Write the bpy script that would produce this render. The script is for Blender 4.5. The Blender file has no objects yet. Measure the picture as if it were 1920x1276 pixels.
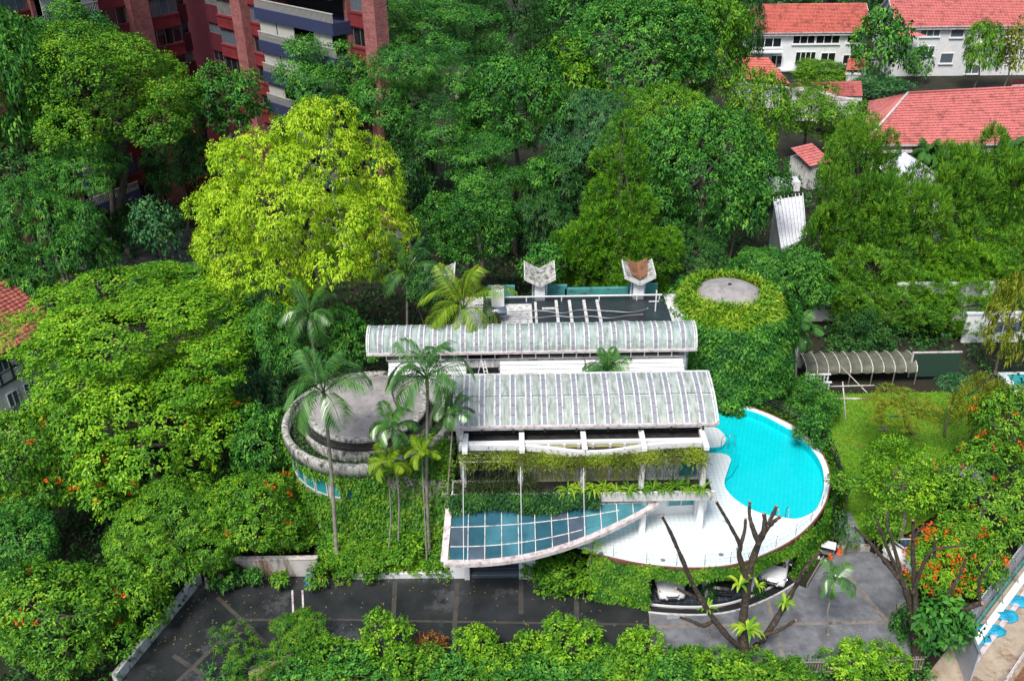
import bpy, bmesh, math, random
import numpy as np
from mathutils import Matrix, Vector

# ------------------------------------------------------------------ camera, sky, sun, exposure
SC = bpy.context.scene
COL = SC.collection
CAM_H, PITCH, ROLL, FPX = 44.0, math.radians(29.6), math.radians(-0.9), 1732.0
cam_data = bpy.data.cameras.new('camera')
cam_data.sensor_width = 36.0
cam_data.lens = 36.0 * FPX / 1920.0
cam_data.clip_start = 0.5
cam_data.clip_end = 3000.0
cam = bpy.data.objects.new('camera', cam_data)
COL.objects.link(cam)
CM = Matrix.Rotation(math.pi / 2 - PITCH, 3, 'X') @ Matrix.Rotation(ROLL, 3, 'Z')
cam.matrix_world = Matrix.Translation((0, 0, CAM_H)) @ CM.to_4x4()
SC.camera = cam

SUN_EL, SUN_AZ = math.radians(57), math.radians(-155)     # azimuth: direction the light comes from, clockwise from +Y
world = bpy.data.worlds.new('World')
SC.world = world
world.use_nodes = True
wn = world.node_tree
bg = wn.nodes['Background']
sky = wn.nodes.new('ShaderNodeTexSky')
sky.sky_type = 'NISHITA'
sky.sun_disc = False
sky.sun_elevation = SUN_EL
sky.sun_rotation = SUN_AZ
sky.air_density = 1.0
sky.dust_density = 3.0
sky.ozone_density = 1.0
wn.links.new(sky.outputs[0], bg.inputs[0])
bg.inputs[1].default_value = 0.055
sl = bpy.data.lights.new('sun', 'SUN')
sl.energy = 1.5
sl.angle = math.radians(18)
sl.color = (1.0, 0.96, 0.9)
sun = bpy.data.objects.new('sun', sl)
COL.objects.link(sun)
sdir = Vector((math.sin(SUN_AZ) * math.cos(SUN_EL), math.cos(SUN_AZ) * math.cos(SUN_EL), math.sin(SUN_EL)))
sun.rotation_euler = (-sdir).to_track_quat('-Z', 'Y').to_euler()
sun.location = (0, 0, 120)
SC.view_settings.view_transform = 'Standard'
SC.view_settings.look = 'None'
SC.view_settings.exposure = 1.42
SC.view_settings.gamma = 1.0
SC.view_settings.use_curve_mapping = False
cy = SC.cycles
cy.max_bounces = 6
cy.diffuse_bounces = 2
cy.glossy_bounces = 2
cy.transmission_bounces = 4
cy.transparent_max_bounces = 8
cy.use_denoising = True
cy.caustics_reflective = False
cy.caustics_refractive = False

# ------------------------------------------------------------------ measuring helpers (survey of the site: sight line -> metres)
def ray(u, v):
    return CM @ Vector(((u - 960) / FPX, -(v - 638) / FPX, -1.0))
def P(u, v, z=0.0):                      # where a sight line meets height z
    d = ray(u, v); t = (z - CAM_H) / d.z
    return Vector((d.x * t, d.y * t, z))
def A(u, v, Y):                          # where a sight line meets distance Y
    d = ray(u, v); t = Y / d.y
    return Vector((d.x * t, Y, CAM_H + d.z * t))
def mpp(p):                              # metres per survey unit at point p
    q = CM.transposed() @ (Vector(p) - Vector((0, 0, CAM_H)))
    return -q.z / FPX

# ------------------------------------------------------------------ objects
def tag(o, label=None, cat=None, group=None, kind=None):
    if label: o['label'] = label
    if cat: o['category'] = cat
    if group: o['group'] = group
    if kind: o['kind'] = kind
    return o
def thing(name, loc, label, cat, group=None, rz=0.0):
    o = bpy.data.objects.new(name, None)
    o.empty_display_size = 0.3
    COL.objects.link(o)
    o.location = loc; o.rotation_euler = (0, 0, rz)
    return tag(o, label, cat, group)
def put(name, me, mat=None, parent=None, loc=None, rot=None, scale=None):
    o = bpy.data.objects.new(name, me)
    COL.objects.link(o)
    if mat is not None and len(me.materials) == 0: me.materials.append(mat)
    if parent: o.parent = parent
    if loc is not None: o.location = loc
    if rot is not None: o.rotation_euler = rot
    if scale is not None: o.scale = scale
    return o
def copy_tree(o, parent=None):
    c = o.copy(); COL.objects.link(c)
    if parent: c.parent = parent
    for ch in list(o.children): copy_tree(ch, c)
    return c
def base_of(o):
    p = Vector((0, 0, 0))
    while o: p += o.location; o = o.parent
    return p

class MB:
    """collects shapes, builds them as one mesh object"""
    def __init__(s): s.v = []; s.f = []
    def add(s, vs, fs):
        n = len(s.v); s.v += [tuple(p) for p in vs]; s.f += [tuple(i + n for i in f) for f in fs]; return s
    def box(s, c, d, rz=0.0, bev=0.0):
        x, y, z = d[0] / 2, d[1] / 2, d[2] / 2
        ca, sa = math.cos(rz), math.sin(rz)
        vs = []
        if bev <= 0:
            for k in (-z, z):
                for i, j in ((-x, -y), (x, -y), (x, y), (-x, y)):
                    vs.append((c[0] + i * ca - j * sa, c[1] + i * sa + j * ca, c[2] + k))
            return s.add(vs, [(3, 2, 1, 0), (4, 5, 6, 7), (0, 1, 5, 4), (1, 2, 6, 5), (2, 3, 7, 6), (3, 0, 4, 7)])
        b = min(bev, x * .9, y * .9, z * .9)
        for k, q in ((-z, b), (-z + b, 0), (z - b, 0), (z, b)):
            X, Y = x - q, y - q
            for i, j in ((-X + b, -Y), (X - b, -Y), (X, -Y + b), (X, Y - b), (X - b, Y), (-X + b, Y), (-X, Y - b), (-X, -Y + b)):
                vs.append((c[0] + i * ca - j * sa, c[1] + i * sa + j * ca, c[2] + k))
        fs = [tuple(range(7, -1, -1)), tuple(range(24, 32))]
        for l in range(3):
            for i in range(8):
                a = l * 8 + i; bb = l * 8 + (i + 1) % 8
                fs.append((a, bb, bb + 8, a + 8))
        return s.add(vs, fs)
    def bar(s, p, q, w, h=None):
        """rectangular bar from p to q"""
        p, q = Vector(p), Vector(q); h = h or w
        d = (q - p).normalized()
        up = Vector((0, 0, 1)) if abs(d.z) < .95 else Vector((0, 1, 0))
        a = d.cross(up).normalized() * (w / 2); b = a.cross(d).normalized() * (h / 2)
        vs = [p - a - b, p + a - b, p + a + b, p - a + b, q - a - b, q + a - b, q + a + b, q - a + b]
        return s.add(vs, [(3, 2, 1, 0), (4, 5, 6, 7), (0, 1, 5, 4), (1, 2, 6, 5), (2, 3, 7, 6), (3, 0, 4, 7)])
    def tube(s, pts, r, n=8, cap=True):
        pts = [Vector(p) for p in pts]; m = len(pts)
        rs = r if isinstance(r, (list, tuple)) else [r] * m
        vs = []; fs = []
        ref = Vector((.31, .17, .93))
        for i, p in enumerate(pts):
            d = (pts[min(i + 1, m - 1)] - pts[max(i - 1, 0)])
            d = d.normalized() if d.length > 1e-9 else Vector((0, 0, 1))
            if abs(d.dot(ref)) > .97: ref = Vector((.93, .2, .1))
            a = d.cross(ref).normalized(); b = d.cross(a).normalized()
            for k in range(n):
                t = 2 * math.pi * k / n
                vs.append(p + (a * math.cos(t) + b * math.sin(t)) * rs[i])
        for i in range(m - 1):
            for k in range(n):
                j = (k + 1) % n
                fs.append((i * n + k, i * n + j, (i + 1) * n + j, (i + 1) * n + k))
        if cap: fs += [tuple(range(n)), tuple(range((m - 1) * n + n - 1, (m - 1) * n - 1, -1))]
        return s.add(vs, fs)
    def prism(s, poly, z0, z1):
        n = len(poly)
        vs = [(p[0], p[1], z0) for p in poly] + [(p[0], p[1], z1) for p in poly]
        fs = [tuple(range(n - 1, -1, -1)), tuple(range(n, 2 * n))]
        fs += [(i, (i + 1) % n, n + (i + 1) % n, n + i) for i in range(n)]
        return s.add(vs, fs)
    def strip(s, a, b):
        """wall of quads between two point rows"""
        n = len(a)
        return s.add(list(a) + list(b), [(i, i + 1, n + i + 1, n + i) for i in range(n - 1)])
    def lathe(s, prof, c=(0, 0, 0), n=32, a0=0.0, a1=2 * math.pi):
        full = abs(a1 - a0 - 2 * math.pi) < 1e-6
        m = n if full else n + 1
        vs = []; fs = []
        for (r, z) in prof:
            for k in range(m):
                t = a0 + (a1 - a0) * k / n
                vs.append((c[0] + r * math.cos(t), c[1] + r * math.sin(t), c[2] + z))
        for i in range(len(prof) - 1):
            for k in range(n):
                j = (k + 1) % m
                fs.append((i * m + k, i * m + j, (i + 1) * m + j, (i + 1) * m + k))
        return s.add(vs, fs)
    def mesh(s, name, off=None, smooth=False):
        me = bpy.data.meshes.new(name)
        vs = s.v if off is None else [(p[0] - off[0], p[1] - off[1], p[2] - off[2]) for p in s.v]
        me.from_pydata(vs, [], s.f)
        if smooth: me.polygons.foreach_set('use_smooth', [True] * len(me.polygons))
        me.update()
        return me
    def build(s, name, mat, parent=None, world=True, smooth=False):
        """world=True: coordinates are site metres (parents carry no rotation then)"""
        off = base_of(parent) if (parent and world) else None
        return put(name, s.mesh(name, off, smooth), mat, parent)

def fix_normals(o):
    bm = bmesh.new(); bm.from_mesh(o.data)
    bmesh.ops.recalc_face_normals(bm, faces=bm.faces)
    bm.to_mesh(o.data); bm.free(); return o
def spline(pts, k=8, closed=False):
    out = []; n = len(pts); pts = [Vector(p) for p in pts]
    for i in range(n if closed else n - 1):
        g = (lambda j: pts[j % n]) if closed else (lambda j: pts[max(0, min(n - 1, j))])
        p0, p1, p2, p3 = g(i - 1), g(i), g(i + 1), g(i + 2)
        for j in range(k):
            t = j / k
            out.append(.5 * ((2 * p1) + (p2 - p0) * t + (2 * p0 - 5 * p1 + 4 * p2 - p3) * t * t + (3 * p1 - p0 - 3 * p2 + p3) * t ** 3))
    if not closed: out.append(pts[-1])
    return out
def sheet(name, outer, z, mat, holes=(), parent=None):
    """flat polygon with holes"""
    bm = bmesh.new(); es = []
    for loop in [outer] + list(holes):
        vs = [bm.verts.new((p[0], p[1], z)) for p in loop]
        es += [bm.edges.new((vs[i], vs[(i + 1) % len(vs)])) for i in range(len(vs))]
    bmesh.ops.triangle_fill(bm, edges=es, use_beauty=True)
    for f in bm.faces:
        f.normal_update()
        if f.normal.z < 0: f.normal_flip()
    me = bpy.data.meshes.new(name)
    if parent:
        b = base_of(parent); bmesh.ops.translate(bm, verts=bm.verts, vec=-b)
    bm.to_mesh(me); bm.free()
    return put(name, me, mat, parent)

# ------------------------------------------------------------------ materials
MATS = {}
def _nodes(name):
    m = bpy.data.materials.new(name); m.use_nodes = True
    nt = m.node_tree
    return m, nt, nt.nodes['Principled BSDF'], nt.nodes['Material Output']
def N(nt, t, **kw):
    n = nt.nodes.new(t)
    for k, v in kw.items():
        if k.startswith('i_'): n.inputs[k[2:].replace('_', ' ')].default_value = v
        else: setattr(n, k, v)
    return n
def c4(c): return (c[0], c[1], c[2], 1.0)
def mixc(nt, fac, a, b, mode='MIX'):
    n = nt.nodes.new('ShaderNodeMix'); n.data_type = 'RGBA'; n.blend_type = mode
    for sock, val in ((n.inputs[0], fac), (n.inputs[6], a), (n.inputs[7], b)):
        if hasattr(val, 'is_linked'): nt.links.new(val, sock)
        elif isinstance(val, (int, float)): sock.default_value = val
        else: sock.default_value = c4(val)
    return n.outputs[2]
def ramp(nt, src, p0, p1, c0=(0, 0, 0), c1=(1, 1, 1)):
    n = nt.nodes.new('ShaderNodeValToRGB')
    e = n.color_ramp.elements
    e[0].position, e[1].position = p0, p1
    e[0].color, e[1].color = c4(c0), c4(c1)
    nt.links.new(src, n.inputs[0]); return n.outputs[0]
def noise(nt, scale, detail=4.0, rough=.6, stretch=None):
    g = nt.nodes.new('ShaderNodeNewGeometry'); n = nt.nodes.new('ShaderNodeTexNoise')
    n.inputs['Scale'].default_value = scale; n.inputs['Detail'].default_value = detail; n.inputs['Roughness'].default_value = rough
    if stretch:
        mp = nt.nodes.new('ShaderNodeMapping'); mp.inputs['Scale'].default_value = stretch
        nt.links.new(g.outputs['Position'], mp.inputs[0]); nt.links.new(mp.outputs[0], n.inputs['Vector'])
    else: nt.links.new(g.outputs['Position'], n.inputs['Vector'])
    return n.outputs['Fac']
def worn(name, c1, c2, scale=1.0, stain=None, s_scale=.6, s_lo=.52, s_hi=.68, rough=.75, bump=.15, streak=None, spec=.4, metal=0.0, fine=14.0):
    """painted / mineral surface: two tones of noise, an optional stain colour and fine relief"""
    m, nt, b, out = _nodes(name)
    col = mixc(nt, ramp(nt, noise(nt, scale), .35, .65), c1, c2)
    if stain is not None:
        col = mixc(nt, ramp(nt, noise(nt, s_scale, 6, .7, streak), s_lo, s_hi), col, stain)
    nt.links.new(col, b.inputs['Base Color'])
    b.inputs['Roughness'].default_value = rough
    b.inputs['Specular IOR Level'].default_value = spec
    b.inputs['Metallic'].default_value = metal
    if bump > 0:
        bp = nt.nodes.new('ShaderNodeBump'); bp.inputs['Strength'].default_value = bump; bp.inputs['Distance'].default_value = .05
        nt.links.new(noise(nt, fine, 5, .65), bp.inputs['Height']); nt.links.new(bp.outputs[0], b.inputs['Normal'])
    MATS[name] = m; return m
def plain(name, c, rough=.5, metal=0.0, spec=.5, coat=0.0):
    m, nt, b, out = _nodes(name)
    b.inputs['Base Color'].default_value = c4(c); b.inputs['Roughness'].default_value = rough
    b.inputs['Metallic'].default_value = metal; b.inputs['Specular IOR Level'].default_value = spec
    b.inputs['Coat Weight'].default_value = coat
    col = mixc(nt, ramp(nt, noise(nt, 2.3), .3, .7), [x * .88 for x in c], c); nt.links.new(col, b.inputs['Base Color'])
    MATS[name] = m; return m
def clear(name, tint, refl=1.0, rough=.03, dirt=None, dirt_amt=.25, bump=0.0, bscale=1.0):
    """see-through sheet: tinted transparency, mirror by Fresnel, optional film of dirt"""
    m, nt, b, out = _nodes(name); nt.nodes.remove(b)
    t = N(nt, 'ShaderNodeBsdfTransparent'); t.inputs[0].default_value = c4(tint)
    g = N(nt, 'ShaderNodeBsdfGlossy'); g.inputs['Roughness'].default_value = rough
    fr = N(nt, 'ShaderNodeFresnel'); fr.inputs[0].default_value = 1.5
    mx = N(nt, 'ShaderNodeMixShader')
    nt.links.new(fr.outputs[0], mx.inputs[0]); nt.links.new(t.outputs[0], mx.inputs[1]); nt.links.new(g.outputs[0], mx.inputs[2])
    res = mx.outputs[0]
    if bump > 0:
        bp = N(nt, 'ShaderNodeBump'); bp.inputs['Strength'].default_value = bump; bp.inputs['Distance'].default_value = .05
        nt.links.new(noise(nt, bscale, 3), bp.inputs['Height'])
        nt.links.new(bp.outputs[0], g.inputs['Normal']); nt.links.new(bp.outputs[0], fr.inputs['Normal'])
    if dirt is not None:
        d = N(nt, 'ShaderNodeBsdfDiffuse'); d.inputs[0].default_value = c4(dirt)
        m2 = N(nt, 'ShaderNodeMixShader')
        fac = N(nt, 'ShaderNodeMath', operation='MULTIPLY'); fac.inputs[1].default_value = dirt_amt
        nt.links.new(ramp(nt, noise(nt, .7, 6), .3, .7, (.5, .5, .5)), fac.inputs[0])
        nt.links.new(fac.outputs[0], m2.inputs[0]); nt.links.new(res, m2.inputs[1]); nt.links.new(d.outputs[0], m2.inputs[2])
        res = m2.outputs[0]
    nt.links.new(res, out.inputs[0]); MATS[name] = m; return m
def leafy(name, cols, trans=.15, rough=.55, spec=.22):
    """foliage: colour by each leaf's own stored value (leaf age at random; in crowns also raised on upward-facing sprays), some light passing through"""
    m, nt, b, out = _nodes(name)
    at = N(nt, 'ShaderNodeAttribute', attribute_name='leaf')
    r = nt.nodes.new('ShaderNodeValToRGB'); nt.links.new(at.outputs['Fac'], r.inputs[0])
    el = r.color_ramp.elements
    while len(el) < len(cols): el.new(.5)
    for i, c in enumerate(cols):
        el[i].position = i / (len(cols) - 1); el[i].color = c4(c)
    col = mixc(nt, ramp(nt, noise(nt, .55, 2), .3, .72), r.outputs[0], (1.25, 1.15, .8), 'MULTIPLY')
    nt.links.new(col, b.inputs['Base Color'])
    b.inputs['Roughness'].default_value = rough; b.inputs['Specular IOR Level'].default_value = spec
    tr = N(nt, 'ShaderNodeBsdfTranslucent'); nt.links.new(col, tr.inputs[0])
    mx = N(nt, 'ShaderNodeMixShader'); mx.inputs[0].default_value = trans
    nt.links.new(b.outputs[0], mx.inputs[1]); nt.links.new(tr.outputs[0], mx.inputs[2]); nt.links.new(mx.outputs[0], out.inputs[0])
    MATS[name] = m; return m

# ------------------------------------------------------------------ foliage
def quads(name, V, val, mat, parent=None, off=None):
    """V: (n,4,3) leaf corners, val: (n,) stored per leaf"""
    V = np.asarray(V, np.float32)
    if off is not None: V = V - np.array(off, np.float32)
    n = len(V)
    me = bpy.data.meshes.new(name)
    me.vertices.add(n * 4); me.loops.add(n * 4); me.polygons.add(n)
    me.vertices.foreach_set('co', V.reshape(-1))
    me.loops.foreach_set('vertex_index', np.arange(n * 4, dtype=np.int32))
    me.polygons.foreach_set('loop_start', np.arange(0, n * 4, 4, dtype=np.int32))
    me.polygons.foreach_set('loop_total', np.full(n, 4, np.int32))
    a = me.attributes.new('leaf', 'FLOAT', 'FACE')
    a.data.foreach_set('value', np.clip(np.asarray(val, np.float32), 0, 1))
    me.update(calc_edges=True)
    return put(name, me, mat, parent)
def unit(a): return a / np.maximum(np.linalg.norm(a, axis=-1, keepdims=True), 1e-9)
def leafset(rng, c, nrm, per, spread, L, W, droop=.25, out=.5, cup=.12, jit=.35, hang=0.0):
    """sprays of leaves: c (n,3) centres, nrm (n,3) outward; per leaves each. returns V, cluster index"""
    n = len(c); k = n * per
    C = np.repeat(c, per, 0); Nn = np.repeat(nrm, per, 0)
    off = rng.normal(size=(k, 3)) * spread
    tang = rng.normal(size=(k, 3)); tang -= (tang * Nn).sum(1, keepdims=True) * Nn
    d = unit(unit(tang) + Nn * out * rng.uniform(.2, 1.6, (k, 1)) + np.array([0, 0, -hang]))
    nn = unit(Nn + rng.normal(size=(k, 3)) * jit + np.array([0, 0, .35]))
    s = unit(np.cross(d, nn)); nn = unit(np.cross(s, d))
    l = (L * rng.uniform(.65, 1.3, (k, 1))); w = (W * rng.uniform(.7, 1.25, (k, 1)))
    p = C + off
    m = p + d * l * .5 + nn * l * cup
    t = p + d * l - np.array([0, 0, 1.]) * l * droop
    V = np.stack([p, m + s * w * .5, t, m - s * w * .5], 1)
    return V, np.repeat(np.arange(n), per)
def lobes_points(rng, lob, rad, dens, squash=1.0, low=-.45):
    """points on the outside of a union of spheres -> centres, normals"""
    pts = []; nrm = []; lid = []
    for i, (c, r) in enumerate(zip(lob, rad)):
        k = max(6, int(4 * math.pi * r * r * dens * (.5 + .5 * squash)))
        d = unit(rng.normal(size=(k, 3)))
        d = d[d[:, 2] > low]
        ph = rng.uniform(0, 6.28, 6)          # tufts: the surface swells and sinks, sunken spots stay bare
        bumpy = (np.sin(d[:, 0] * 6.1 + ph[0]) * np.sin(d[:, 1] * 5.7 + ph[1]) + np.sin(d[:, 1] * 7.3 + ph[2]) * np.sin(d[:, 2] * 6.5 + ph[3]) + np.sin(d[:, 2] * 5.1 + ph[4]) * np.sin(d[:, 0] * 7.9 + ph[5])) / 1.5
        rr = r * (1 + rng.normal(size=(len(d), 1)) * .07 + .16 * bumpy[:, None])
        q = c + d * rr * np.array([1, 1, squash])
        keep = bumpy > -.55
        for j, (c2, r2) in enumerate(zip(lob, rad)):
            if j != i:
                e = (q - c2) / np.array([1, 1, squash])
                keep &= (e * e).sum(1) > (r2 * .97) ** 2
        pts.append(q[keep]); nrm.append(unit(d[keep] + np.array([0, 0, .35]))); lid.append(np.full(keep.sum(), i))
    return np.concatenate(pts), np.concatenate(nrm), np.concatenate(lid)
KIND = {
    # per, spread, length, width, droop, out, density, hang, squash, lobe share
    'broad':  dict(per=8, spread=.20, L=.46, W=.22, droop=.25, out=.5, dens=4.6, hang=.10, squash=.92, lobe=.36, jit=.4),
    'small':  dict(per=9, spread=.22, L=.32, W=.17, droop=.15, out=.6, dens=5.4, hang=.0, squash=.85, lobe=.30, jit=.45),
    'hang':   dict(per=9, spread=.17, L=.46, W=.19, droop=.5, out=.8, dens=4.0, hang=.28, squash=.9, lobe=.24, jit=.35),
    'feather':dict(per=9, spread=.28, L=.50, W=.14, droop=.2, out=.35, dens=4.2, hang=.05, squash=.45, lobe=.34, jit=.3),
    'needle': dict(per=11, spread=.13, L=.54, W=.085, droop=-.08, out=1.5, dens=4.4, hang=-.22, squash=.85, lobe=.30, jit=.6),
    'mango':  dict(per=10, spread=.18, L=.48, W=.14, droop=.45, out=.6, dens=4.4, hang=.3, squash=.95, lobe=.36, jit=.35),
    'shrub':  dict(per=8, spread=.10, L=.24, W=.12, droop=.1, out=.7, dens=8.5, hang=.0, squash=.9, lobe=.42, jit=.45),
    'spiky':  dict(per=16, spread=.05, L=.62, W=.06, droop=.25, out=.9, dens=1.6, hang=-.2, squash=.9, lobe=.42, jit=.3),
}
def crown_lobes(rng, c, r, shape, share, nl=None):
    rx, ry, rz = r; lob = []; rad = []
    if shape == 'cone':
        tiers = 13
        for t in range(tiers):
            f = t / (tiers - 1); z = -rz + 2 * rz * f
            R = rx * (1 - f) ** .8 * .82
            k = max(1, int(8 * (1 - f) + 2))
            for a in range(k):
                th = 2 * math.pi * (a + rng.uniform(-.35, .35)) / k + t
                q = R * rng.uniform(.75, 1.12)
                lob.append((q * math.cos(th), q * math.sin(th), z + rng.uniform(-.06, .06) * rz)); rad.append(rx * share * (1.05 - .62 * f) * rng.uniform(.75, 1.15))
            lob.append((0, 0, z)); rad.append(rx * share * 1.1 * (1.02 - .75 * f))
    else:
        m = min(rx, ry, rz * 1.15)
        n = nl or int({'broad': 36, 'layer': 30}.get(shape, 36))
        k = 0
        while len(lob) < n and k < 2000:
            k += 1
            d = unit(rng.normal(size=3))
            if d[2] < -.55: continue
            if shape == 'layer':
                p = np.array([d[0] * rng.uniform(.35, .8), d[1] * rng.uniform(.35, .8), rng.uniform(-.8, .8)])
            else: p = d * rng.uniform(.48, .93)
            q = p * np.array([rx, ry, rz])
            if any(np.linalg.norm(q - np.array(o)) < m * share * .55 for o in lob): continue
            lob.append(tuple(q)); rad.append(m * share * rng.uniform(.55, 1.2) * (1.25 - .5 * np.linalg.norm(p)))
        lob.append((0, 0, 0)); rad.append(m * .5)
        lob.append((0, 0, -rz * .3)); rad.append(m * .5)
    return np.array(lob) + np.array(c), np.array(rad)
TREES = []
LEAVES = [0]
def crown(parent, name, c, r, kind, mat, seed, shape='broad', dens=1.0, size=1.0, low=-.45, nl=None):
    rng = np.random.default_rng(seed); K = KIND[kind]
    lob, rad = crown_lobes(rng, c, r, shape, K['lobe'], nl)
    p, n, lid = lobes_points(rng, lob, rad, K['dens'] * dens / size ** 1.6, K['squash'], low)
    # ragged: drop patches so that gaps open between sprays
    lv = rng.uniform(0, 1, len(lob))
    keep = rng.uniform(size=len(p)) < (.78 + .30 * np.sin(p[:, 0] * 1.9 + seed) * np.sin(p[:, 1] * 1.7) * np.sin(p[:, 2] * 2.1))
    p, n, lid = p[keep], n[keep], lid[keep]
    V, ci = leafset(rng, p, n, K['per'], K['spread'] * size, K['L'] * size, K['W'] * size, K['droop'], K['out'], .12, K['jit'], K['hang'])
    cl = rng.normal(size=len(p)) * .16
    val = .28 + .34 * lv[lid[ci]] + cl[ci] + rng.normal(size=len(ci)) * .10 + .12 * n[ci][:, 2]  # random tone, plus a lighter step where the spray faces up
    LEAVES[0] += len(V)
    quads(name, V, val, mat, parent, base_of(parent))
    return lob, rad, (p, n, rng)
def trunk(parent, base, top, r0, lob, mat, seed, limbs=7, name='trunk', bend=.06):
    rnd = random.Random(seed); b, t = Vector(base), Vector(top); h = (t - b).length
    m = MB()
    pts = [b.lerp(t, f) + Vector((rnd.uniform(-1, 1), rnd.uniform(-1, 1), 0)) * h * bend * (f * (1 - f) * 3) for f in (0, .08, .3, .55, .8, 1)]
    rs = [r0 * 1.35, r0 * 1.02, r0 * .88, r0 * .74, r0 * .58, r0 * .36]
    m.tube(pts, rs, 9)
    idx = list(range(len(lob))); rnd.shuffle(idx)
    for i in idx[:limbs]:
        q = Vector(lob[i]); f = rnd.uniform(.5, .92)
        s = b.lerp(t, f); mid = s.lerp(q, .55) + Vector((0, 0, -.06 * (q - s).length))
        m.tube([s, mid, q], [r0 * .46, r0 * .30, r0 * .10], 6, cap=False)
    return m.build(name, mat, parent, True, True)
def radii(u, v, Y, w, h):
    c = A(u, v, Y); s = mpp(c); rx = w / 2 * s
    dep = math.atan2(CAM_H - c.z, Y)
    e = (h / 2 * s) ** 2 - (rx * math.sin(dep)) ** 2
    rz = math.sqrt(max(e, (.35 * rx) ** 2)) / math.cos(dep)
    return c, rx, rz
PROTO = {}
RELS = (.030, .044, .066, .10, .16, .28)
KF = {'broad': 1.15, 'small': .85, 'hang': 1.1, 'mango': 1.05, 'feather': 1.05, 'needle': 1.15, 'shrub': 1.2, 'spiky': 2.2}
def proto(kind, shape, rel, var, nl, low, thin=False):
    """crown of radius 1 with leaves of relative length rel; shared by all trees of that kind"""
    key = (kind, shape, rel, var, nl, low, thin)
    if key in PROTO: return PROTO[key]
    rng = np.random.default_rng(abs(hash((kind, shape))) % 1 + int(rel * 1e4) * 7 + var * 131 + sum(map(ord, kind + shape)) * 17)
    K = KIND[kind]; L = rel; f = L / K['L']; W = K['W'] * f
    tall = 2.0 if shape == 'cone' else 1.0
    lob, rad = crown_lobes(rng, (0, 0, 0), (1, 1, tall), shape, K['lobe'], nl)
    dens = {'needle': 1.4 if shape == 'cone' else 1.8, 'spiky': .75, 'feather': 1.45, 'hang': 1.3, 'shrub': 1.6}.get(kind, 1.75) * (.6 if thin else 1.0) / (K['per'] * .5 * L * W)
    p, n, lid = lobes_points(rng, lob, rad, dens, K['squash'], low)
    lv = rng.uniform(0, 1, len(lob))
    w = 2.2 / max(.12, rad.mean() * 1.6)
    keep = rng.uniform(size=len(p)) < (.85 + .35 * np.sin(p[:, 0] * w * 1.9 + var) * np.sin(p[:, 1] * w * 1.7) * np.sin(p[:, 2] * w * 2.1))
    p, n, lid = p[keep], n[keep], lid[keep]
    V, ci = leafset(rng, p, n, K['per'], K['spread'] * f, L, W, K['droop'], K['out'], .12, K['jit'], K['hang'])
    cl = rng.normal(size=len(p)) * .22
    val = .30 + .30 * lv[lid[ci]] + cl[ci] + rng.normal(size=len(ci)) * .08 + .10 * n[ci][:, 2]  # last term lifts the leaf tone on upward-facing sprays
    LEAVES[0] += len(V)
    o = quads('crown', V, val, None); me = o.data; bpy.data.objects.remove(o); me.materials.append(None)
    PROTO[key] = (me, lob, p, n, tall); return PROTO[key]
def tree(name, label, u, v, Y, w, h, kind, mat, seed, cat='tree', group=None, shape='broad', dens=1.0, size=1.0, bark='bark', r0=None, limbs=7, blossom=0, depth=1.0, ground=0.0, low=-.45, base=None, nl=None, thin=False):
    c, rx, rz = radii(u, v, Y, w, h)
    rx *= .93; rz *= .95
    if c.z - rz < ground + .3 and shape != 'cone': rz = max(.5 * rx, min(rz, (c.z - ground) * .98 if c.z - ground > 1 else rz))
    b = Vector((c.x, c.y, ground)) if base is None else Vector(base)
    e = thing(name, b, label, cat, group)
    want = 12.4 * KF[kind] / w
    rel = min(RELS, key=lambda q: abs(math.log(q / want)))
    me, lob, p, n, tall = proto(kind, shape, rel, seed % (3 if rel > .05 else 2 if rel < .04 and kind in ('broad', 'small') or rel > .04 else 1), nl, low, thin)
    rng = np.random.default_rng(seed); az = rng.uniform(0, 2 * math.pi); ca, sa = math.cos(az), math.sin(az)
    sc = np.array([rx, rx * depth, rz / tall])
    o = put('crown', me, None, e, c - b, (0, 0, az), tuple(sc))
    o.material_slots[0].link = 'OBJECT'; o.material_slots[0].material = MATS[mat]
    R = np.array([[ca, -sa, 0], [sa, ca, 0], [0, 0, 1]])
    wl = (lob * sc) @ R.T + np.array(c)
    top = c + Vector((0, 0, rz * (.8 if shape == 'cone' else .35)))
    trunk(e, b, top, r0 or max(.08, min(.5, rx * .055)), wl, MATS[bark], seed, limbs)
    if blossom:
        up = np.where((n[:, 2] > .3) & ((p * p).sum(1) > .45))[0]
        ix = rng.choice(up, min(len(up), blossom), replace=False)
        q = (p[ix] * sc) @ R.T + np.array(c); nn = n[ix] @ R.T
        k = rng.integers(1, 4, len(q)); q = np.repeat(q, k, 0) + rng.normal(size=(k.sum(), 3)) * .22; nn = np.repeat(nn, k, 0)
        V, ci = leafset(rng, q + nn * .12, nn, 9, .09, .17, .12, -.1, 1.0, .3, .6, 0)
        o = quads('blossoms', V, rng.uniform(0, 1, len(V)), MATS['blossom'], e, base_of(e)); tag(o, kind='stuff')
    return e
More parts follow.
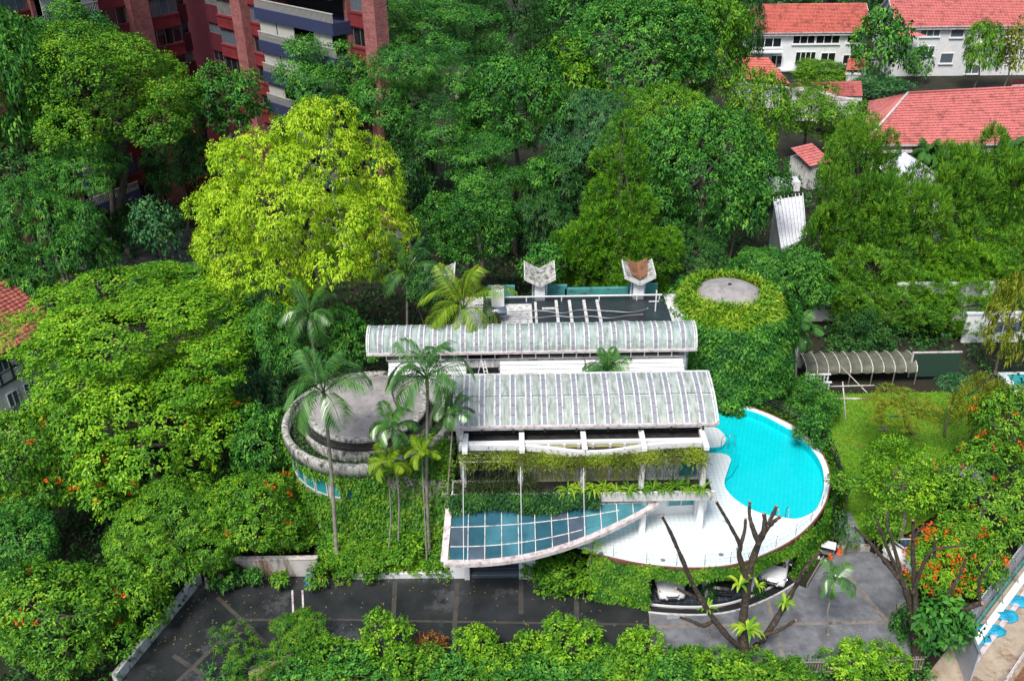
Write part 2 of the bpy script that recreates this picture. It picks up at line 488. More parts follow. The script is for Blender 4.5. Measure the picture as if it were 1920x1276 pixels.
def frond_mesh(rng, L, arch, leaf, width, n=26, lift=.5, twist=0.0, split=1):
    """feather frond along +x from the origin; returns leaf quads + rachis path"""
    t = np.linspace(0, 1, 13)
    X = L * (t * np.cos(lift * 0.6)) * (1 - .22 * t * arch); Z = L * (np.sin(lift) * t * .9 - arch * t ** 2.1 * .85)
    path = np.stack([X, np.zeros_like(X), Z], 1)
    ts = np.linspace(.13, .99, n)
    V = []
    for i, tt in enumerate(ts):
        b = np.array([np.interp(tt, t, path[:, k]) for k in range(3)])
        b2 = np.array([np.interp(min(1, tt + .03), t, path[:, k]) for k in range(3)])
        d = unit(b2 - b + 1e-9); ll = leaf * (math.sin(math.pi * (tt * .86 + .1)) * .85 + .18) * rng.uniform(.9, 1.1)
        for sgn in (-1, 1):
            dr = unit(d * .75 + np.array([0, sgn * .95, 0]) + np.array([0, 0, .12]))
            m = b + dr * ll * .5; tip = b + dr * ll + np.array([0, 0, -ll * rng.uniform(.45, .75)])
            s = unit(np.cross(dr, [0, 0, 1.])) * width * .5
            V.append([b, m + s + [0, 0, .01], tip, m - s + [0, 0, .01]])
    return np.array(V), path
def frond_obj(rng, L, arch, leaf, width, n, lift, mat, name='frond'):
    V, path = frond_mesh(rng, L, arch, leaf, width, n, lift)
    # the stalk: thin triangular bar as quads
    R = []
    for i in range(len(path) - 1):
        a, b = path[i], path[i + 1]; w = .035 * (1 - i / len(path)) + .008
        R.append([a + [0, -w, 0], a + [0, w, 0], b + [0, w, 0], b + [0, -w, 0]])
        R.append([a + [0, -w, 0], a + [0, 0, -w * 1.5], b + [0, 0, -w * 1.5], b + [0, -w, 0]])
        R.append([a + [0, w, 0], b + [0, w, 0], b + [0, 0, -w * 1.5], a + [0, 0, -w * 1.5]])
    V = np.concatenate([V, np.array(R)])
    me = bpy.data.meshes.new(name); k = len(V)
    me.vertices.add(k * 4); me.loops.add(k * 4); me.polygons.add(k)
    me.vertices.foreach_set('co', V.astype(np.float32).reshape(-1))
    me.loops.foreach_set('vertex_index', np.arange(k * 4, dtype=np.int32))
    me.polygons.foreach_set('loop_start', np.arange(0, k * 4, 4, dtype=np.int32)); me.polygons.foreach_set('loop_total', np.full(k, 4, np.int32))
    a = me.attributes.new('leaf', 'FLOAT', 'FACE'); a.data.foreach_set('value', np.clip(rng.normal(.5, .17, k), 0, 1).astype(np.float32))
    me.update(calc_edges=True); me.materials.append(mat); return me
def palm(name, label, base, top, L, seed, mat='palm', n=13, leaf=.85, arch=.75, r=.13, lean=None, width=.075, cat='palm tree', lifts=(1.15, -.15), shaft=True, group=None, trunk_mat='palm_bark'):
    rng = np.random.default_rng(seed); b, t = Vector(base), Vector(top)
    e = thing(name, b, label, cat, group)
    mid = b.lerp(t, .5) + Vector((rng.uniform(-.25, .25), rng.uniform(-.25, .25), 0))
    pts = spline([b, b.lerp(mid, .5), mid, mid.lerp(t, .5), t], 4)
    MB().tube(pts, [r * (1.25 if i == 0 else 1.0 - .3 * i / len(pts)) for i in range(len(pts))], 9).build('trunk', MATS[trunk_mat], e, True, True)
    if shaft:
        MB().tube([t, t + Vector((0, 0, .5)), t + Vector((0, 0, 1.0))], [r * .85, r * 1.0, r * .4], 9).build('crownshaft', MATS['palm_shaft'], e, True, True)
    kinds = [frond_obj(rng, L * f, arch * a, leaf, width, 26, 1.0, MATS[mat]) for f, a in ((1, 1), (.92, 1.2), (1.05, .8), (.85, .5))]
    top2 = t - b + Vector((0, 0, .8 if shaft else 0.0))
    for i in range(n):
        f = i / max(1, n - 1); az = i * 2.39996 + rng.uniform(-.3, .3)
        pitch = lifts[0] + (lifts[1] - lifts[0]) * f
        o = put('frond', kinds[3 if f < .2 else i % 3], None, e, top2)
        o.rotation_euler = Matrix.Rotation(az, 3, 'Z').to_4x4().to_3x3().to_euler() if False else (Matrix.Rotation(az, 3, 'Z') @ Matrix.Rotation(-(pitch - .55), 3, 'Y') @ Matrix.Rotation(rng.uniform(-.35, .35), 3, 'X')).to_euler()
    return e
# ------------------------------------------------------------------ materials of the place
worn('soil', (.014, .016, .008), (.028, .024, .014), .5, (.02, .035, .012), .3, rough=.95, bump=.5, fine=6)
worn('asphalt', (.018, .021, .023), (.036, .039, .041), .5, (.066, .070, .074), .28, .56, .62, rough=.22, bump=.12, fine=30, spec=.5)
worn('concrete_yard', (.13, .137, .15), (.21, .22, .24), 1.3, (.085, .09, .10), .6, .46, .7, rough=.8, bump=.15, fine=22)
worn('joint_strip', (.17, .155, .135), (.24, .22, .19), 2.0, (.07, .06, .05), 1.3, rough=.85)
worn('joint_dark', (.05, .047, .041), (.072, .067, .058), 2.0, (.025, .025, .025), 1.3, rough=.8)
worn('white_paint', (.68, .70, .72), (.77, .78, .79), 1.2, (.42, .41, .38), 1.3, .58, .78, rough=.55, streak=(3, 3, .6))
worn('white_dirty', (.56, .56, .54), (.70, .70, .69), 1.8, (.09, .085, .075), 1.5, .50, .70, rough=.7, streak=(2.5, 2.5, .7))
worn('white_clean', (.80, .82, .83), (.84, .85, .86), 1.0, rough=.45)
worn('pale_rim', (.52, .46, .46), (.66, .62, .62), 3.0, (.26, .17, .17), 2.6, .50, .68, rough=.7)
worn('roof_panel', (.30, .355, .33), (.43, .475, .45), 1.4, (.15, .175, .16), 1.6, .44, .68, rough=.62, bump=.2, streak=(3.2, .55, .55), fine=9)
worn('roof_panel_rear', (.29, .375, .355), (.41, .485, .465), 1.4, (.15, .19, .175), 1.6, .44, .68, rough=.62, bump=.2, streak=(3.2, .55, .55), fine=9)
worn('roof_edge', (.56, .60, .59), (.68, .71, .70), 2.6, (.30, .29, .27), 2.5, .48, .66, rough=.6)
worn('roof_rib', (.22, .235, .27), (.28, .295, .33), 1.5, (.22, .22, .27), 3.0, rough=.6)
worn('black_roof', (.018, .022, .025), (.035, .04, .045), .7, (.02, .05, .045), .6, .5, .7, rough=.35, bump=.2)
worn('black_mould', (.012, .012, .011), (.035, .032, .03), 3.0, (.34, .32, .30), 2.6, .66, .76, rough=.9)
worn('teal_paint', (.05, .22, .21), (.07, .29, .27), 1.0, (.03, .08, .07), 1.2, rough=.5)
worn('concrete_dome', (.25, .235, .23), (.36, .335, .33), .9, (.15, .14, .13), 1.6, .52, .74, rough=.85, bump=.2)
worn('concrete_ring', (.36, .36, .32), (.50, .50, .46), 3.3, (.045, .045, .04), 3.2, .45, .63, rough=.85, bump=.3, streak=(1, 1, .45))
worn('mossy_wall', (.46, .46, .10), (.60, .57, .30), 1.2, (.72, .73, .70), 1.0, .55, .66, rough=.9, streak=(3, 3, .5))
worn('brown_tile', (.34, .20, .14), (.45, .30, .22), 3.0, rough=.7)
worn('red_rim', (.16, .06, .05), (.24, .10, .08), 2.0, rough=.7)
worn('bark', (.10, .085, .065), (.20, .175, .14), 3.0, (.34, .33, .30), 2.5, .58, .72, rough=.95, bump=.6, fine=18)
worn('bark_dark', (.035, .026, .02), (.085, .065, .05), 6.0, (.24, .22, .19), 5.0, .58, .70, rough=.95, bump=.6, fine=18)
worn('palm_bark', (.22, .20, .17), (.34, .32, .28), 2.0, (.14, .12, .1), 1.0, rough=.9, streak=(1, 1, 7), bump=.4)
worn('palm_shaft', (.10, .20, .06), (.17, .28, .08), 2.0, rough=.4)
plain('black_metal', (.02, .02, .022), .45)
plain('grey_metal', (.35, .36, .37), .4, .6)
plain('steel', (.6, .62, .63), .25, .9)
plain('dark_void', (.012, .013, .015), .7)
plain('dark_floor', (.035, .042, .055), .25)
plain('car_white', (.80, .81, .82), .25, 0, .6, .6)
plain('car_black', (.012, .013, .016), .2, 0, .6, .8)
plain('rubber', (.02, .02, .02), .8)
plain('chrome', (.7, .7, .72), .12, 1.0)
plain('lamp_glass', (.25, .27, .3), .1, .3)
plain('orange_plastic', (.75, .13, .03), .45)
plain('blue_plastic', (.02, .10, .55), .35)
plain('terracotta', (.38, .14, .08), .8)
plain('pot_dark', (.04, .05, .09), .6)
plain('wood', (.28, .17, .08), .75)
plain('wood_grey', (.22, .20, .17), .85)
plain('white_plastic', (.8, .81, .83), .4)
plain('curtain_teal', (.05, .40, .40), .6)
plain('navy_paint', (.035, .045, .11), .6)
plain('blind', (.46, .46, .43), .8)
plain('skin', (.45, .28, .2), .6)
clear('glass_teal', (.15, .46, .56), dirt=(.10, .32, .40), dirt_amt=.6)
clear('glass_deep', (.08, .33, .44), dirt=(.06, .21, .28), dirt_amt=.6)
clear('glass_light', (.20, .58, .64), dirt=(.14, .42, .48), dirt_amt=.55)
clear('glass_smoky', (.12, .30, .38), dirt=(.13, .19, .25), dirt_amt=.65)
clear('water', (.86, 1.0, 1.0), bump=.22, bscale=2.6)
def glossy_glass(name, c, rough=.08):
    m, nt, b, o = _nodes(name); b.inputs['Base Color'].default_value = c4(c); b.inputs['Roughness'].default_value = rough
    b.inputs['Specular IOR Level'].default_value = .7; MATS[name] = m; return m
glossy_glass('pane_dark', (.012, .016, .018)); glossy_glass('pane_teal', (.03, .30, .31)); glossy_glass('pane_grey', (.10, .13, .16))

def tiles(name, c1, c2, grout, size, w=.03, rough=.3, rot=0.0, var=.1):
    m, nt, b, o = _nodes(name)
    g = N(nt, 'ShaderNodeNewGeometry'); mp = N(nt, 'ShaderNodeMapping'); mp.inputs['Rotation'].default_value = (0, 0, rot)
    nt.links.new(g.outputs['Position'], mp.inputs[0])
    br = N(nt, 'ShaderNodeTexBrick'); br.offset = 0.0; br.squash = 1.0
    nt.links.new(mp.outputs[0], br.inputs['Vector'])
    br.inputs['Scale'].default_value = 1.0; br.inputs['Brick Width'].default_value = size; br.inputs['Row Height'].default_value = size
    br.inputs['Mortar Size'].default_value = w * size; br.inputs['Mortar Smooth'].default_value = .3
    br.inputs['Color1'].default_value = c4(c1); br.inputs['Color2'].default_value = c4(c2); br.inputs['Mortar'].default_value = c4(grout)
    col = mixc(nt, ramp(nt, noise(nt, .35, 4), .4, .7), br.outputs['Color'], (1 - var, 1 - var * .6, 1 - var * .5), 'MULTIPLY')
    nt.links.new(col, b.inputs['Base Color']); b.inputs['Roughness'].default_value = rough
    MATS[name] = m; return m
tiles('deck_tile', (.75, .80, .80), (.79, .83, .83), (.44, .60, .60), .32, .055, .22, 0, .10)
tiles('pool_tile', (.004, .74, .83), (.006, .80, .88), (.006, .60, .70), .30, .05, .3, .3, .06)
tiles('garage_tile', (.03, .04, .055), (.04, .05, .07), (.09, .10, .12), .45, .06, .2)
tiles('path_tile', (.20, .24, .27), (.25, .29, .32), (.13, .15, .17), .6, .05, .8)

def brickwork(name, c1, c2, mortar):
    m, nt, b, o = _nodes(name)
    tc = N(nt, 'ShaderNodeTexCoord')
    sp = N(nt, 'ShaderNodeSeparateXYZ'); nt.links.new(tc.outputs['Object'], sp.inputs[0])
    ad = N(nt, 'ShaderNodeMath', operation='ADD'); nt.links.new(sp.outputs[0], ad.inputs[0]); nt.links.new(sp.outputs[1], ad.inputs[1])
    cb = N(nt, 'ShaderNodeCombineXYZ'); nt.links.new(ad.outputs[0], cb.inputs[0]); nt.links.new(sp.outputs[2], cb.inputs[1])
    br = N(nt, 'ShaderNodeTexBrick'); nt.links.new(cb.outputs[0], br.inputs['Vector'])
    br.inputs['Scale'].default_value = 1.0; br.inputs['Brick Width'].default_value = .42; br.inputs['Row Height'].default_value = .14; br.inputs['Mortar Size'].default_value = .014
    br.inputs['Color1'].default_value = c4(c1); br.inputs['Color2'].default_value = c4(c2); br.inputs['Mortar'].default_value = c4(mortar)
    col = mixc(nt, ramp(nt, noise(nt, 1.2, 5), .35, .7), br.outputs['Color'], (.6, .55, .6), 'MULTIPLY')
    nt.links.new(col, b.inputs['Base Color']); b.inputs['Roughness'].default_value = .9
    MATS[name] = m
brickwork('brick', (.30, .072, .07), (.42, .14, .125), (.30, .20, .19))
worn('red_spandrel', (.17, .020, .025), (.22, .028, .033), .8, (.12, .015, .02), .7, rough=.7)
worn('maroon', (.085, .012, .022), (.11, .018, .028), .8, rough=.7)
worn('clay_tile', (.46, .115, .085), (.60, .18, .14), 2.6, (.22, .065, .055), .8, .50, .70, rough=.75, bump=.2)
worn('clay_tile_pink', (.48, .135, .125), (.60, .20, .185), 2.6, (.25, .08, .07), .8, .50, .70, rough=.75, bump=.2)
worn('old_tile', (.26, .06, .045), (.42, .14, .10), 4.0, (.12, .04, .035), 3.0, .48, .66, rough=.85, bump=.3)
worn('grass', (.10, .26, .012), (.14, .31, .014), .5, (.16, .19, .035), .35, .52, .72, rough=.95, bump=.5, fine=20)
worn('hoard_panel', (.38, .39, .46), (.46, .47, .54), .8, (.33, .33, .38), 1.0, rough=.55)
worn('site_dirt', (.33, .27, .2), (.45, .38, .29), 1.0, (.22, .13, .08), .8, .5, .65, rough=.95, bump=.4)
worn('site_brown', (.16, .07, .035), (.27, .13, .07), 2.0, (.09, .05, .03), 1.5, rough=.9, bump=.4)
worn('tarp_blue', (.01, .26, .42), (.02, .36, .55), 1.5, (.005, .16, .27), 2.0, rough=.45, bump=.5, fine=7)
worn('tarp_olive', (.085, .09, .06), (.14, .145, .105), 1.5, (.08, .085, .06), 1.2, rough=.6, bump=.4, fine=5)
worn('stained_wall', (.42, .40, .38), (.55, .53, .50), 1.0, (.17, .10, .06), .9, .46, .62, rough=.9, streak=(2.5, 2.5, .35))
# foliage tones (young to old leaves)
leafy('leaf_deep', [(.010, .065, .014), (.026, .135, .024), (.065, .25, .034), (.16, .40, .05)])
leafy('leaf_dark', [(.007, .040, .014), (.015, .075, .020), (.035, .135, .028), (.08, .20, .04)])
leafy('leaf_mid', [(.018, .09, .010), (.05, .18, .014), (.12, .31, .02), (.24, .45, .03)])
leafy('leaf_bright', [(.03, .125, .008), (.075, .24, .012), (.165, .39, .018), (.33, .56, .04)])
leafy('leaf_lime', [(.12, .27, .010), (.23, .44, .014), (.36, .59, .02), (.52, .70, .06)], trans=.25)
leafy('leaf_blue', [(.012, .065, .030), (.026, .12, .045), (.06, .20, .065), (.14, .31, .10)])
leafy('leaf_needle', [(.025, .11, .008), (.055, .19, .010), (.11, .31, .014), (.20, .42, .02)])
leafy('leaf_casuarina', [(.02, .10, .012), (.05, .18, .016), (.11, .29, .022), (.20, .40, .03)])
leafy('leaf_olive', [(.07, .13, .01), (.13, .19, .014), (.21, .26, .02), (.30, .32, .03)])
leafy('leaf_ivy', [(.018, .10, .010), (.045, .17, .013), (.10, .26, .018), (.20, .36, .03)])
leafy('leaf_fern', [(.05, .17, .012), (.11, .27, .016), (.21, .38, .025), (.36, .50, .05)])
leafy('leaf_vine', [(.09, .055, .02), (.07, .12, .012), (.15, .24, .016), (.30, .36, .05)])
leafy('leaf_grey', [(.018, .03, .014), (.03, .05, .02), (.05, .08, .03), (.10, .11, .06)])
leafy('palm', [(.018, .085, .022), (.035, .14, .03), (.07, .20, .04), (.15, .28, .05)], rough=.3, spec=.6)
leafy('palm_yellow', [(.04, .14, .012), (.09, .22, .016), (.20, .31, .02), (.42, .36, .03)], rough=.35)
leafy('blossom', [(.55, .05, .01), (.72, .10, .015), (.80, .20, .03), (.62, .06, .02)], trans=.2, rough=.6)
leafy('leaf_red', [(.10, .02, .02), (.22, .05, .03), (.20, .12, .04), (.30, .2, .05)])

# ------------------------------------------------------------------ ground and paving
sheet('ground', [(-900, -120), (900, -120), (900, 1500), (-900, 1500)], -.12, MATS['soil'])
tag(bpy.data.objects['ground'], kind='structure')
road_l = [P(205, 1285), P(378, 1086), P(400, 1082), P(600, 1080), P(660, 1079), P(975, 1078), P(1090, 1105), P(1216, 1137), P(1221, 1186), P(1226, 1240), P(1226, 1330), P(100, 1330)]
tag(sheet('driveway', road_l, 0.0, MATS['asphalt']), kind='structure')
road_r = [P(1216, 1137), P(1290, 1141), P(1370, 1136), P(1440, 1120), P(1500, 1092), P(1545, 1055), P(1570, 1030), P(1625, 1030), P(1680, 1060), P(1700, 1120), P(1720, 1200), P(1730, 1240), P(1500, 1245), P(1226, 1240), P(1221, 1186)]
yard = tag(sheet('parking_yard', road_r, .004, MATS['concrete_yard']), kind='structure')
drv = bpy.data.objects['driveway']
def joint(par, z, a, b, w, mat):
    a, b = P(*a, z), P(*b, z); d = (b - a).normalized(); s = Vector((-d.y, d.x, 0)) * w / 2
    MB().add([a - s, b - s, b + s, a + s], [(0, 1, 2, 3)]).build('concrete_joint', MATS[mat], par)
for k, (a, b, w) in enumerate([((408, 1119), (506, 1212), .26), ((450, 1166), (330, 1280), .3), ((325, 1228), (400, 1276), .28), ((459, 1161), (546, 1161), .2),
        ((741, 1089), (737, 1162), .3), ((858, 1091), (851, 1197), .3), ((977, 1086), (977, 1150), .3), ((1081, 1117), (1081, 1160), .3), ((740, 1163), (1215, 1170), .16), ((570, 1160), (735, 1162), .16)]):
    joint(drv, .004 + .0012 * k, a, b, w, 'joint_dark')
for k, (a, b, w) in enumerate([((1218, 1139), (1223, 1240), .12), ((1438, 1120), (1470, 1238), .26), ((1226, 1174), (1664, 1165), .26), ((1588, 1075), (1678, 1182), .34), ((1282, 1148), (1292, 1185), .2), ((1330, 1178), (1334, 1235), .12), ((1664, 1165), (1690, 1130), .3)]):
    joint(yard, .009 + .0012 * k, a, b, w, 'joint_strip')
# drain channel with two pale rims and a dark grate of bars
dr = thing('drain_channel', P(558, 1130), 'narrow drain grating with two pale rims crossing the dark driveway', 'drain')
for u0 in (549, 568): MB().bar(P(u0 - 1, 1106, .02), P(u0 + 1, 1152, .02), .12, .05).build('rim', MATS['pale_rim'], dr)
for k in range(9):
    v = 1108 + k * 5; MB().bar(P(551, v, .015), P(567, v, .015), .07, .03).build('grate_bar', MATS['black_metal'], dr)
for (u, v, w, par) in ((1266, 1150, 1.15, yard), (1571, 1102, .9, yard), (585, 1140, .8, drv)):
    c = P(u, v, .012); m = MB().box(c, (w, w * .72, .012), .05); tag(m.build('manhole_cover', MATS['roof_rib'] if par is yard else MATS['black_metal'], None), {1266: 'square grey drain cover in front of the white car', 1571: 'square grey drain cover below the drooping palm', 585: 'dark drain cover beside the drain grating'}[u], 'drain cover')
# boundary walls left
m = MB(); a, b = P(218, 1280), P(376, 1089); d = (b - a).normalized(); s = Vector((-d.y, d.x, 0)) * .16
m.add([a - s, b - s, b + s, a + s] + [p + Vector((0, 0, .75)) for p in (a - s, b - s, b + s, a + s)], [(3, 2, 1, 0), (4, 5, 6, 7), (0, 1, 5, 4), (1, 2, 6, 5), (2, 3, 7, 6), (3, 0, 4, 7)])
tag(m.build('boundary_wall', MATS['white_dirty']), 'low dirty white wall running diagonally along the dark driveway', 'wall')
a, b = P(398, 1084), P(598, 1082)
e = thing('retaining_wall', (a + b) / 2, 'stained concrete retaining wall behind the row of pots', 'wall')
MB().box(((a.x + b.x) / 2, a.y + .2, .75), (b.x - a.x, .28, 1.5), 0, .02).build('wall', MATS['stained_wall'], e)
MB().box(((a.x + b.x) / 2, a.y + .2, 1.54), (b.x - a.x + .1, .40, .08), 0, .02).build('coping', MATS['stained_wall'], e)

# ------------------------------------------------------------------ pool deck
deck_px = [(1110, 1035), (1200, 1055), (1290, 1063), (1370, 1058), (1440, 1035), (1500, 1000), (1540, 955), (1555, 910), (1551, 872), (1532, 838), (1496, 804), (1460, 784), (1425, 769), (1385, 756), (1345, 750)]
DZ = 3.4
rim = spline([P(u, v, DZ) for u, v in deck_px], 8)
outer = [p.xy for p in rim] + [Vector((13.2, 61.8)), Vector((12.6, 49.0)), Vector((-4.0, 49.0)), Vector((-4.0, 46.9)), Vector((0.5, 46.2))]
pool_px = [(1338, 766), (1385, 765), (1425, 776), (1459, 793), (1494, 814), (1525, 845), (1542, 876), (1545, 913), (1535, 947), (1522, 961), (1494, 972), (1459, 968), (1425, 961), (1390, 944), (1366, 923), (1358, 904), (1366, 876), (1370, 860), (1357, 850), (1325, 848), (1322, 840), (1352, 836), (1361, 822), (1350, 806), (1328, 794)]
pool = [p.xy for p in spline([P(u, v, DZ) for u, v in pool_px], 6, True)]
tag(sheet('pool_deck', outer, DZ, MATS['deck_tile'], [pool]), kind='structure')
deck = bpy.data.objects['pool_deck']
def ring(o, d):
    """offset open curve outward (to the right of travel is negative)"""
    r = []
    for i, p in enumerate(o):
        t = (Vector(o[min(i + 1, len(o) - 1)]) - Vector(o[max(i - 1, 0)])).xy.normalized()
        r.append(Vector((p[0] + t.y * d, p[1] - t.x * d)))
    return r
def at_z(c, z): return [(p[0], p[1], z) for p in c]
r0, r1 = ring(rim, 0.0), ring(rim, .10)
m = MB(); m.strip(at_z(r1, DZ + .03), at_z(r1, DZ - .28)); m.strip(at_z(r0, DZ + .03), at_z(r1, DZ + .03)); m.strip(at_z(r0, DZ + .001), at_z(r0, DZ + .03))
m.build('deck_rim', MATS['red_rim'], deck)
m = MB(); pl = pool + [pool[0]]
m.strip(at_z(pl, DZ), at_z(pl, DZ - .64)); fix_normals(m.build('pool_wall', MATS['pool_tile'], deck))
sheet('pool_floor', pool, DZ - .64, MATS['pool_tile'], parent=deck)
# an inner step following the house side of the pool
stp = [P(u, v, DZ - .5).xy for u, v in ((1352, 905), (1372, 892), (1384, 872), (1384, 850), (1378, 836), (1380, 815), (1372, 795), (1352, 780), (1338, 770), (1340, 800), (1352, 812), (1354, 826), (1346, 838), (1332, 842), (1342, 850), (1362, 856), (1366, 868), (1355, 888))]
m = MB().prism([(p.x, p.y) for p in stp], DZ - .638, DZ - .36); m.build('pool_step', MATS['pool_tile'], deck)
m = MB(); cen = sum((Vector(p) for p in pool), Vector((0, 0))) / len(pool)
inn = [Vector(p).lerp(cen, .035) for p in pl]; m.strip(at_z(pl, DZ + .022), at_z(inn[::1], DZ + .022)); 
cop = [Vector(p).lerp(cen, -.022) for p in pl]
m = MB(); m.strip(at_z(pl, DZ + .02), at_z(cop, DZ + .02)); fix_normals(m.build('pool_coping', MATS['white_clean'], deck))
tag(sheet('pool_water', pool, DZ - .12, MATS['water']), 'clear turquoise water filling the kidney shaped pool', 'water', kind='structure')
# deck fittings
lad = thing('pool_handrail', P(1358, 842, DZ), 'curved steel pool handrail at the notch beside the house', 'handrail')
for dx in (0, .5):
    p = P(1352, 838, DZ) + Vector((dx, dx * .2, 0))
    MB().tube(spline([p, p + Vector((0, 0, .75)), p + Vector((.25, .15, .95)), p + Vector((.55, .3, .6)), p + Vector((.6, .32, -.3))], 5), .028, 7).build('rail', MATS['steel'], lad, True, True)
lad2 = thing('pool_ladder', P(1470, 968, DZ), 'pair of thin steel ladder rails at the near rim of the pool', 'ladder')
for dx in (-.25, .25):
    p = P(1468, 972, DZ) + Vector((dx * 1.3, 0, 0))
    MB().tube(spline([p, p + Vector((0, .02, .6)), p + Vector((0, .25, .75)), p + Vector((0, .5, .45)), p + Vector((0, .52, -.3))], 4), .028, 7).build('rail', MATS['steel'], lad2, True, True)
for (u, v) in ((1127, 1037), (1243, 1049), (1352, 1039)):
    p = P(u, v, DZ + .006); tag(MB().lathe([(0, .012), (.13, .012), (.16, .0)], p, 14).build('floor_drain', MATS['grey_metal']), {1127: 'round floor drain at the left tip of the white deck', 1243: 'round floor drain at the front of the white deck', 1352: 'round floor drain behind the pruned tree branch on the deck'}[u], 'floor drain')
sk = P(1364, 770, DZ - .13); tag(MB().lathe([(0, .02), (.2, .02), (.24, 0)], sk, 14).build('pool_float', MATS['grey_metal']), 'small round grey float in the far corner of the pool', 'pool float')
# glass and wire balustrade along the front rim
bal = thing('deck_balustrade', r1[20].to_3d() + Vector((0, 0, DZ)), 'thin wire balustrade along the front rim of the white deck', 'railing')
fr = ring(rim, -.10)[4:52]
for i in range(0, len(fr), 5):
    p = fr[i]; MB().tube([(p.x, p.y, DZ), (p.x, p.y, DZ + .95)], .018, 6).build('post', MATS['grey_metal'], bal)
for z in (.93, .5):
    MB().tube([(p.x, p.y, DZ + z) for p in fr], .009, 5).build('wire', MATS['grey_metal'], bal)
# black fence behind the pool
fen = thing('pool_fence', ring(rim, .5)[70].to_3d(), 'black metal rail fence curving behind the pool', 'fence')
fc = ring(rim, .62)[50:]
fc = fc[:-4]
for i in range(0, len(fc), 4):
    p = fc[i]; MB().bar((p.x, p.y, DZ - 1.2), (p.x, p.y, DZ + .95), .06).build('post', MATS['black_metal'], fen)
for k in range(6):
    z = DZ - .25 + k * .25; MB().tube([(p.x, p.y, z) for p in fc], .032, 6).build('rail', MATS['black_metal'], fen)

# ------------------------------------------------------------------ garage under the deck
gar = thing('garage', (13, 46, 0), 'dark tiled garage tucked under the ivy clad pool deck', 'garage')
gx = [i for i, p in enumerate(rim) if 8.2 <= p.x and i < 45 and p.x < 18.3 and p.y < 46.5]
front = [rim[i].xy for i in gx]
fin = ring(rim, -.25); fin = [fin[i] for i in gx]
poly = [(p.x, p.y) for p in fin] + [(18.6, 49.0), (8.3, 49.0)]
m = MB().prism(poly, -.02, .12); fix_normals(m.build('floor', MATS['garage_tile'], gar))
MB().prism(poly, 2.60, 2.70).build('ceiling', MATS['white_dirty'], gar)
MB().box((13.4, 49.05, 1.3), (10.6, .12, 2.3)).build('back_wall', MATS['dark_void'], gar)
MB().box((8.25, 46.0, 1.3), (.18, 6.0, 2.5)).build('side_wall', MATS['white_dirty'], gar)
MB().box((18.55, 47.2, 1.3), (.18, 3.6, 2.5)).build('side_wall', MATS['white_paint'], gar)
lipo = ring(rim, .05); lipi = ring(rim, -.06)
m = MB(); L0 = [lipo[i] for i in gx]; L1 = [lipi[i] for i in gx]
m.strip(at_z(L0, 2.66), at_z(L0, 2.56)); m.strip(at_z(L0, 2.56), at_z(L1, 2.56)); m.build('lintel_edge', MATS['white_clean'], gar)
for off, w, z, mt in ((.02, .07, .13, 'white_clean'), (.36, .34, .035, 'dark_void'), (.66, .10, .06, 'white_dirty')):
    cu = [ring(rim, off - w / 2)[i] for i in gx]; cv = [ring(rim, off + w / 2)[i] for i in gx]
    m = MB(); m.strip(at_z(cu, z), at_z(cv, z)); m.strip(at_z(cv, z), at_z(cv, -.02)); m.strip(at_z(cu, -.02), at_z(cu, z))
    fix_normals(m.build('drain_channel' if mt == 'dark_void' else 'kerb', MATS[mt], gar))
def pier(u, v, w, dpt, rz, mt='white_paint'):
    p = P(u, v, 0); MB().box((p.x, p.y + dpt / 2, 1.35), (w, dpt, 2.46), rz, .02).build('pier', MATS[mt], gar)
pier(1324, 1122, .16, 2.6, 0.0); pier(1412, 1112, .55, 2.6, -.12); pier(1487, 1083, .35, 2.6, -.5)

# ------------------------------------------------------------------ the villa
villa = thing('villa', (4.5, 48, 0), 'white villa with two ribbed vaulted roofs beside the pool', 'house')
ZL = 6.35          # ledge of the upper floor
def vb(name, mat, c, d, rz=0, bev=0.02, par=villa): return MB().box(c, d, rz, bev).build(name, MATS[mat], par)
# lower storey wall on the deck (bowed) with a window
wl = [(5.2, 46.9), (7.3, 47.25), (9.4, 47.7), (12.8, 47.9)]
m = MB(); m.strip([(x, y, DZ + .002) for x, y in wl], [(x, y, ZL) for x, y in wl]); m.build('lower_wall', MATS['white_clean'], villa)
def window(par, c, w, h, rz=0.0, nx=2, ny=1, glass='pane_dark', frame='white_paint', name='window', fw=.07, depth=.08, world=True):
    """frame mesh with its panes as sub-parts; local frame: x along wall, -y outward"""
    key = (round(w, 2), round(h, 2), nx, ny, fw, depth)
    if key not in WIN:
        m = MB()
        for i in range(nx + 1): m.box((-w / 2 + i * w / nx, 0, 0), (fw, depth, h + fw))
        for j in range(ny + 1):
            for i in range(nx): m.box((-w / 2 + (i + .5) * w / nx, 0, -h / 2 + j * h / ny), (w / nx - fw, depth * .98, fw))
        m2 = MB().box((0, 0, 0), (w / nx - fw, .02, h / ny - fw))
        WIN[key] = (m.mesh('window'), m2.mesh('pane'))
    fm, pm = WIN[key]
    def inst(nm, me, mat, parent, loc, rot):
        k = (me.name, mat)
        if k not in WMAT:
            q = me.copy(); q.materials.clear(); q.materials.append(MATS[mat]); WMAT[k] = q
        return put(nm, WMAT[k], None, parent, loc, rot)
    off = base_of(par) if world else Vector((0, 0, 0))
    o = inst(name, fm, frame, par, Vector(c) - off, (0, 0, rz))
    for i in range(nx):
        for j in range(ny):
            inst('pane', pm, glass, o, (-w / 2 + (i + .5) * w / nx, .01, -h / 2 + (j + .5) * h / ny), None)
    return o
WIN = {}; WMAT = {}
window(villa, (11.0, 47.72, 4.9), 1.75, 1.5, .04, 2, 1, 'pane_teal')
window(villa, (8.2, 47.40, 4.9), 1.2, 1.6, .2, 1, 1, 'pane_dark')
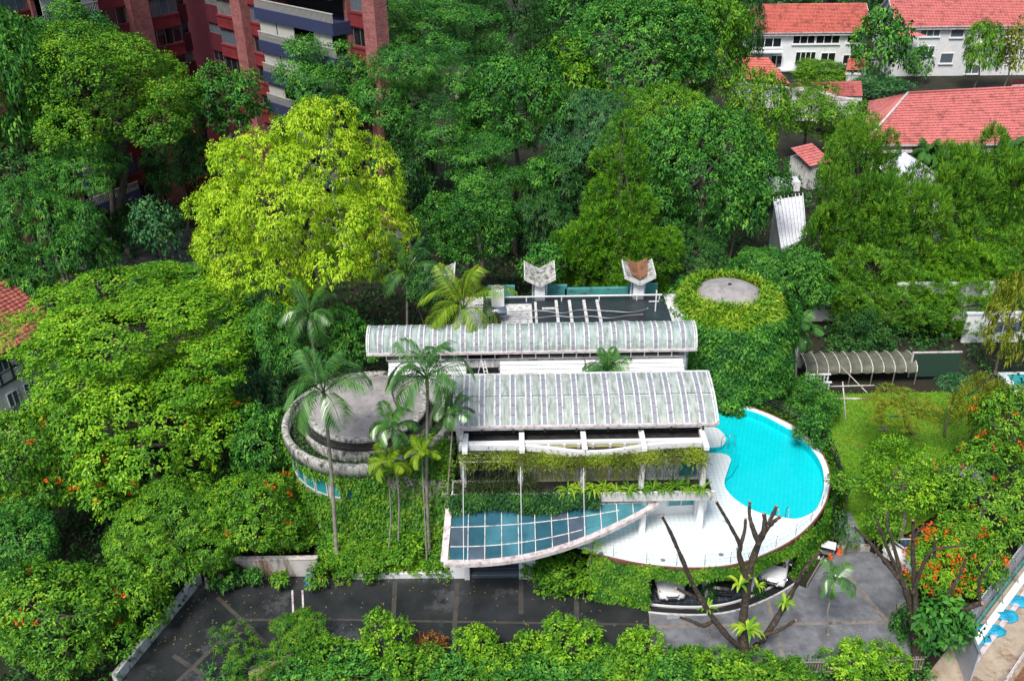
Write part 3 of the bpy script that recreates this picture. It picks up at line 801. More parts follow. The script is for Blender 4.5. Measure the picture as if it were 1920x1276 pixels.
for (u, v) in ((1203, 998), (1310, 993)):
    p = P(u, v, DZ); MB().tube([p, (p.x, p.y, ZL - .05)], .22, 20).build('column', MATS['white_clean'], villa, True, True)
# ledge slab / planter trough
vb('ledge', 'white_dirty', (4.3, 46.6, ZL + .12), (16.6, 2.0, .36))
vb('planter_wall', 'white_dirty', (4.3, 45.66, ZL + .42), (16.6, .14, .5))
vb('planter_soil', 'soil', (4.3, 46.0, ZL + .42), (16.3, .5, .2))
vb('terrace_floor', 'black_mould', (4.3, 46.75, ZL + .31), (16.4, 1.0, .04), 0, 0)
# upper wall, in panels between posts
UW = 47.35
vb('upper_wall', 'mossy_wall', (4.35, UW + .1, 8.2), (8.3, .2, 3.1), 0, 0)
vb('upper_wall', 'white_paint', (10.2, UW + .1, 8.2), (3.4, .2, 3.1), 0, 0)
vb('upper_wall', 'dark_void', (-1.6, UW + .25, 8.2), (3.6, .2, 3.1), 0, 0)
window(villa, (11.0, UW - .02, 8.1), .9, 2.5, 0, 1, 1, 'pane_teal', 'white_dirty'); window(villa, (11.55, UW - .02, 8.1), .3, 2.5, 0, 1, 1, 'pane_teal', 'white_dirty')
window(villa, (.55, UW + .02, 8.2), .75, 2.3, 0, 1, 1, 'pane_teal', 'white_dirty')
vb('side_wall', 'white_dirty', (-3.3, 50.2, 7.9), (.25, 5.2, 4.6)); vb('side_wall', 'white_paint', (12.0, 49.6, 6.7), (.2, 4.1, 6.55))
vb('window_strip', 'pane_teal', (-3.46, 48.4, 8.0), (.08, .9, 2.6), 0, 0)
# mullion grid of the dark glazed bay, and wall ribs
for x in (-2.6, -1.8, -1.0, -.3): MB().bar((x, UW + .1, 6.7), (x, UW + .1, 9.4), .05).build('glazing_bar', MATS['grey_metal'], villa)
for z in (7.6, 8.5): MB().bar((-3.2, UW + .08, z), (.2, UW + .08, z), .05).build('glazing_bar', MATS['grey_metal'], villa)
for x in (1.35, 2.2, 3.2, 4.1, 5.0, 6.1, 7.0, 8.0, 9.2): MB().box((x, UW - .03, 8.1), (.16, .12, 2.9)).build('wall_rib', MATS['white_dirty'], villa)
# terrace posts, pergola beams, wavy fascia
PX = [-3.15, .4, 4.3, 8.0, 11.85]
for x in PX: vb('post', 'white_dirty', (x, 46.15, (ZL + .3 + 9.15) / 2), (.34, .34, 9.15 - ZL - .3), 0, .03)
ZB = 9.55
def fy(x): return 47.15 - .85 * math.exp(-((x - 5.0) / 3.1) ** 2) - (.25 if x < -1 else 0) * 0
xs = [-3.45 + i * 15.5 / 60 for i in range(61)]
m = MB()
for z0, z1, y0, y1 in ((ZB - .32, ZB + .12, -.0, .22),):
    A0 = [(x, fy(x) + y0, z0) for x in xs]; A1 = [(x, fy(x) + y0, z1) for x in xs]; B1 = [(x, fy(x) + y1, z1) for x in xs]; B0 = [(x, fy(x) + y1, z0) for x in xs]
    m.strip(A0, A1); m.strip(A1, B1); m.strip(B1, B0); m.strip(B0, A0)
fix_normals(m.build('wavy_fascia', MATS['white_paint'], villa))
vb('gutter_floor', 'black_mould', (4.3, 48.0, ZB - .3), (15.4, 2.3, .08), 0, 0)
vb('long_beam', 'white_paint', (4.3, 47.42, ZB + .10), (15.4, .20, .26))
for x in PX: vb('cross_beam', 'white_paint', (x + .12, 47.35, ZB + .19), (.34, 2.0, .3)); 
for x in PX: vb('beam_cap', 'black_mould', (x + .12, 48.36, ZB + .22), (.38, .3, .34))
for x in np.linspace(-3.2, 11.8, 17): MB().bar((x, 46.05, 9.14), (x, fy(x), 9.18), .05, .08).build('trellis_rafter', MATS['white_dirty'], villa)
for y in (46.1, 46.5): MB().bar((-3.4, y, 9.2), (12.0, y, 9.2), .06).build('trellis_rail', MATS['white_dirty'], villa)
vb('eave_wall', 'black_mould', (4.3, 48.75, 9.85), (15.5, .2, .75), 0, 0)
vb('eave_gutter', 'roof_edge', (4.45, 48.35, 10.22), (16.7, .42, .24))

# vaulted roofs: each panel, rib and clip is its own piece
def vault(prof_fn, x0, nx, pitch, rows, mat, name, label):
    r = bpy.data.objects.new(name, None); COL.objects.link(r); r.parent = villa; r.location = Vector((x0, 0, 0)) - villa.location; r['label'] = label
    def plate(t0, t1, xa, xb, lift, thick, nm, k=6):
        m = MB(); a = []; b = []; c = []; d = []
        for i in range(k + 1):
            t = t0 + (t1 - t0) * i / k; (y, z), (ny, nz) = prof_fn(t)
            a.append((xa, y + ny * lift, z + nz * lift)); b.append((xb, y + ny * lift, z + nz * lift))
            c.append((xa, y + ny * (lift - thick), z + nz * (lift - thick))); d.append((xb, y + ny * (lift - thick), z + nz * (lift - thick)))
        m.strip(a, b); m.strip(c, a); m.strip(b, d); m.strip(d, c)
        m.add([a[0], b[0], d[0], c[0], a[-1], b[-1], d[-1], c[-1]], [(0, 3, 2, 1), (4, 5, 6, 7)])
        return m.mesh(nm)
    gap = .012
    pm = [plate(t0 + gap, t1 - gap, .13, pitch - .13, (.05 if j else 0.0), .05, 'roof_panel') for j, (t0, t1) in enumerate(rows)]
    e0 = plate(0.0, 1.0, .0, .055, .10, .12, 'seam_strip', 12); e1 = plate(0.0, 1.0, pitch - .055 - .0, pitch, .10, .12, 'seam_strip', 12)
    # grey rib pieces between panels (set as short lengths), white edges both sides
    nseg = 6
    ribs = [plate(i / nseg + .004, (i + 1) / nseg - .004, -.13, .13, .065, .05, 'roof_rib', 2) for i in range(nseg)]
    edg = plate(0.0, 1.0, -.045, .045, .085, .12, 'panel_edge', 12)
    for me in pm: me.materials.append(MATS[mat])
    for me in ribs: me.materials.append(MATS['roof_rib'])
    edg.materials.append(MATS['roof_edge'])
    rnd = random.Random(5)
    for i in range(nx):
        for j, me in enumerate(pm):
            o = put('roof_panel', me, None, r, (i * pitch + .0, 0, rnd.uniform(-.008, .008)))
        if i > 0:
            for me in ribs: put('roof_rib', me, None, r, (i * pitch, 0, rnd.uniform(-.006, .006)))
        put('panel_edge', edg, None, r, (i * pitch + .17, 0, 0)); put('panel_edge', edg, None, r, ((i + 1) * pitch - .17, 0, 0))
    W = nx * pitch
    m = MB(); n = 16
    P0 = [prof_fn(i / n)[0] for i in range(n + 1)]
    m.strip([(0, y, z - .07) for y, z in P0], [(W, y, z - .07) for y, z in P0]); m.build('roof_deck', MATS['roof_edge'], r, False)
    for xx in (0.03, W - .03):
        m = MB(); a = [(xx - .06, y, z + .12) for y, z in P0]; b = [(xx + .06, y, z + .12) for y, z in P0]; c = [(xx - .06, y, z - .2) for y, z in P0]; d = [(xx + .06, y, z - .2) for y, z in P0]
        m.strip(a, b); m.strip(c, a); m.strip(b, d); m.build('end_trim', MATS['roof_edge'], r, False)
        m = MB(); m.add([(xx, P0[0][0], P0[0][1] - .12)] + [(xx, y, z - .12) for y, z in P0] + [(xx, P0[-1][0], P0[0][1] - .12)], [tuple(range(n + 3))]); m.build('end_wall', MATS['white_dirty'], r, False)
    y, z = P0[0]; m = MB().box((W / 2, y - .06, z - .03), (W + .04, .16, .2), 0, .02); m.build('eave_trim', MATS['pale_rim'], r, False)
    y, z = P0[-1]; m = MB().box((W / 2, y + .05, z - .01), (W + .04, .14, .22), 0, .02); m.build('ridge_trim', MATS['roof_edge'], r, False)
    return r
RF = 6.8
def front_prof(t):
    a = math.asin(4.0 / RF) * (1 - t); y = 52.2 - RF * math.sin(a); z = 11.7 - RF + RF * math.cos(a)
    return (y, z), (-math.sin(a), math.cos(a))
def rear_prof(t):
    a = math.radians(174 - 150 * t); return (58.4 + 1.42 * math.cos(a), 10.55 + 1.42 * math.sin(a)), (math.cos(a), math.sin(a))
vault(front_prof, -4.0, 17, 1.0, [(0, .5), (.5, 1)], 'roof_panel', 'front_roof', 'pale green ribbed vaulted roof nearest the terrace')
vault(rear_prof, -10.4, 24, 23.6 / 24, [(0, .64), (.64, 1)], 'roof_panel_rear', 'rear_roof', 'long pale aqua ribbed barrel roof at the back')
# bracket clips under the front eave
for i in range(2, 17, 2): vb('eave_bracket', 'black_metal', (-4.0 + i, 48.02, 10.14), (.12, .1, .22), 0, 0)
# clerestory strip between the roofs
vb('core_wall', 'white_dirty', (4.3, 55.0, 4.9), (16.6, 4.2, 7.2), 0, 0)
vb('valley_roof', 'black_mould', (4.3, 54.2, 8.55), (16.5, 4.0, .1), 0, 0)
for x0, x1 in ((-8.9, -3.3), (-.9, 5.2), (5.3, 12.3)):
    for k in range(3):
        z = 9.36 + k * .155; MB().box(((x0 + x1) / 2, 56.42 + k * .36, z), (x1 - x0, .38, .13), 0, .02).build('louvre_slab', MATS['white_clean'], villa)
vb('clerestory_sill', 'white_paint', (4.3, 56.2, 8.72), (16.6, .16, .2))
for i in range(17):
    x = -3.6 + i * .98
    if i in (1, 2): continue
    window(villa, (x, 56.3, 9.02), .95, .42, 0, 1, 1, 'pane_dark' if i < 14 else 'pane_teal', 'white_clean', fw=.05)
for i in range(22): window(villa, (-8.6 + i * .98, 57.35, 10.12), .95, .4, 0, 1, 1, 'pane_dark', 'white_clean', fw=.05)
vb('clerestory_end', 'white_dirty', (1.8, 57.6, 9.4), (21.6, .3, 1.1), 0, 0)
vb('stair_recess', 'dark_void', (-2.1, 56.24, 9.3), (2.2, .1, 1.1), 0, 0)
vb('left_wing_wall', 'white_dirty', (-6.4, 57.2, 4.6), (4.9, 1.6, 9.0), 0, 0)
lz = thing('step_ladder', (-2.1, 55.2, 8.6), 'aluminium step ladder leaning between the two vaulted roofs', 'ladder')
for a, b in (((-1.75, 55.0, 8.62), (-2.15, 55.75, 10.75)), ((-1.45, 55.0, 8.62), (-1.95, 55.75, 10.75)), ((-2.65, 55.9, 8.62), (-2.2, 55.8, 10.75))):
    MB().bar(a, b, .06).build('stile', MATS['white_plastic'], lz)
for k in range(8):
    f = .08 + k * .115; a = Vector((-1.75, 55.0, 8.62)).lerp(Vector((-2.15, 55.75, 10.75)), f); b = Vector((-1.45, 55.0, 8.62)).lerp(Vector((-1.95, 55.75, 10.75)), f)
    MB().bar(a, b, .05, .05).build('rung', MATS['white_plastic'], lz)

# flat black roof behind, with beams, pipes, teal parapet and two butterfly vents
BR = 10.2
vb('rear_block', 'white_dirty', (4.6, 63.6, 5.05), (17.5, 6.6, 10.1), 0, 0)
vb('flat_roof', 'black_roof', (5.0, 63.5, BR), (14.5, 6.4, .12), 0, 0)
for x in (3.55, 4.6, 5.75, 6.8): vb('roof_beam', 'white_dirty', (x, 63.3, BR + .17), (.24, 4.2, .22))
vb('roof_beam', 'white_dirty', (1.9, 62.9, BR + .16), (.2, 4.6, .2)); vb('roof_beam', 'white_dirty', (3.0, 64.2, BR + .15), (1.2, .16, .16))
vb('white_patch', 'white_dirty', (.4, 63.6, BR + .07), (2.4, 3.2, .02), 0, 0)
for k in range(3):
    for j in range(2):
        vb('roof_slab', 'black_roof', (8.2 + k * 1.35, 61.6 + j * 1.5, BR + .08), (1.28, 1.42, .05), 0, .01)
for x, w, h in ((-.8, 2.2, .9), (3.2, 2.6, .9), (6.9, 5.2, .6), (10.6, 2.4, .9)): vb('parapet', 'teal_paint', (x, 66.75, BR + h / 2 + .06), (w, .3, h))
pr = thing('roof_pipe_rail', (5, 65.6, BR), 'white pipe rail running across the black flat roof', 'pipe')
MB().tube([(-2.0, 65.6, BR + .5), (12.0, 65.6, BR + .5)], .07, 8).build('pipe', MATS['white_plastic'], pr, True, True)
for x in (-1.5, 1.2, 4.0, 7, 10, 11.8): MB().tube([(x, 65.6, BR + .05), (x, 65.6, BR + .52)], .05, 7).build('stand', MATS['white_plastic'], pr)
rnd = random.Random(3)
for k, lab in enumerate(('grey hose looping across the front of the black flat roof', 'grey cable crossing the middle of the black flat roof', 'pale cable sagging across the right of the black flat roof')):
    pts = [(-1.2 + k * .5 + i * 1.35, 61.4 + k * .9 + rnd.uniform(-.35, .35), BR + .34 + .04 * k) for i in range(9)]
    tag(MB().tube(spline(pts, 5), .035, 6).build('roof_cable', MATS['grey_metal'], None, True, True), lab, 'cable')
def vent(u, v, label, hid=False):
    p = A(u, v, 66.1); e = thing('butterfly_vent', (p.x, 66.1, BR), label, 'roof vent')
    MB().box((0, 0, .95), (.95, .7, 1.9), 0, .02).build('pier', MATS['white_paint'], e, False)
    for s in (-1, 1): MB().box((s * .62, .25, .85), (.12, .12, 1.7)).build('leg', MATS['white_paint'], e, False)
    for s in (-1, 1):
        a, b = (0, -.75, 1.75), (s * 1.32, -.75, 2.45); c, d = (s * 1.32, 2.0, 2.75), (0, 2.0, 2.05)
        th = Vector((0, 0, .12)); vs = [Vector(q) for q in (a, b, c, d)]
        if s < 0: vs = vs[::-1]
        m = MB().add([q + th for q in vs] + [q - th for q in vs], [(0, 1, 2, 3), (7, 6, 5, 4)] + [(i, 4 + i, 4 + (i + 1) % 4, (i + 1) % 4) for i in range(4)])
        fix_normals(m.build('wing', MATS['concrete_ring'], e, False))
        MB().bar((s * 1.36, -.8, 2.45), (s * 1.36, 2.0, 2.75), .09, .34).build('wing_edge', MATS['white_dirty'], e, False)
        MB().bar((0, -.8, 1.75), (s * 1.36, -.8, 2.45), .09, .3).build('wing_edge', MATS['white_dirty'], e, False)
    e.scale = (.88, .88, .9)
    return e
vent(1012, 555, 'white butterfly shaped roof vent left of the two on the black roof')
vent(1196, 553, 'white butterfly shaped roof vent with brown leaf litter in its valley')
vent(826, 560, 'butterfly shaped roof vent half hidden behind the coconut palm')
p = A(1196, 553, 66.1); tag(MB().add([(p.x - .6, 65.8, BR + 2.2), (p.x, 65.6, BR + 1.9), (p.x + .6, 65.8, BR + 2.2), (p.x + .85, 67.9, BR + 2.7), (p.x, 68.0, BR + 2.22), (p.x - .85, 67.9, BR + 2.7)], [(0, 1, 4, 5), (1, 2, 3, 4)]).build('leaf_litter', MATS['site_brown']), 'brown leaf litter lying in the right roof vent', 'leaf litter', kind='stuff')
ac = thing('cooling_tower', A(934, 580, 65.0), 'white box cooling unit with round fan on top at the roof edge', 'cooling unit'); ac.location.z = BR
MB().box((0, 0, .8), (1.0, .9, 1.6), 0, .03).build('casing', MATS['white_clean'], ac, False)
MB().lathe([(.18, 1.62), (.36, 1.62), (.40, 1.72), (.34, 1.72), (.30, 1.64)], (0, 0, 0), 18).build('fan_ring', MATS['pale_rim'], ac, False, True)
MB().lathe([(0, 1.67), (.14, 1.66), (.18, 1.62)], (0, 0, 0), 14).build('fan_hub', MATS['grey_metal'], ac, False)
tk = thing('water_tank', A(932, 590, 62.6), 'horizontal steel water tank beside the white cooling unit', 'tank'); tk.location.z = BR
MB().tube([(-.75, 0, .75), (-.7, 0, .75), (.7, 0, .75), (.75, 0, .75)], [.28, .42, .42, .28], 18).build('drum', MATS['steel'], tk, False, True)
for s in (-.45, .45): MB().box((s, 0, .19), (.12, .7, .36)).build('foot', MATS['grey_metal'], tk, False)
po = thing('antenna_post', A(1229, 575, 63.6), 'white pole with a short crossbar at the right end of the black roof', 'pole'); po.location.z = BR
MB().bar((0, 0, 0), (0, 0, 1.9), .09).build('pole', MATS['white_plastic'], po, False); MB().bar((-.55, 0, .95), (.25, 0, .95), .06).build('crossbar', MATS['white_plastic'], po, False)

# entrance canopy: a blade of glass panes between bars, over steps
can = thing('glass_canopy', (0, 43, 4), 'teal glass canopy with a curved pale rim over the entrance steps', 'canopy')
B0, B1 = Vector((-4.15, 45.55, 5.95)), Vector((8.75, 45.95, 5.95))
F = [P(832, 1055, 4.55), P(905, 1054, 4.56), P(980, 1045, 4.62), P(1045, 1029, 4.75), P(1100, 1010, 4.95), P(1150, 988, 5.2), P(1195, 965, 5.5), P(1232, 943, 5.9)]
Fs = spline(F, 6)
def canf(x):
    for i in range(len(Fs) - 1):
        if Fs[i].x <= x <= Fs[i + 1].x:
            return Fs[i].lerp(Fs[i + 1], (x - Fs[i].x) / (Fs[i + 1].x - Fs[i].x))
    return Fs[0] if x < Fs[0].x else Fs[-1]
for i in range(len(Fs) - 1): pass
m = MB()
for s0, s1, z0, z1 in ((.0, .30, -.12, .08),):
    T = []
    for i, p in enumerate(Fs):
        t = (Fs[min(i + 1, len(Fs) - 1)] - Fs[max(i - 1, 0)]).normalized(); nrm = Vector((t.y, -t.x, 0)).normalized()
        T.append((p + nrm * .20, p - nrm * .20))
    a = [p + Vector((0, 0, .10)) for p, q in T]; b = [q + Vector((0, 0, .10)) for p, q in T]; c = [q - Vector((0, 0, .16)) for p, q in T]; d = [p - Vector((0, 0, .16)) for p, q in T]
    m.strip(a, b); m.strip(b, c); m.strip(c, d); m.strip(d, a)
fix_normals(m.build('curved_rim', MATS['pale_rim'], can))
MB().bar(F[0] + Vector((.02, .06, -.02)), B0 + Vector((0, 0, 0)), .42, .24).build('side_rim', MATS['pale_rim'], can)
MB().bar(B0, B1, .12, .16).build('back_rail', MATS['white_dirty'], can)
xsn = [-3.95 + i * 1.04 for i in range(13)]
def back(x): return B0.lerp(B1, (x - B0.x) / (B1.x - B0.x))
for i, x in enumerate(xsn[1:]):
    f = canf(x); b = back(x)
    MB().bar(f + Vector((0, 0, .03)), b + Vector((0, 0, .03)), .05, .12).build('glazing_bar', MATS['white_dirty'], can)
for x in (PX[0], PX[1], PX[2]):          # tall tie rods rising to the terrace posts
    f = canf(x); MB().tube([f + Vector((0, 0, .1)), (x, 45.95, 9.2)], .02, 6).build('tie_rod', MATS['white_plastic'], can)
edges = [B0.x + .1] + xsn[1:] + [8.6]
for i in range(len(edges) - 1):
    x0, x1 = edges[i] + .035, edges[i + 1] - .035
    for (s0, s1) in ((0.02, .34), (.35, .70), (.71, .985)):
        q = []
        for (x, s) in ((x0, s1), (x1, s1), (x1, s0), (x0, s0)):
            q.append(back(x).lerp(canf(x), s))
        if (q[0] - q[3]).length < .12: continue
        m = MB().add(q + [p - Vector((0, 0, .012)) for p in q], [(0, 1, 2, 3), (7, 6, 5, 4), (0, 4, 5, 1), (1, 5, 6, 2), (2, 6, 7, 3), (3, 7, 4, 0)])
        m.build('pane', MATS[rnd.choice(('glass_teal', 'glass_teal', 'glass_deep', 'glass_deep', 'glass_smoky')) if i < 8 else 'glass_light'], can)
for s in (.345, .705):
    pts = [back(x).lerp(canf(x), s) for x in np.linspace(-4.0, 6.6 if s < .5 else 4.2, 30)]
    for i in range(len(pts) - 1): pass
    MB().tube(pts, .035, 6).build('cross_bar', MATS['white_dirty'], can)
# porch: steps and flank walls, and white garden wall
st = thing('entrance_steps', (-1.4, 45.6, 0), 'dark slate entrance steps rising between two white flank walls', 'steps')
for k in range(12): MB().box((-1.4, 45.75 + .32 * k, (k + 1) * .28 / 2), (3.2, .34, (k + 1) * .28), 0, .015).build('step', MATS['dark_floor' if k % 2 else 'pane_grey'], st)
for x in (-3.2, .4): MB().box((x, 46.4, .95), (.36, 2.0, 1.9), 0, .03).build('flank_wall', MATS['white_paint'], st)
gw = thing('garden_wall', (-7, 45.7, 0), 'low white wall edging the planted bank left of the steps', 'wall')
MB().box((-7.15, 45.78, .22), (7.5, .25, .48), 0, .03).build('wall', MATS['white_paint'], gw)
MB().box((-3.85, 45.7, .75), (.95, .3, 1.5), 0, .03).build('end_pier', MATS['white_paint'], gw)
gw = thing('garden_wall', (1.5, 45.5, 0), 'low white wall at the foot of the ivy right of the steps', 'wall')
MB().box((1.35, 45.5, .35), (1.6, .25, .7), 0, .03).build('wall', MATS['white_paint'], gw)
MB().box((.95, 45.62, .85), (.75, .3, 1.7), 0, .03).build('end_pier', MATS['white_paint'], gw)
MB().box((-1.4, 49.6, 2.2), (11, .2, 4.3)).build('porch_wall', MATS['curtain_teal'], st)

# ------------------------------------------------------------------ round pavilion (left) with ring parapet and domed roof
RC = Vector((-10.2, 54.0, 0))
rp = thing('round_pavilion', RC, 'round ivy clad pavilion with grey domed roof and mossy ring parapet', 'pavilion')
MB().lathe([(5.55, 0), (5.55, 7.0)], (0, 0, 0), 72).build('drum_wall', MATS['stained_wall'], rp, False, True)
MB().lathe([(5.45, 6.55), (5.95, 6.6), (6.0, 7.35), (5.92, 7.5), (5.60, 7.5), (5.52, 7.4), (5.50, 6.7), (4.3, 6.7)], (0, 0, 0), 72).build('ring_parapet', MATS['concrete_ring'], rp, False, True)
MB().lathe([(4.5, 6.7), (4.5, 7.5), (4.42, 7.6), (4.12, 7.6)], (0, 0, 0), 72).build('lower_tier', MATS['concrete_ring'], rp, False, True)
MB().lathe([(4.12, 7.2), (4.12, 8.15), (4.02, 8.28), (3.9, 8.3)], (0, 0, 0), 72).build('upper_tier', MATS['black_mould'], rp, False, True)
MB().lathe([(4.13, 8.02), (4.20, 8.06), (4.20, 8.26), (4.10, 8.33), (3.85, 8.335)], (0, 0, 0), 72).build('tier_rim', MATS['concrete_ring'], rp, False, True)
MB().lathe([(4.13, 7.6), (4.5, 7.62)], (0, 0, 0), 72).build('tier_ledge', MATS['black_mould'], rp, False, True)
MB().lathe([(3.9, 8.3), (3.2, 8.48), (2.2, 8.66), (1.1, 8.76), (0.001, 8.8)], (0, 0, 0), 72).build('dome', MATS['concrete_dome'], rp, False, True)
MB().lathe([(5.5, 6.72), (4.5, 6.74)], (0, 0, 0), 48).build('gutter_soil', MATS['soil'], rp, False)
for k, a in enumerate((-163, -152, -141, -130, -119, -108, -97, -80)):
    t = math.radians(a)
    if k == 7: t = math.radians(-72)
    window(rp, RC + Vector((5.6 * math.cos(t), 5.6 * math.sin(t), 5.15)), .92 if k < 5 else .62, 1.25, t + math.pi / 2, 1, 1, 'pane_teal', 'white_dirty')
# ivy block between pavilion and villa
ib = thing('ivy_block', (-6.6, 49.6, 0), 'ivy smothered wall block linking the round pavilion to the villa', 'wall')
MB().prism([(-9.6, 48.55), (-4.25, 47.5), (-4.25, 52.2), (-6.0, 52.2), (-9.6, 49.5)], 0, 6.9).build('wall', MATS['stained_wall'], ib)
# small teal glass lean-to and white stepped frame in the ivy
lt = thing('glass_lean_to', P(608, 1000, .8), 'small teal glass lean-to with white edge beside the ivy wall', 'lean-to')
b = lt.location
MB().add([(-.1, -.3, 0), (.55, -.75, 0), (.55, -.75, 1.3), (-.1, -.3, 2.3), (-.1, .3, 0), (.55, .3, 0), (.55, .3, 1.3), (-.1, .3, 2.3)], [(0, 1, 2, 3), (4, 7, 6, 5), (1, 5, 6, 2), (3, 2, 6, 7), (0, 3, 7, 4)]).build('glass', MATS['pane_teal'], lt, False)
MB().bar((-.14, -.34, 2.3), (.05, .3, 2.36), .16, .14).bar((-.14, -.36, 0), (-.14, -.34, 2.3), .1).build('edge', MATS['white_paint'], lt, False)
sw = thing('stepped_vent', P(680, 1000, .6), 'white stepped louvre strip standing in the ivy', 'louvre')
for k in range(5): MB().box((.03 * k, .05, .25 + .33 * k), (.36 - .02 * k, .3, .12), 0, .01).build('slat', MATS['white_paint'], sw, False)
MB().bar((-.2, .0, 0), (-.12, .0, 1.75), .09).build('upright', MATS['white_paint'], sw, False)

# ------------------------------------------------------------------ fig covered round tower
TC = Vector((17.3, 65.6, 0))
tw = thing('round_tower', TC, 'round tower smothered in creeper with a grey domed cap', 'tower')
MB().lathe([(4.3, 0), (4.3, 7.2), (3.6, 9.2), (2.6, 10.0), (2.6, 10.7)], (0, 0, 0), 48).build('drum_wall', MATS['stained_wall'], tw, False, True)
MB().lathe([(2.75, 10.62), (2.6, 10.82), (2.0, 11.15), (1.1, 11.42), (.2, 11.52), (.001, 11.53)], (0, 0, 0), 48).build('dome', MATS['concrete_dome'], tw, False, True)
MB().lathe([(.0, 11.62), (.12, 11.6), (.18, 11.5)], (0, 0, 0), 12).build('vent_cap', MATS['black_mould'], tw, False)
# ------------------------------------------------------------------ red brick apartment block behind the trees
apt = thing('apartment_block', (-40, 124, 0), 'tall red brick apartment block with navy balconies behind the trees', 'building')
worn('curtain_grey', (.10, .10, .10), (.22, .22, .21), 1.2, rough=.6)
CR = Vector((-40, 124, 0)); FH = 3.55; NF = 10
def wing(org, e, bays):
    """bays: list of (kind, width); local x along e, outward = right hand side of e"""
    ang = math.atan2(e[1], e[0]); R = Matrix.Rotation(ang, 3, 'Z')
    def loc(x, y, z): return Vector(org) + R @ Vector((x, y, z)) - apt.location
    x = 0.0
    for kind, w in bays:
        cx = x + w / 2
        if kind == 'pil':
            put('pilaster', MB().box((0, 0, 0), (w, 1.6, NF * FH), 0, 0).mesh('pilaster'), MATS['brick'], apt, loc(cx, .1, NF * FH / 2), (0, 0, ang))
        elif kind in ('bay', 'recess'):
            back = 0.5 if kind == 'bay' else 1.6
            mt = 'red_spandrel' if kind == 'bay' else 'maroon'
            ht = 1.9 if kind == 'bay' else 1.35
            nx = max(2, int(round(w / 1.25)))
            sp = MB().box((0, 0, 0), (w, .3, FH - ht), 0, 0)
            if kind == 'bay': sp.box((0, -.19, (FH - ht) / 2 - .12), (w, .1, .2)).box((0, -.19, -(FH - ht) / 2 + .2), (w, .08, .12))
            sme = sp.mesh('spandrel')
            for k in range(NF):
                put('spandrel', sme, MATS[mt], apt, loc(cx, back, k * FH + (FH - ht) / 2), (0, 0, ang))
                o = window(apt, loc(cx, back + .12, k * FH + FH - ht / 2) , w - .1, ht, ang, nx, 1, ('pane_dark', 'pane_dark', 'pane_grey', 'pane_dark', 'curtain_grey')[(k * 7 + int(cx * 3)) % 5], 'grey_metal', fw=.09, world=False)
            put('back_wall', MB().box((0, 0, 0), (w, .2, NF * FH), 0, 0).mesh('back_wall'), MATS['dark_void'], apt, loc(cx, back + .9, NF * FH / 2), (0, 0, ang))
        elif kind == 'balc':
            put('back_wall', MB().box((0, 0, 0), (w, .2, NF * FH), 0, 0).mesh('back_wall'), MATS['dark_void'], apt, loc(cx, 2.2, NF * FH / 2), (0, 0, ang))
            slab = MB().box((0, 0, 0), (w, 4.2, 1.25), 0, 0).mesh('balcony_slab'); slab.materials.append(MATS['navy_paint'])
            bl = MB()
            n = int(w / .22)
            for i in range(n): bl.box((-w / 2 + (i + .5) * w / n, 0, 0), (.06, .06, .9))
            bl.box((0, 0, .48), (w, .12, .1)); blm = bl.mesh('balustrade'); blm.materials.append(MATS['blind'])
            bm_ = MB().box((0, 0, 0), (w * .22, .07, 2.0), 0, 0).mesh('blind'); bm_.materials.append(MATS['blind'])
            for k in range(NF):
                put('balcony_slab', slab, None, apt, loc(cx, .1, k * FH), (0, 0, ang))
                put('balustrade', blm, None, apt, loc(cx, -1.85, k * FH + 1.07), (0, 0, ang))
                pat = {0: (0, 1), 1: (), 2: (0,), 3: (0, 1, 3), 4: (3,)}[(k * 3 + int(w)) % 5]
                for q in pat: put('blind', bm_, None, apt, loc(x + w * (.13 + .235 * q), -1.6, k * FH + FH - 1.5), (0, 0, ang))
            for q in (0, w):
                put('fin', MB().box((0, 0, 0), (.5, 2.2, NF * FH), 0, 0).mesh('fin'), MATS['brick'], apt, loc(x + (.3 if q == 0 else w - .3), 1.1, NF * FH / 2), (0, 0, ang))
        x += w
eL = Vector((.515, .857, 0)); eR = Vector((.71, -.704, 0))
LB = [('balc', 12), ('pil', 2.0), ('bay', 5.4), ('pil', 2.2), ('bay', 6), ('balc', 7), ('bay', 5.2), ('pil', 2.6), ('bay', 5.2), ('recess', 2.2)]
wing(CR - eL * sum(w for _, w in LB), eL, LB)
wing(CR, eR, [('recess', 4.8), ('bay', 5.6), ('pil', 2.2), ('bay', 5.2), ('balc', 15), ('bay', 3.6), ('pil', 2.0)])
put('core', MB().box((0, 0, 0), (16, 10, NF * FH), .15, 0).mesh('core'), MATS['maroon'], apt, Vector((-1.5, 8.6, NF * FH / 2)))
# paved court in front of the block
pv = tag(sheet('court_paving', [P(130, 505), P(120, 455), P(330, 430), P(480, 420), P(830, 400), P(830, 460), P(480, 480), P(300, 500)], -.02, MATS['concrete_yard']), kind='structure')
cw = thing('court_wall', P(250, 392), 'pale banded terrace wall at the foot of the red apartment block', 'wall')
a, b = P(185, 400), P(345, 355)
MB().bar(a + Vector((0, 0, .5)), b + Vector((0, 0, .5)), .3, 1.0).build('wall', MATS['stained_wall'], cw)
MB().bar(a + Vector((0, 0, 1.1)), b + Vector((0, 0, 1.1)), .42, .14).build('coping', MATS['pale_rim'], cw)
rf = thing('porch_roof', P(770, 430, 3.5), 'grey flat porch roof glimpsed between the yellow tree and round tree', 'roof')
MB().box((0, 0, 0), (8, 5, .25), .1, .03).build('slab', MATS['concrete_yard'], rf, False)
for sx in (-3.6, 3.6):
    for sy in (-2, 2): MB().box((sx, sy, -1.8), (.25, .25, 3.5)).build('post', MATS['grey_metal'], rf, False)

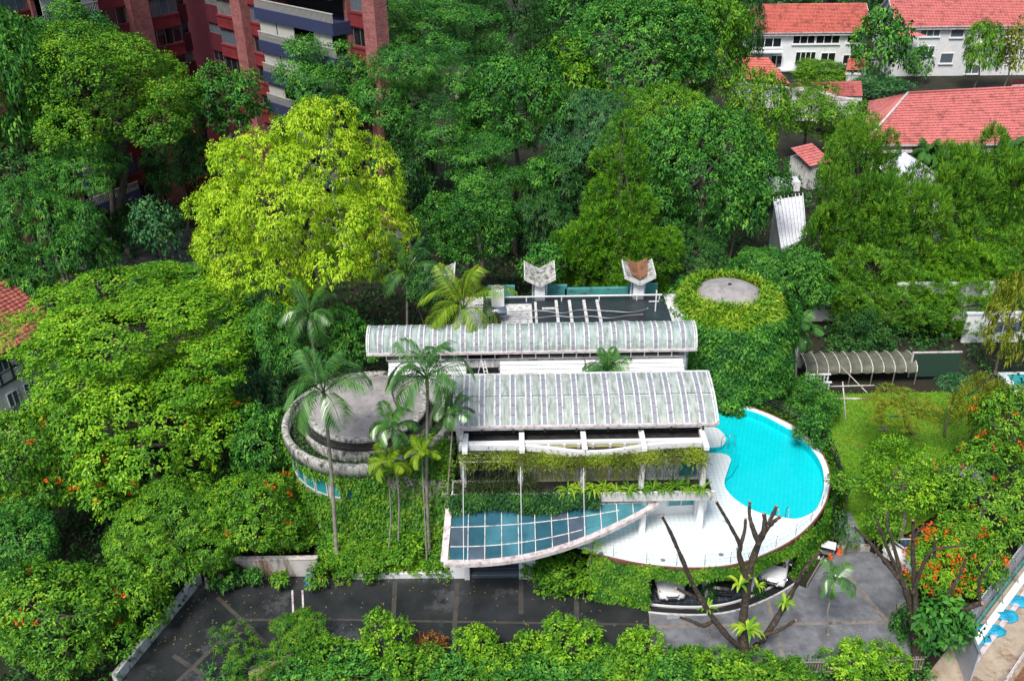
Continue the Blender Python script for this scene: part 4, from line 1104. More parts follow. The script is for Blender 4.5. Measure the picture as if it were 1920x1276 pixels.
# ------------------------------------------------------------------ tiled roofs
def tiled(par, q, rows, cols, mat, name='tile_courses', step=.11, wave=.06, world=True, kind='stuff'):
    """q: eave-left, eave-right, ridge-right, ridge-left. stepped courses with a wavy section"""
    e0, e1, r1, r0 = [Vector(p) for p in q]
    nrm = (e1 - e0).cross(r0 - e0).normalized()
    if nrm.z < 0: nrm = -nrm
    m = MB()
    for j in range(rows):
        f0, f1 = j / rows, (j + 1) / rows
        a0, a1 = e0.lerp(r0, f0), e1.lerp(r1, f0); b0, b1 = e0.lerp(r0, f1), e1.lerp(r1, f1)
        lo = []; hi = []; un = []
        k = cols * 4
        for i in range(k + 1):
            t = i / k; w = (0, .75, 1, .75)[i % 4] * wave
            lo.append(a0.lerp(a1, t) + nrm * (step + w)); hi.append(b0.lerp(b1, t) + nrm * w); un.append(a0.lerp(a1, t) - nrm * .02)
        m.strip(lo, hi); m.strip(un, lo)
    o = m.build(name, MATS[mat], par, world); tag(o, kind=kind); return o
def slab_roof(par, q, th, mat, name='roof', world=True, drop=.3):
    q = [Vector(p) for p in q]; d = Vector((0, 0, -th - drop))
    n = len(q)
    m = MB().add([p + Vector((0, 0, -drop)) for p in q] + [p + d for p in q], [tuple(range(n)), tuple(range(2 * n - 1, n - 1, -1))] + [(i, n + i, n + (i + 1) % n, (i + 1) % n) for i in range(n)])
    return fix_normals(m.build(name, MATS[mat], par, world))
def gable_house(name, label, c, w, d, h, rise, rz, tmat, rows, cols, over=.7, wall='white_paint', hip=0.0, cat='house'):
    """local: x along ridge, -y is the front"""
    e = thing(name, (c[0], c[1], 0), label, cat, None, rz)
    MB().box((0, 0, h / 2), (w, d, h)).build('wall', MATS[wall], e, False)
    x, y = w / 2 + over, d / 2 + over; ez = h - over * rise / (d / 2)
    top = h + rise; hx = w / 2 + over - hip
    F = [(-x, -y, ez), (x, -y, ez), (hx, 0, top), (-hx, 0, top)]; B = [(x, y, ez), (-x, y, ez), (-hx, 0, top), (hx, 0, top)]
    rf = slab_roof(e, F, .22, 'pale_rim', 'roof', False); tiled(rf, F, rows, cols, tmat, world=False)
    rb = slab_roof(e, B, .22, 'pale_rim', 'roof', False)
    if hip > 0:
        for s in (-1, 1):
            H = [(s * x, s * y, ez), (s * x, -s * y, ez), (s * hx, 0, top + .01)]
            H = [H[1], H[0], H[2], H[2]] if s > 0 else [H[0], H[1], H[2], H[2]]
            H = [(s * x, -y, ez), (s * x, y, ez), (s * hx, 0, top), (s * hx, 0, top)]
            tiled(e, H, rows, max(6, cols // 4), tmat, 'hip_courses', world=False)
        for s in (-1, 1): MB().tube([(s * x, -y, ez + .1), (s * hx, 0, top + .1)], .14, 7).build('hip_cap', MATS['pale_rim'], e, False)
    else:
        for s in (-1, 1):
            MB().add([(s * w / 2, -d / 2, h - .01), (s * w / 2, d / 2, h - .01), (s * w / 2, 0, h + rise - .25)], [(0, 1, 2)]).build('gable', MATS[wall], e, False)
            MB().bar((s * (x + .03), -y, ez + .02), (s * (x + .03), 0, top + .02), .1, .3).build('barge_board', MATS['pale_rim'], e, False)
    MB().tube([(-hx, 0, top + .08), (hx, 0, top + .08)], .16, 8).build('ridge_cap', MATS[tmat], e, False, True)
    MB().bar((-x, -y - .08, ez), (x, -y - .08, ez), .16, .16).build('gutter', MATS['pale_rim'], e, False)
    return e
def face_windows(e, d, specs, glass='pane_dark', frame='white_clean'):
    for (x, z, w, h, n) in specs:
        window(e, (x, -d / 2 - .03, z), w, h, 0, n, 1, glass, frame, world=False, fw=.12, depth=.16)
        MB().box((x, -d / 2 - .14, z - h / 2 - .16), (w + .3, .3, .12)).build('sill', MATS['white_clean'], e, False)

# house A: white three storey house with red roof, far right of centre
pA = P(1510, 150, 0); Y0 = 170.0
def fx(u, v, Y): return A(u, v, Y).x
cA = (fx(1500, 90, 172), 177)
hA = gable_house('tiled_house', 'white three storey house under an orange red tiled roof', cA, 23.5, 11, 9.8, 3.3, -.03, 'clay_tile', 20, 46)
pa = A(1512, 72, 172)
face_windows(hA, 11, [(4.8, 8.2, 4.2, 1.7, 3), (9.6 - .2, 8.2, 2.3, 1.5, 2), (.5, 8.2, 3.9, 1.7, 3), (1.2, 4.7, 3.6, 2.4, 4), (5.3, 4.9, 2.6, 1.6, 2), (9.2, 4.5, 2.3, 1.6, 2), (-6.5, 7.6, 6.0, 1.6, 4), (-9, 4.2, 2, 2.2, 2), (-4, 4.2, 2, 2.2, 2)])
MB().box((-7.5, -6.3, 6.2), (8.4, 2.0, .25)).build('balcony_slab', MATS['white_clean'], hA, False)
MB().box((4.0, -6.6, 3.1), (15, 2.4, .3)).build('terrace_slab', MATS['white_clean'], hA, False)
for k in range(24): MB().bar((-3.2 + k * .62, -7.7, 3.2), (-3.2 + k * .62, -7.7, 4.0), .05).build('baluster', MATS['white_clean'], hA, False)
MB().bar((-3.4, -7.7, 4.05), (11.4, -7.7, 4.05), .08).build('handrail', MATS['white_clean'], hA, False)
# house B: long white block with red roof, far right
cB = (fx(1840, 110, 176), 182)
hB = gable_house('tiled_house', 'long white house with pink red roof at the upper right edge', cB, 33, 12, 9.6, 4.0, -.02, 'clay_tile_pink', 20, 60)
face_windows(hB, 12, [(-10.4, 8.2, 3.6, 1.8, 3), (-5.4, 8.1, 2.4, 2.0, 1), (-10.6, 4.7, 3.2, 1.7, 3), (-6.4, 3.3, 2.4, 1.8, 1), (-1.2, 1.2, 2.6, 1.6, 2), (.5, 5.2, 2.8, 1.8, 2), (5, 8.1, 3.2, 1.8, 3), (5, 4.6, 3.2, 1.8, 3), (10, 8.1, 3.2, 1.8, 3)], 'pane_grey')
MB().add([(-15.8, -6.2, 9.0), (-11.8, -8.6, 7.9), (-16.9, -8.6, 7.9), (-16.9, -3.0, 9.6)], [(0, 2, 1), (0, 3, 2)]).build('skirt_roof', MATS['clay_tile_pink'], hB, False)
# lower link roofs
def low_roof(name, label, q, rows, cols, mat, hgt, gut=True):
    c = sum((Vector(p) for p in q), Vector()) / 4
    e = thing(name, (c.x, c.y, 0), label, 'roof')
    r = slab_roof(e, q, .2, 'pale_rim', 'roof', True, .7); tiled(r, q, rows, cols, mat)
    q = [Vector(p) for p in q]
    w = [q[0].lerp(q[2], .06), q[1].lerp(q[3], .06), q[2].lerp(q[0], .06), q[3].lerp(q[1], .06)]
    m = MB(); n = 4
    m.add([(p.x, p.y, 0) for p in w] + [(p.x, p.y, p.z - .6) for p in w], [(i, (i + 1) % 4, 4 + (i + 1) % 4, 4 + i) for i in range(4)])
    fix_normals(m.build('wall', MATS['white_paint'], e))
    return e
low_roof('tiled_roof', 'low red tiled roof below the three storey house', [P(1480, 178, 4.2), P(1618, 180, 4.2), P(1615, 152, 6.2), P(1480, 155, 6.2)], 9, 30, 'clay_tile_pink', 4)
low_roof('tiled_roof', 'sloping red tiled wing roof with grey patched slates', [P(1400, 150, 5.0), P(1482, 158, 4.0), P(1440, 108, 7.4), P(1370, 108, 7.4)], 10, 16, 'clay_tile', 5)
low_roof('tiled_roof', 'small red roof between the white house and the dark tree', [P(1586, 132, 4.4), P(1625, 132, 4.4), P(1622, 110, 6.0), P(1590, 110, 6.0)], 6, 9, 'clay_tile', 4)
# the big near roof at right
big = thing('tiled_roof', P(1800, 270, 0), 'broad pink red tiled hip roof at the right edge', 'roof')
ea, eb, rb_, ra = P(1618, 272, 5.2), P(2010, 268, 5.2), P(2010, 160, 10.4), P(1702, 176, 10.4)
q = [ea, eb, rb_, ra]; r = slab_roof(big, q, .25, 'pale_rim', 'roof', True, .9); tiled(r, q, 20, 60, 'clay_tile_pink')
hpq = [P(1618, 272, 5.2), ea + Vector((0, 0, 0)), ra, ra]
back_l = P(1630, 190, 5.2)
q2 = [back_l, ea, ra, ra]; tiled(big, q2, 22, 26, 'clay_tile_pink', 'hip_courses')
slab_roof(big, [back_l, ea, ra], .25, 'pale_rim', 'roof')
MB().tube([ea + Vector((0, 0, .12)), ra + Vector((0, 0, .15))], .17, 8).build('hip_cap', MATS['pale_rim'], big, True, True)
MB().tube([ra + Vector((0, 0, .14)), rb_ + Vector((0, 0, .14))], .17, 8).build('ridge_cap', MATS['clay_tile_pink'], big, True, True)
MB().bar(ea + Vector((0, -.1, -.08)), eb + Vector((0, -.1, -.08)), .2, .2).build('gutter', MATS['pale_rim'], big)
MB().box(((ea.x + eb.x) / 2 + .5, ea.y + 2.4, 2.5), (eb.x - ea.x - 2, .2, 5.0)).build('wall', MATS['dark_void'], big)
for i in range(9): MB().tube([(ea.x + 2 + i * 4.4, ea.y + .8, 0), (ea.x + 2 + i * 4.4, ea.y + .8, 5.1)], .12, 8).build('post', MATS['white_clean'], big)
low_roof('tiled_roof', 'corner of a red tiled roof cut off at the right edge', [P(1888, 164, 9.5), P(1960, 164, 9.5), P(1960, 148, 11), P(1900, 150, 11)], 5, 16, 'clay_tile_pink', 9)
bw = thing('boundary_wall', P(1760, 312, 0), 'long pink boundary wall with white coping below the broad hip roof', 'wall')
a, b = P(1640, 318, 0), P(1960, 308, 0)
MB().bar(a + Vector((0, 0, .9)), b + Vector((0, 0, .9)), .3, 1.8).build('wall', MATS['clay_tile_pink'], bw); MB().bar(a + Vector((0, 0, 1.86)), b + Vector((0, 0, 1.86)), .45, .14).build('coping', MATS['white_clean'], bw)

# white villa behind the casuarinas
worn('white_metal', (.62, .64, .70), (.70, .72, .77), 1.0, (.5, .51, .55), 1.5, rough=.5)
def ribbed(name, label, q, n, walls=True):
    c = sum((Vector(p) for p in q), Vector()) / 4
    e = thing(name, (c.x, c.y, 0), label, 'roof'); q = [Vector(p) for p in q]
    r = slab_roof(e, q, .2, 'white_metal')
    for i in range(n + 1):
        t = i / n; MB().bar(q[0].lerp(q[1], t), q[3].lerp(q[2], t), .07, .1).build('standing_seam', MATS['white_clean'], e)
    if walls:
        w = [q[0].lerp(q[2], .05), q[1].lerp(q[3], .05), q[2].lerp(q[0], .05), q[3].lerp(q[1], .05)]
        m = MB().add([(p.x, p.y, 0) for p in w] + [(p.x, p.y, p.z - .2) for p in w], [(i, (i + 1) % 4, 4 + (i + 1) % 4, 4 + i) for i in range(4)])
        fix_normals(m.build('wall', MATS['white_clean'], e))
    return e
e = ribbed('metal_roof', 'pale ribbed metal roof of the white villa beside the casuarinas', [P(1465, 462, 5), P(1512, 440, 5), P(1505, 362, 5.8), P(1450, 370, 5.8)], 8)
MB().box(A(1470, 345, 108), (3.4, 2.0, 1.2)).build('roof_box', MATS['white_clean'], e)
ribbed('metal_roof', 'pale metal roof seen in gaps of the casuarina crowns', [P(1570, 500, 3.6), P(1780, 485, 3.6), P(1770, 410, 5.2), P(1570, 420, 5.2)], 20)
ribbed('metal_roof', 'pale metal roof at the far right behind the casuarinas', [P(1790, 460, 4), P(1915, 450, 4), P(1900, 375, 6.2), P(1780, 385, 6.2)], 14)
gv = thing('gabled_dormer', P(1725, 352, 5), 'small white gable poking out above the casuarinas', 'gable')
b = gv.location; pz = A(1725, 322, b.y); wv = 2.2
for s in (-1, 1): MB().add([(s * 3.0, 0, .6), (0, 0, 2.4), (0, 6, 2.4), (s * 3.0, 6, .6)], [(0, 1, 2, 3)] if s > 0 else [(3, 2, 1, 0)]).build('roof', MATS['white_metal'], gv, False)
MB().add([(-2.8, .1, -5), (2.8, .1, -5), (2.8, .1, .6), (0, .1, 2.3), (-2.8, .1, .6)], [(0, 1, 2, 3, 4)]).build('gable', MATS['white_clean'], gv, False)
for (u, v, w, h, lab) in ((1600, 560, 9, 3.0, 'white garden wall glimpsed under the left casuarina'), (1765, 560, 10, 4.0, 'white villa wall glimpsed under the middle casuarinas'), (1880, 600, 8, 3.0, 'white villa wall glimpsed at the right edge')):
    p = P(u, v + 40, 0); ee = thing('villa_wall', p, lab, 'wall'); MB().box((0, 0, h / 2), (w, .25, h)).build('wall', MATS['white_clean'], ee, False); MB().box((0, 0, h + .08), (w + .2, .4, .16)).build('coping', MATS['white_metal'], ee, False)
    window(ee, (0, -.15, h * .55), w * .3, h * .4, 0, 3, 1, 'pane_grey', 'white_metal', world=False)
gw2 = thing('garden_house', P(1508, 345, 0), 'narrow grey house with a red verge beside the white roof box', 'house')
MB().box((0, 0, 1.8), (2.4, 4, 3.6), .5).build('wall', MATS['white_dirty'], gw2, False)
tiled(gw2, [(-.5, -2.9, 3.4), (3.0, -.9, 3.4), (1.0, 2.4, 4.9), (-2.4, .4, 4.9)], 8, 10, 'clay_tile_pink', world=False)
window(gw2, (1.0, -1.85, 2.2), 1.0, 1.2, .5, 2, 1, 'pane_dark', 'white_dirty', world=False)

# ------------------------------------------------------------------ half timbered house at the left edge
hx0, hx1 = P(-40, 684, 6.2), P(105, 606, 6.2)
dr_ = (hx1 - hx0); Lh = dr_.length; ang = math.atan2(dr_.y, dr_.x)
ht = thing('half_timbered_house', (hx0.x, hx0.y, 0), 'white half-timbered house with old red tile roof at the left edge', 'house', None, ang)
MB().box((Lh / 2, 4.5, 3.0), (Lh - .6, 8, 6.0)).build('wall', MATS['white_paint'], ht, False)
tq = [(-.2, -.1, 6.1), (Lh + .2, -.1, 6.1), (Lh + .2, 4.6, 9.3), (-.2, 4.6, 9.3)]
r = slab_roof(ht, tq, .25, 'bark_dark', 'roof', False); tiled(r, tq, 15, int(Lh / .42), 'old_tile', world=False, wave=.08, step=.08)
slab_roof(ht, [(Lh + .2, 9.2, 6.1), (-.2, 9.2, 6.1), (-.2, 4.6, 9.3), (Lh + .2, 4.6, 9.3)], .25, 'old_tile', 'roof', False)
MB().tube([(-.2, 4.6, 9.42), (Lh + .2, 4.6, 9.42)], .18, 8).build('ridge_cap', MATS['old_tile'], ht, False, True)
for z in (5.6, 4.3, 3.2): MB().box((Lh / 2, .45, z), (Lh - .6, .12, .14)).build('timber_rail', MATS['bark_dark'], ht, False)
k = 0
while .5 + k * 1.15 < Lh: MB().box((.5 + k * 1.15, .46, 4.4), (.13, .1, 2.4)).build('timber_stud', MATS['bark_dark'], ht, False); k += 1
for x in (Lh * .28, Lh * .5, Lh * .72): window(ht, (x, .42, 4.95), 1.0, 1.2, 0, 2, 1, 'pane_grey', 'white_clean', world=False); window(ht, (x, .42, 1.6), 1.0, 1.3, 0, 2, 1, 'pane_grey', 'white_clean', world=False)

# ------------------------------------------------------------------ lawn, paths, garden structures at right
lawn_px = [(1530, 740), (1700, 735), (1860, 735), (1850, 800), (1830, 900), (1760, 960), (1700, 1000), (1660, 1005), (1625, 1012), (1600, 1000), (1575, 965), (1572, 900), (1560, 840)]
tag(sheet('lawn', [P(u, v, .42) for u, v in lawn_px], .42, MATS['grass']), kind='structure')
rng = np.random.default_rng(77)
lo = [P(u, v, .42) for u, v in lawn_px]
xs_, ys_ = rng.uniform(20, 42, 42000), rng.uniform(46, 68, 42000)
def inside(xs, ys, poly):
    c = np.zeros(len(xs), bool); n = len(poly)
    for i in range(n):
        x0, y0, x1, y1 = poly[i].x, poly[i].y, poly[(i + 1) % n].x, poly[(i + 1) % n].y
        k = ((y0 > ys) != (y1 > ys)) & (xs < (x1 - x0) * (ys - y0) / (y1 - y0 + 1e-12) + x0); c ^= k
    return c
k = inside(xs_, ys_, lo); gp = np.stack([xs_[k], ys_[k], np.full(k.sum(), .43)], 1)
V, ci = leafset(rng, gp, np.tile([0, 0, 1.], (len(gp), 1)), 2, .08, .15, .05, .1, 1.2, .1, .3, 0)
leafy('grass_blade', [(.08, .21, .010), (.11, .27, .012), (.16, .33, .016), (.26, .35, .05)], trans=.2)
tag(quads('grass', V, rng.uniform(0, 1, len(V)) * .7 + .3 * (np.sin(gp[ci][:, 0] * .9) * np.sin(gp[ci][:, 1] * .7) * .5 + .5), MATS['grass_blade']), 'short green lawn grass behind the pool', 'grass', kind='stuff')
m = MB().prism([tuple(p.xy) for p in (P(1572, 1020, .42), P(1622, 1018, .42), P(1596, 960, .42), P(1574, 955, .42))], 0, .46); pth = tag(m.build('garden_path', MATS['path_tile']), kind='structure')
MB().bar(P(1568, 1028, .2), P(1630, 1026, .2), .3, .42).build('path_step', MATS['stained_wall'], pth)
# tarpaulin tunnel shelter
sh = thing('tarp_shelter', P(1612, 715, .4), 'olive tarpaulin tunnel shelter stretched over pale hoops beyond the lawn', 'shelter')
a, b = P(1512, 712, .5), P(1716, 706, .5); Ls = b.x - a.x; n = 10
def hoop(x, k=10, r=1.25, H=1.7):
    return [(x, 1.5 - 1.5 * math.cos(math.pi * i / k) + .0, .9 + (H - .9) * math.sin(math.pi * i / k) ** .7) for i in range(k + 1)]
rs = random.Random(4)
m = MB(); rows = []
for j in range(41):
    x = -Ls / 2 + Ls * j / 40; rows.append([(px, py, pz - .10 * abs(math.sin(j * math.pi * n / 40)) + rs.uniform(-.03, .03)) for px, py, pz in hoop(x)])
for j in range(40): m.strip(rows[j], rows[j + 1])
m.build('tarp', MATS['tarp_olive'], sh, False, True)
for i in range(n + 1): MB().tube([(p[0], p[1], p[2] + .05) for p in hoop(-Ls / 2 + Ls * i / n)], .045, 6).build('hoop', MATS['pale_rim'], sh, False, True)
for i in range(0, n + 1, 2):
    for y in (.0, 3.0): MB().tube([(-Ls / 2 + Ls * i / n, y, -.4), (-Ls / 2 + Ls * i / n, y, .95)], .05, 6).build('leg', MATS['wood_grey'], sh, False)
bl = thing('baluster_stack', P(1532, 735, .4), 'stack of white balusters leaning at the end of the tarp shelter', 'balusters')
for i in range(7):
    for j in range(2):
        MB().lathe([(.05, 0), (.10, .12), (.05, .3), (.11, .5), (.06, .78), (.09, .85)], (-.9 + i * .3, j * .5, .5 * j + .1), 8).build('baluster', MATS['white_paint'], bl, False, True)
for j in range(2): MB().box((0, j * .5, .5 * j + 1.0), (2.2, .2, .09)).build('rail', MATS['white_paint'], bl, False)
for (p, q, w, lab) in (((1547, 747, .5), (1640, 747, .5), .16, 'long white concrete post lying at the edge of the lawn'), ((1580, 716, 1.0), (1586, 788, .5), .10, 'pale bamboo pole lying out across the lawn'), ((1575, 685, 2.4), (1626, 736, .5), .08, 'pale bamboo pole leaning on the tarp shelter'), ((1556, 724, 1.1), (1640, 722, 1.1), .1, 'pale bamboo pole laid across in front of the tarp shelter')):
    tag(MB().tube([P(*p), P(*p).lerp(P(*q), .5), P(*q)], [w * .6, w * .55, w * .5], 8).build('pole', MATS['pale_rim'], None, True, True), lab, 'pole')
cr = thing('cross_stand', P(1658, 808, .42), 'small dark wooden cross stand on the lawn', 'stand')
MB().bar((-.5, 0, .12), (.35, .05, .12), .1).bar((.1, -.3, .14), (.0, .5, .18), .1).build('bars', MATS['wood_grey'], cr, False); MB().bar((0, 0, .1), (0, 0, .5), .09).build('stem', MATS['wood_grey'], cr, False)
pl_ = thing('neighbour_pool', P(1905, 730, .1), 'corner of a bright blue pool at the right edge', 'pool')
MB().box((2.6, 0, .05), (6, 5.2, .25)).build('rim', MATS['deck_tile'], pl_, False); MB().box((2.8, 0, .13), (5.2, 4.4, .12)).build('water', MATS['pane_teal'], pl_, False)
plain('screen_green', (.02, .055, .035), .7)
hd = thing('garden_screen', P(1730, 705, .4), 'dark green screen panel with pale top rail right of the tarp shelter', 'screen')
MB().box((.8, 0, 1.2), (4.2, .1, 2.4)).build('panel', MATS['screen_green'], hd, False); MB().box((.8, 0, 2.44), (4.3, .16, .1)).build('top_rail', MATS['pale_rim'], hd, False); MB().box((-1.3, 0, 1.2), (.12, .16, 2.4)).build('post', MATS['pale_rim'], hd, False)
wp = thing('garden_door', P(1494, 690, .4), 'upright white garden door behind the creeper tower', 'door')
MB().box((0, 0, 1.4), (.75, .12, 2.6)).build('panel', MATS['white_dirty'], wp, False); MB().box((0, -.05, 2.72), (.85, .14, .1)).build('cap', MATS['white_clean'], wp, False)
gb = thing('garden_shed_roof', P(1790, 920, .42), 'small pale flat roofed shed half buried in the flowering hedge', 'shed')
MB().box((0, 0, .7), (2.6, 1.8, 1.4)).build('wall', MATS['teal_paint'], gb, False); MB().box((0, 0, 1.46), (3.0, 2.2, .12), 0, .02).build('roof', MATS['pale_rim'], gb, False)

# ------------------------------------------------------------------ building site behind hoarding (right bottom)
ha, hb = P(1795, 1208, 0), P(1965, 985, 0)
hd_ = (hb - ha); hL = hd_.length; hang = math.atan2(hd_.y, hd_.x)
ho = thing('site_hoarding', ha, 'tall grey panel hoarding running diagonally beside the building site', 'hoarding', None, hang)
npn = int(hL / 1.2)
for i in range(npn): MB().box(((i + .5) * hL / npn, 0, 1.2), (hL / npn - .03, .06, 2.2), 0, 0).build('panel', MATS['hoard_panel'], ho, False)
for i in range(0, npn + 1, 2):
    MB().bar((i * hL / npn, -.12, 0), (i * hL / npn, -.12, 2.5), .05).build('post', MATS['grey_metal'], ho, False)
    MB().bar((i * hL / npn, -.8, 0), (i * hL / npn, -.12, 1.9), .05).build('brace', MATS['grey_metal'], ho, False)
for z in (.8, 1.9): MB().bar((0, -.1, z), (hL, -.1, z), .06).build('rail', MATS['grey_metal'], ho, False)
MB().box((hL / 2, -.22, .22), (hL, .12, .45)).build('base_board', MATS['teal_paint'], ho, False)
perp = Vector((hd_.y, -hd_.x, 0)).normalized()
def site(t, w, z=0): return ha + hd_ * t + perp * w + Vector((0, 0, z))
q = [site(-.35, -.3), site(1.25, -.3), site(1.25, 14), site(-.35, 14)]
tag(sheet('site_ground', [p.xy for p in q], -.02, MATS['site_dirt']), kind='structure')
kb = thing('site_kerb', site(.5, 1.9), 'white concrete kerb line running along the grey hoarding', 'kerb')
MB().bar(site(-.05, .75, .12), site(1.05, .75, .12), .4, .3).build('kerb', MATS['white_clean'], kb); MB().bar(site(-.05, 1.3, .06), site(1.05, 1.3, .06), .3, .18).build('edge', MATS['pale_rim'], kb)
hd3 = P(1758, 1290, 0)
fw_ = thing('site_fence_panel', P(1790, 1265, 0), 'dark grey sheet fence panel at the end of the hoarding', 'fence')
a, b = ha + Vector((-.3, 0, 0)), P(1815, 1290, 0); MB().bar(a + Vector((0, 0, 1.4)), b + Vector((0, 0, 1.4)), .08, 2.8).build('sheet', MATS['hoard_panel'], fw_); MB().bar(a + Vector((0, 0, 2.85)), b + Vector((0, 0, 2.85)), .14, .1).build('cap', MATS['grey_metal'], fw_)
def heap(c, rx, ry, h, seed, n=14):
    r = random.Random(seed); m = MB(); rows = []
    for j in range(6):
        f = j / 5; rr = math.cos(f * math.pi / 2) ** .6; rows.append([(c.x + rx * rr * math.cos(2 * math.pi * i / n) * r.uniform(.85, 1.15), c.y + ry * rr * math.sin(2 * math.pi * i / n) * r.uniform(.85, 1.15), c.z + h * math.sin(f * math.pi / 2) * r.uniform(.8, 1.15)) for i in range(n)])
    for j in range(5): m.strip(rows[j] + [rows[j][0]], rows[j + 1] + [rows[j + 1][0]])
    return m
for i, (t, w, rx, ry, h, lab) in enumerate(((.30, 4.6, .55, .5, .5, 'small folded blue tarpaulin nearest on the building site'), (.38, 4.7, .8, .7, .6, 'crumpled blue tarpaulin second along the building site'), (.47, 4.8, 1.1, .9, .7, 'largest crumpled blue tarpaulin on the building site'), (.58, 5.2, 1.0, .9, .8, 'blue tarpaulin heap third along the building site'), (.69, 6.0, 1.2, .9, .6, 'blue tarpaulin at the right edge of the building site'))):
    tag(heap(P(*[(1828, 1216), (1843, 1200), (1860, 1182), (1886, 1155), (1915, 1128)][i]), rx * .75, ry * .6, h * .38, i, 9).build('blue_tarp', MATS['tarp_blue'], None, True, False), lab, 'tarpaulin', 'blue tarpaulins on the building site')
tr = thing('excavation', site(.5, 8.5), 'brown trench with timber shoring on the building site', 'trench')
MB().bar(site(-.2, 4.9, -.0), site(1.2, 4.9, -.0), 2.9, .1).build('trench_bed', MATS['site_brown'], tr)
rs = random.Random(8)
for i in range(30):
    t = .02 + i * .033; w = rs.uniform(3.7, 6.2)
    MB().bar(site(t, w, .2), site(t + rs.uniform(.02, .09), w + rs.uniform(-.6, .6), .22 + rs.uniform(0, .3)), .22, .12).build('timber', MATS['wood' if i % 3 else 'site_brown'], tr)
sf = thing('site_guard_rail', site(.5, 6.4), 'thin pale guard rail along the brown trench', 'railing')
for z in (.5, 1.0): MB().tube([site(-.2, 3.2, z), site(1.1, 3.2, z)], .04, 6).build('rail', MATS['pale_rim'], sf)
for i in range(14): MB().tube([site(-.1 + i * .085, 3.2, 0), site(-.1 + i * .085, 3.2, 1.05)], .04, 6).build('post', MATS['pale_rim'], sf)
gr_ = thing('site_slab', site(.3, 12.4), 'pale concrete slab at the lower right corner', 'slab'); MB().bar(site(-.4, 8.3, .15), site(1.2, 8.3, .15), 2.6, .3).build('slab', MATS['white_metal'], gr_); MB().tube([site(-.4, 6.7, .5), site(1.2, 6.7, .5)], .05, 6).build('pipe', MATS['grey_metal'], gr_)
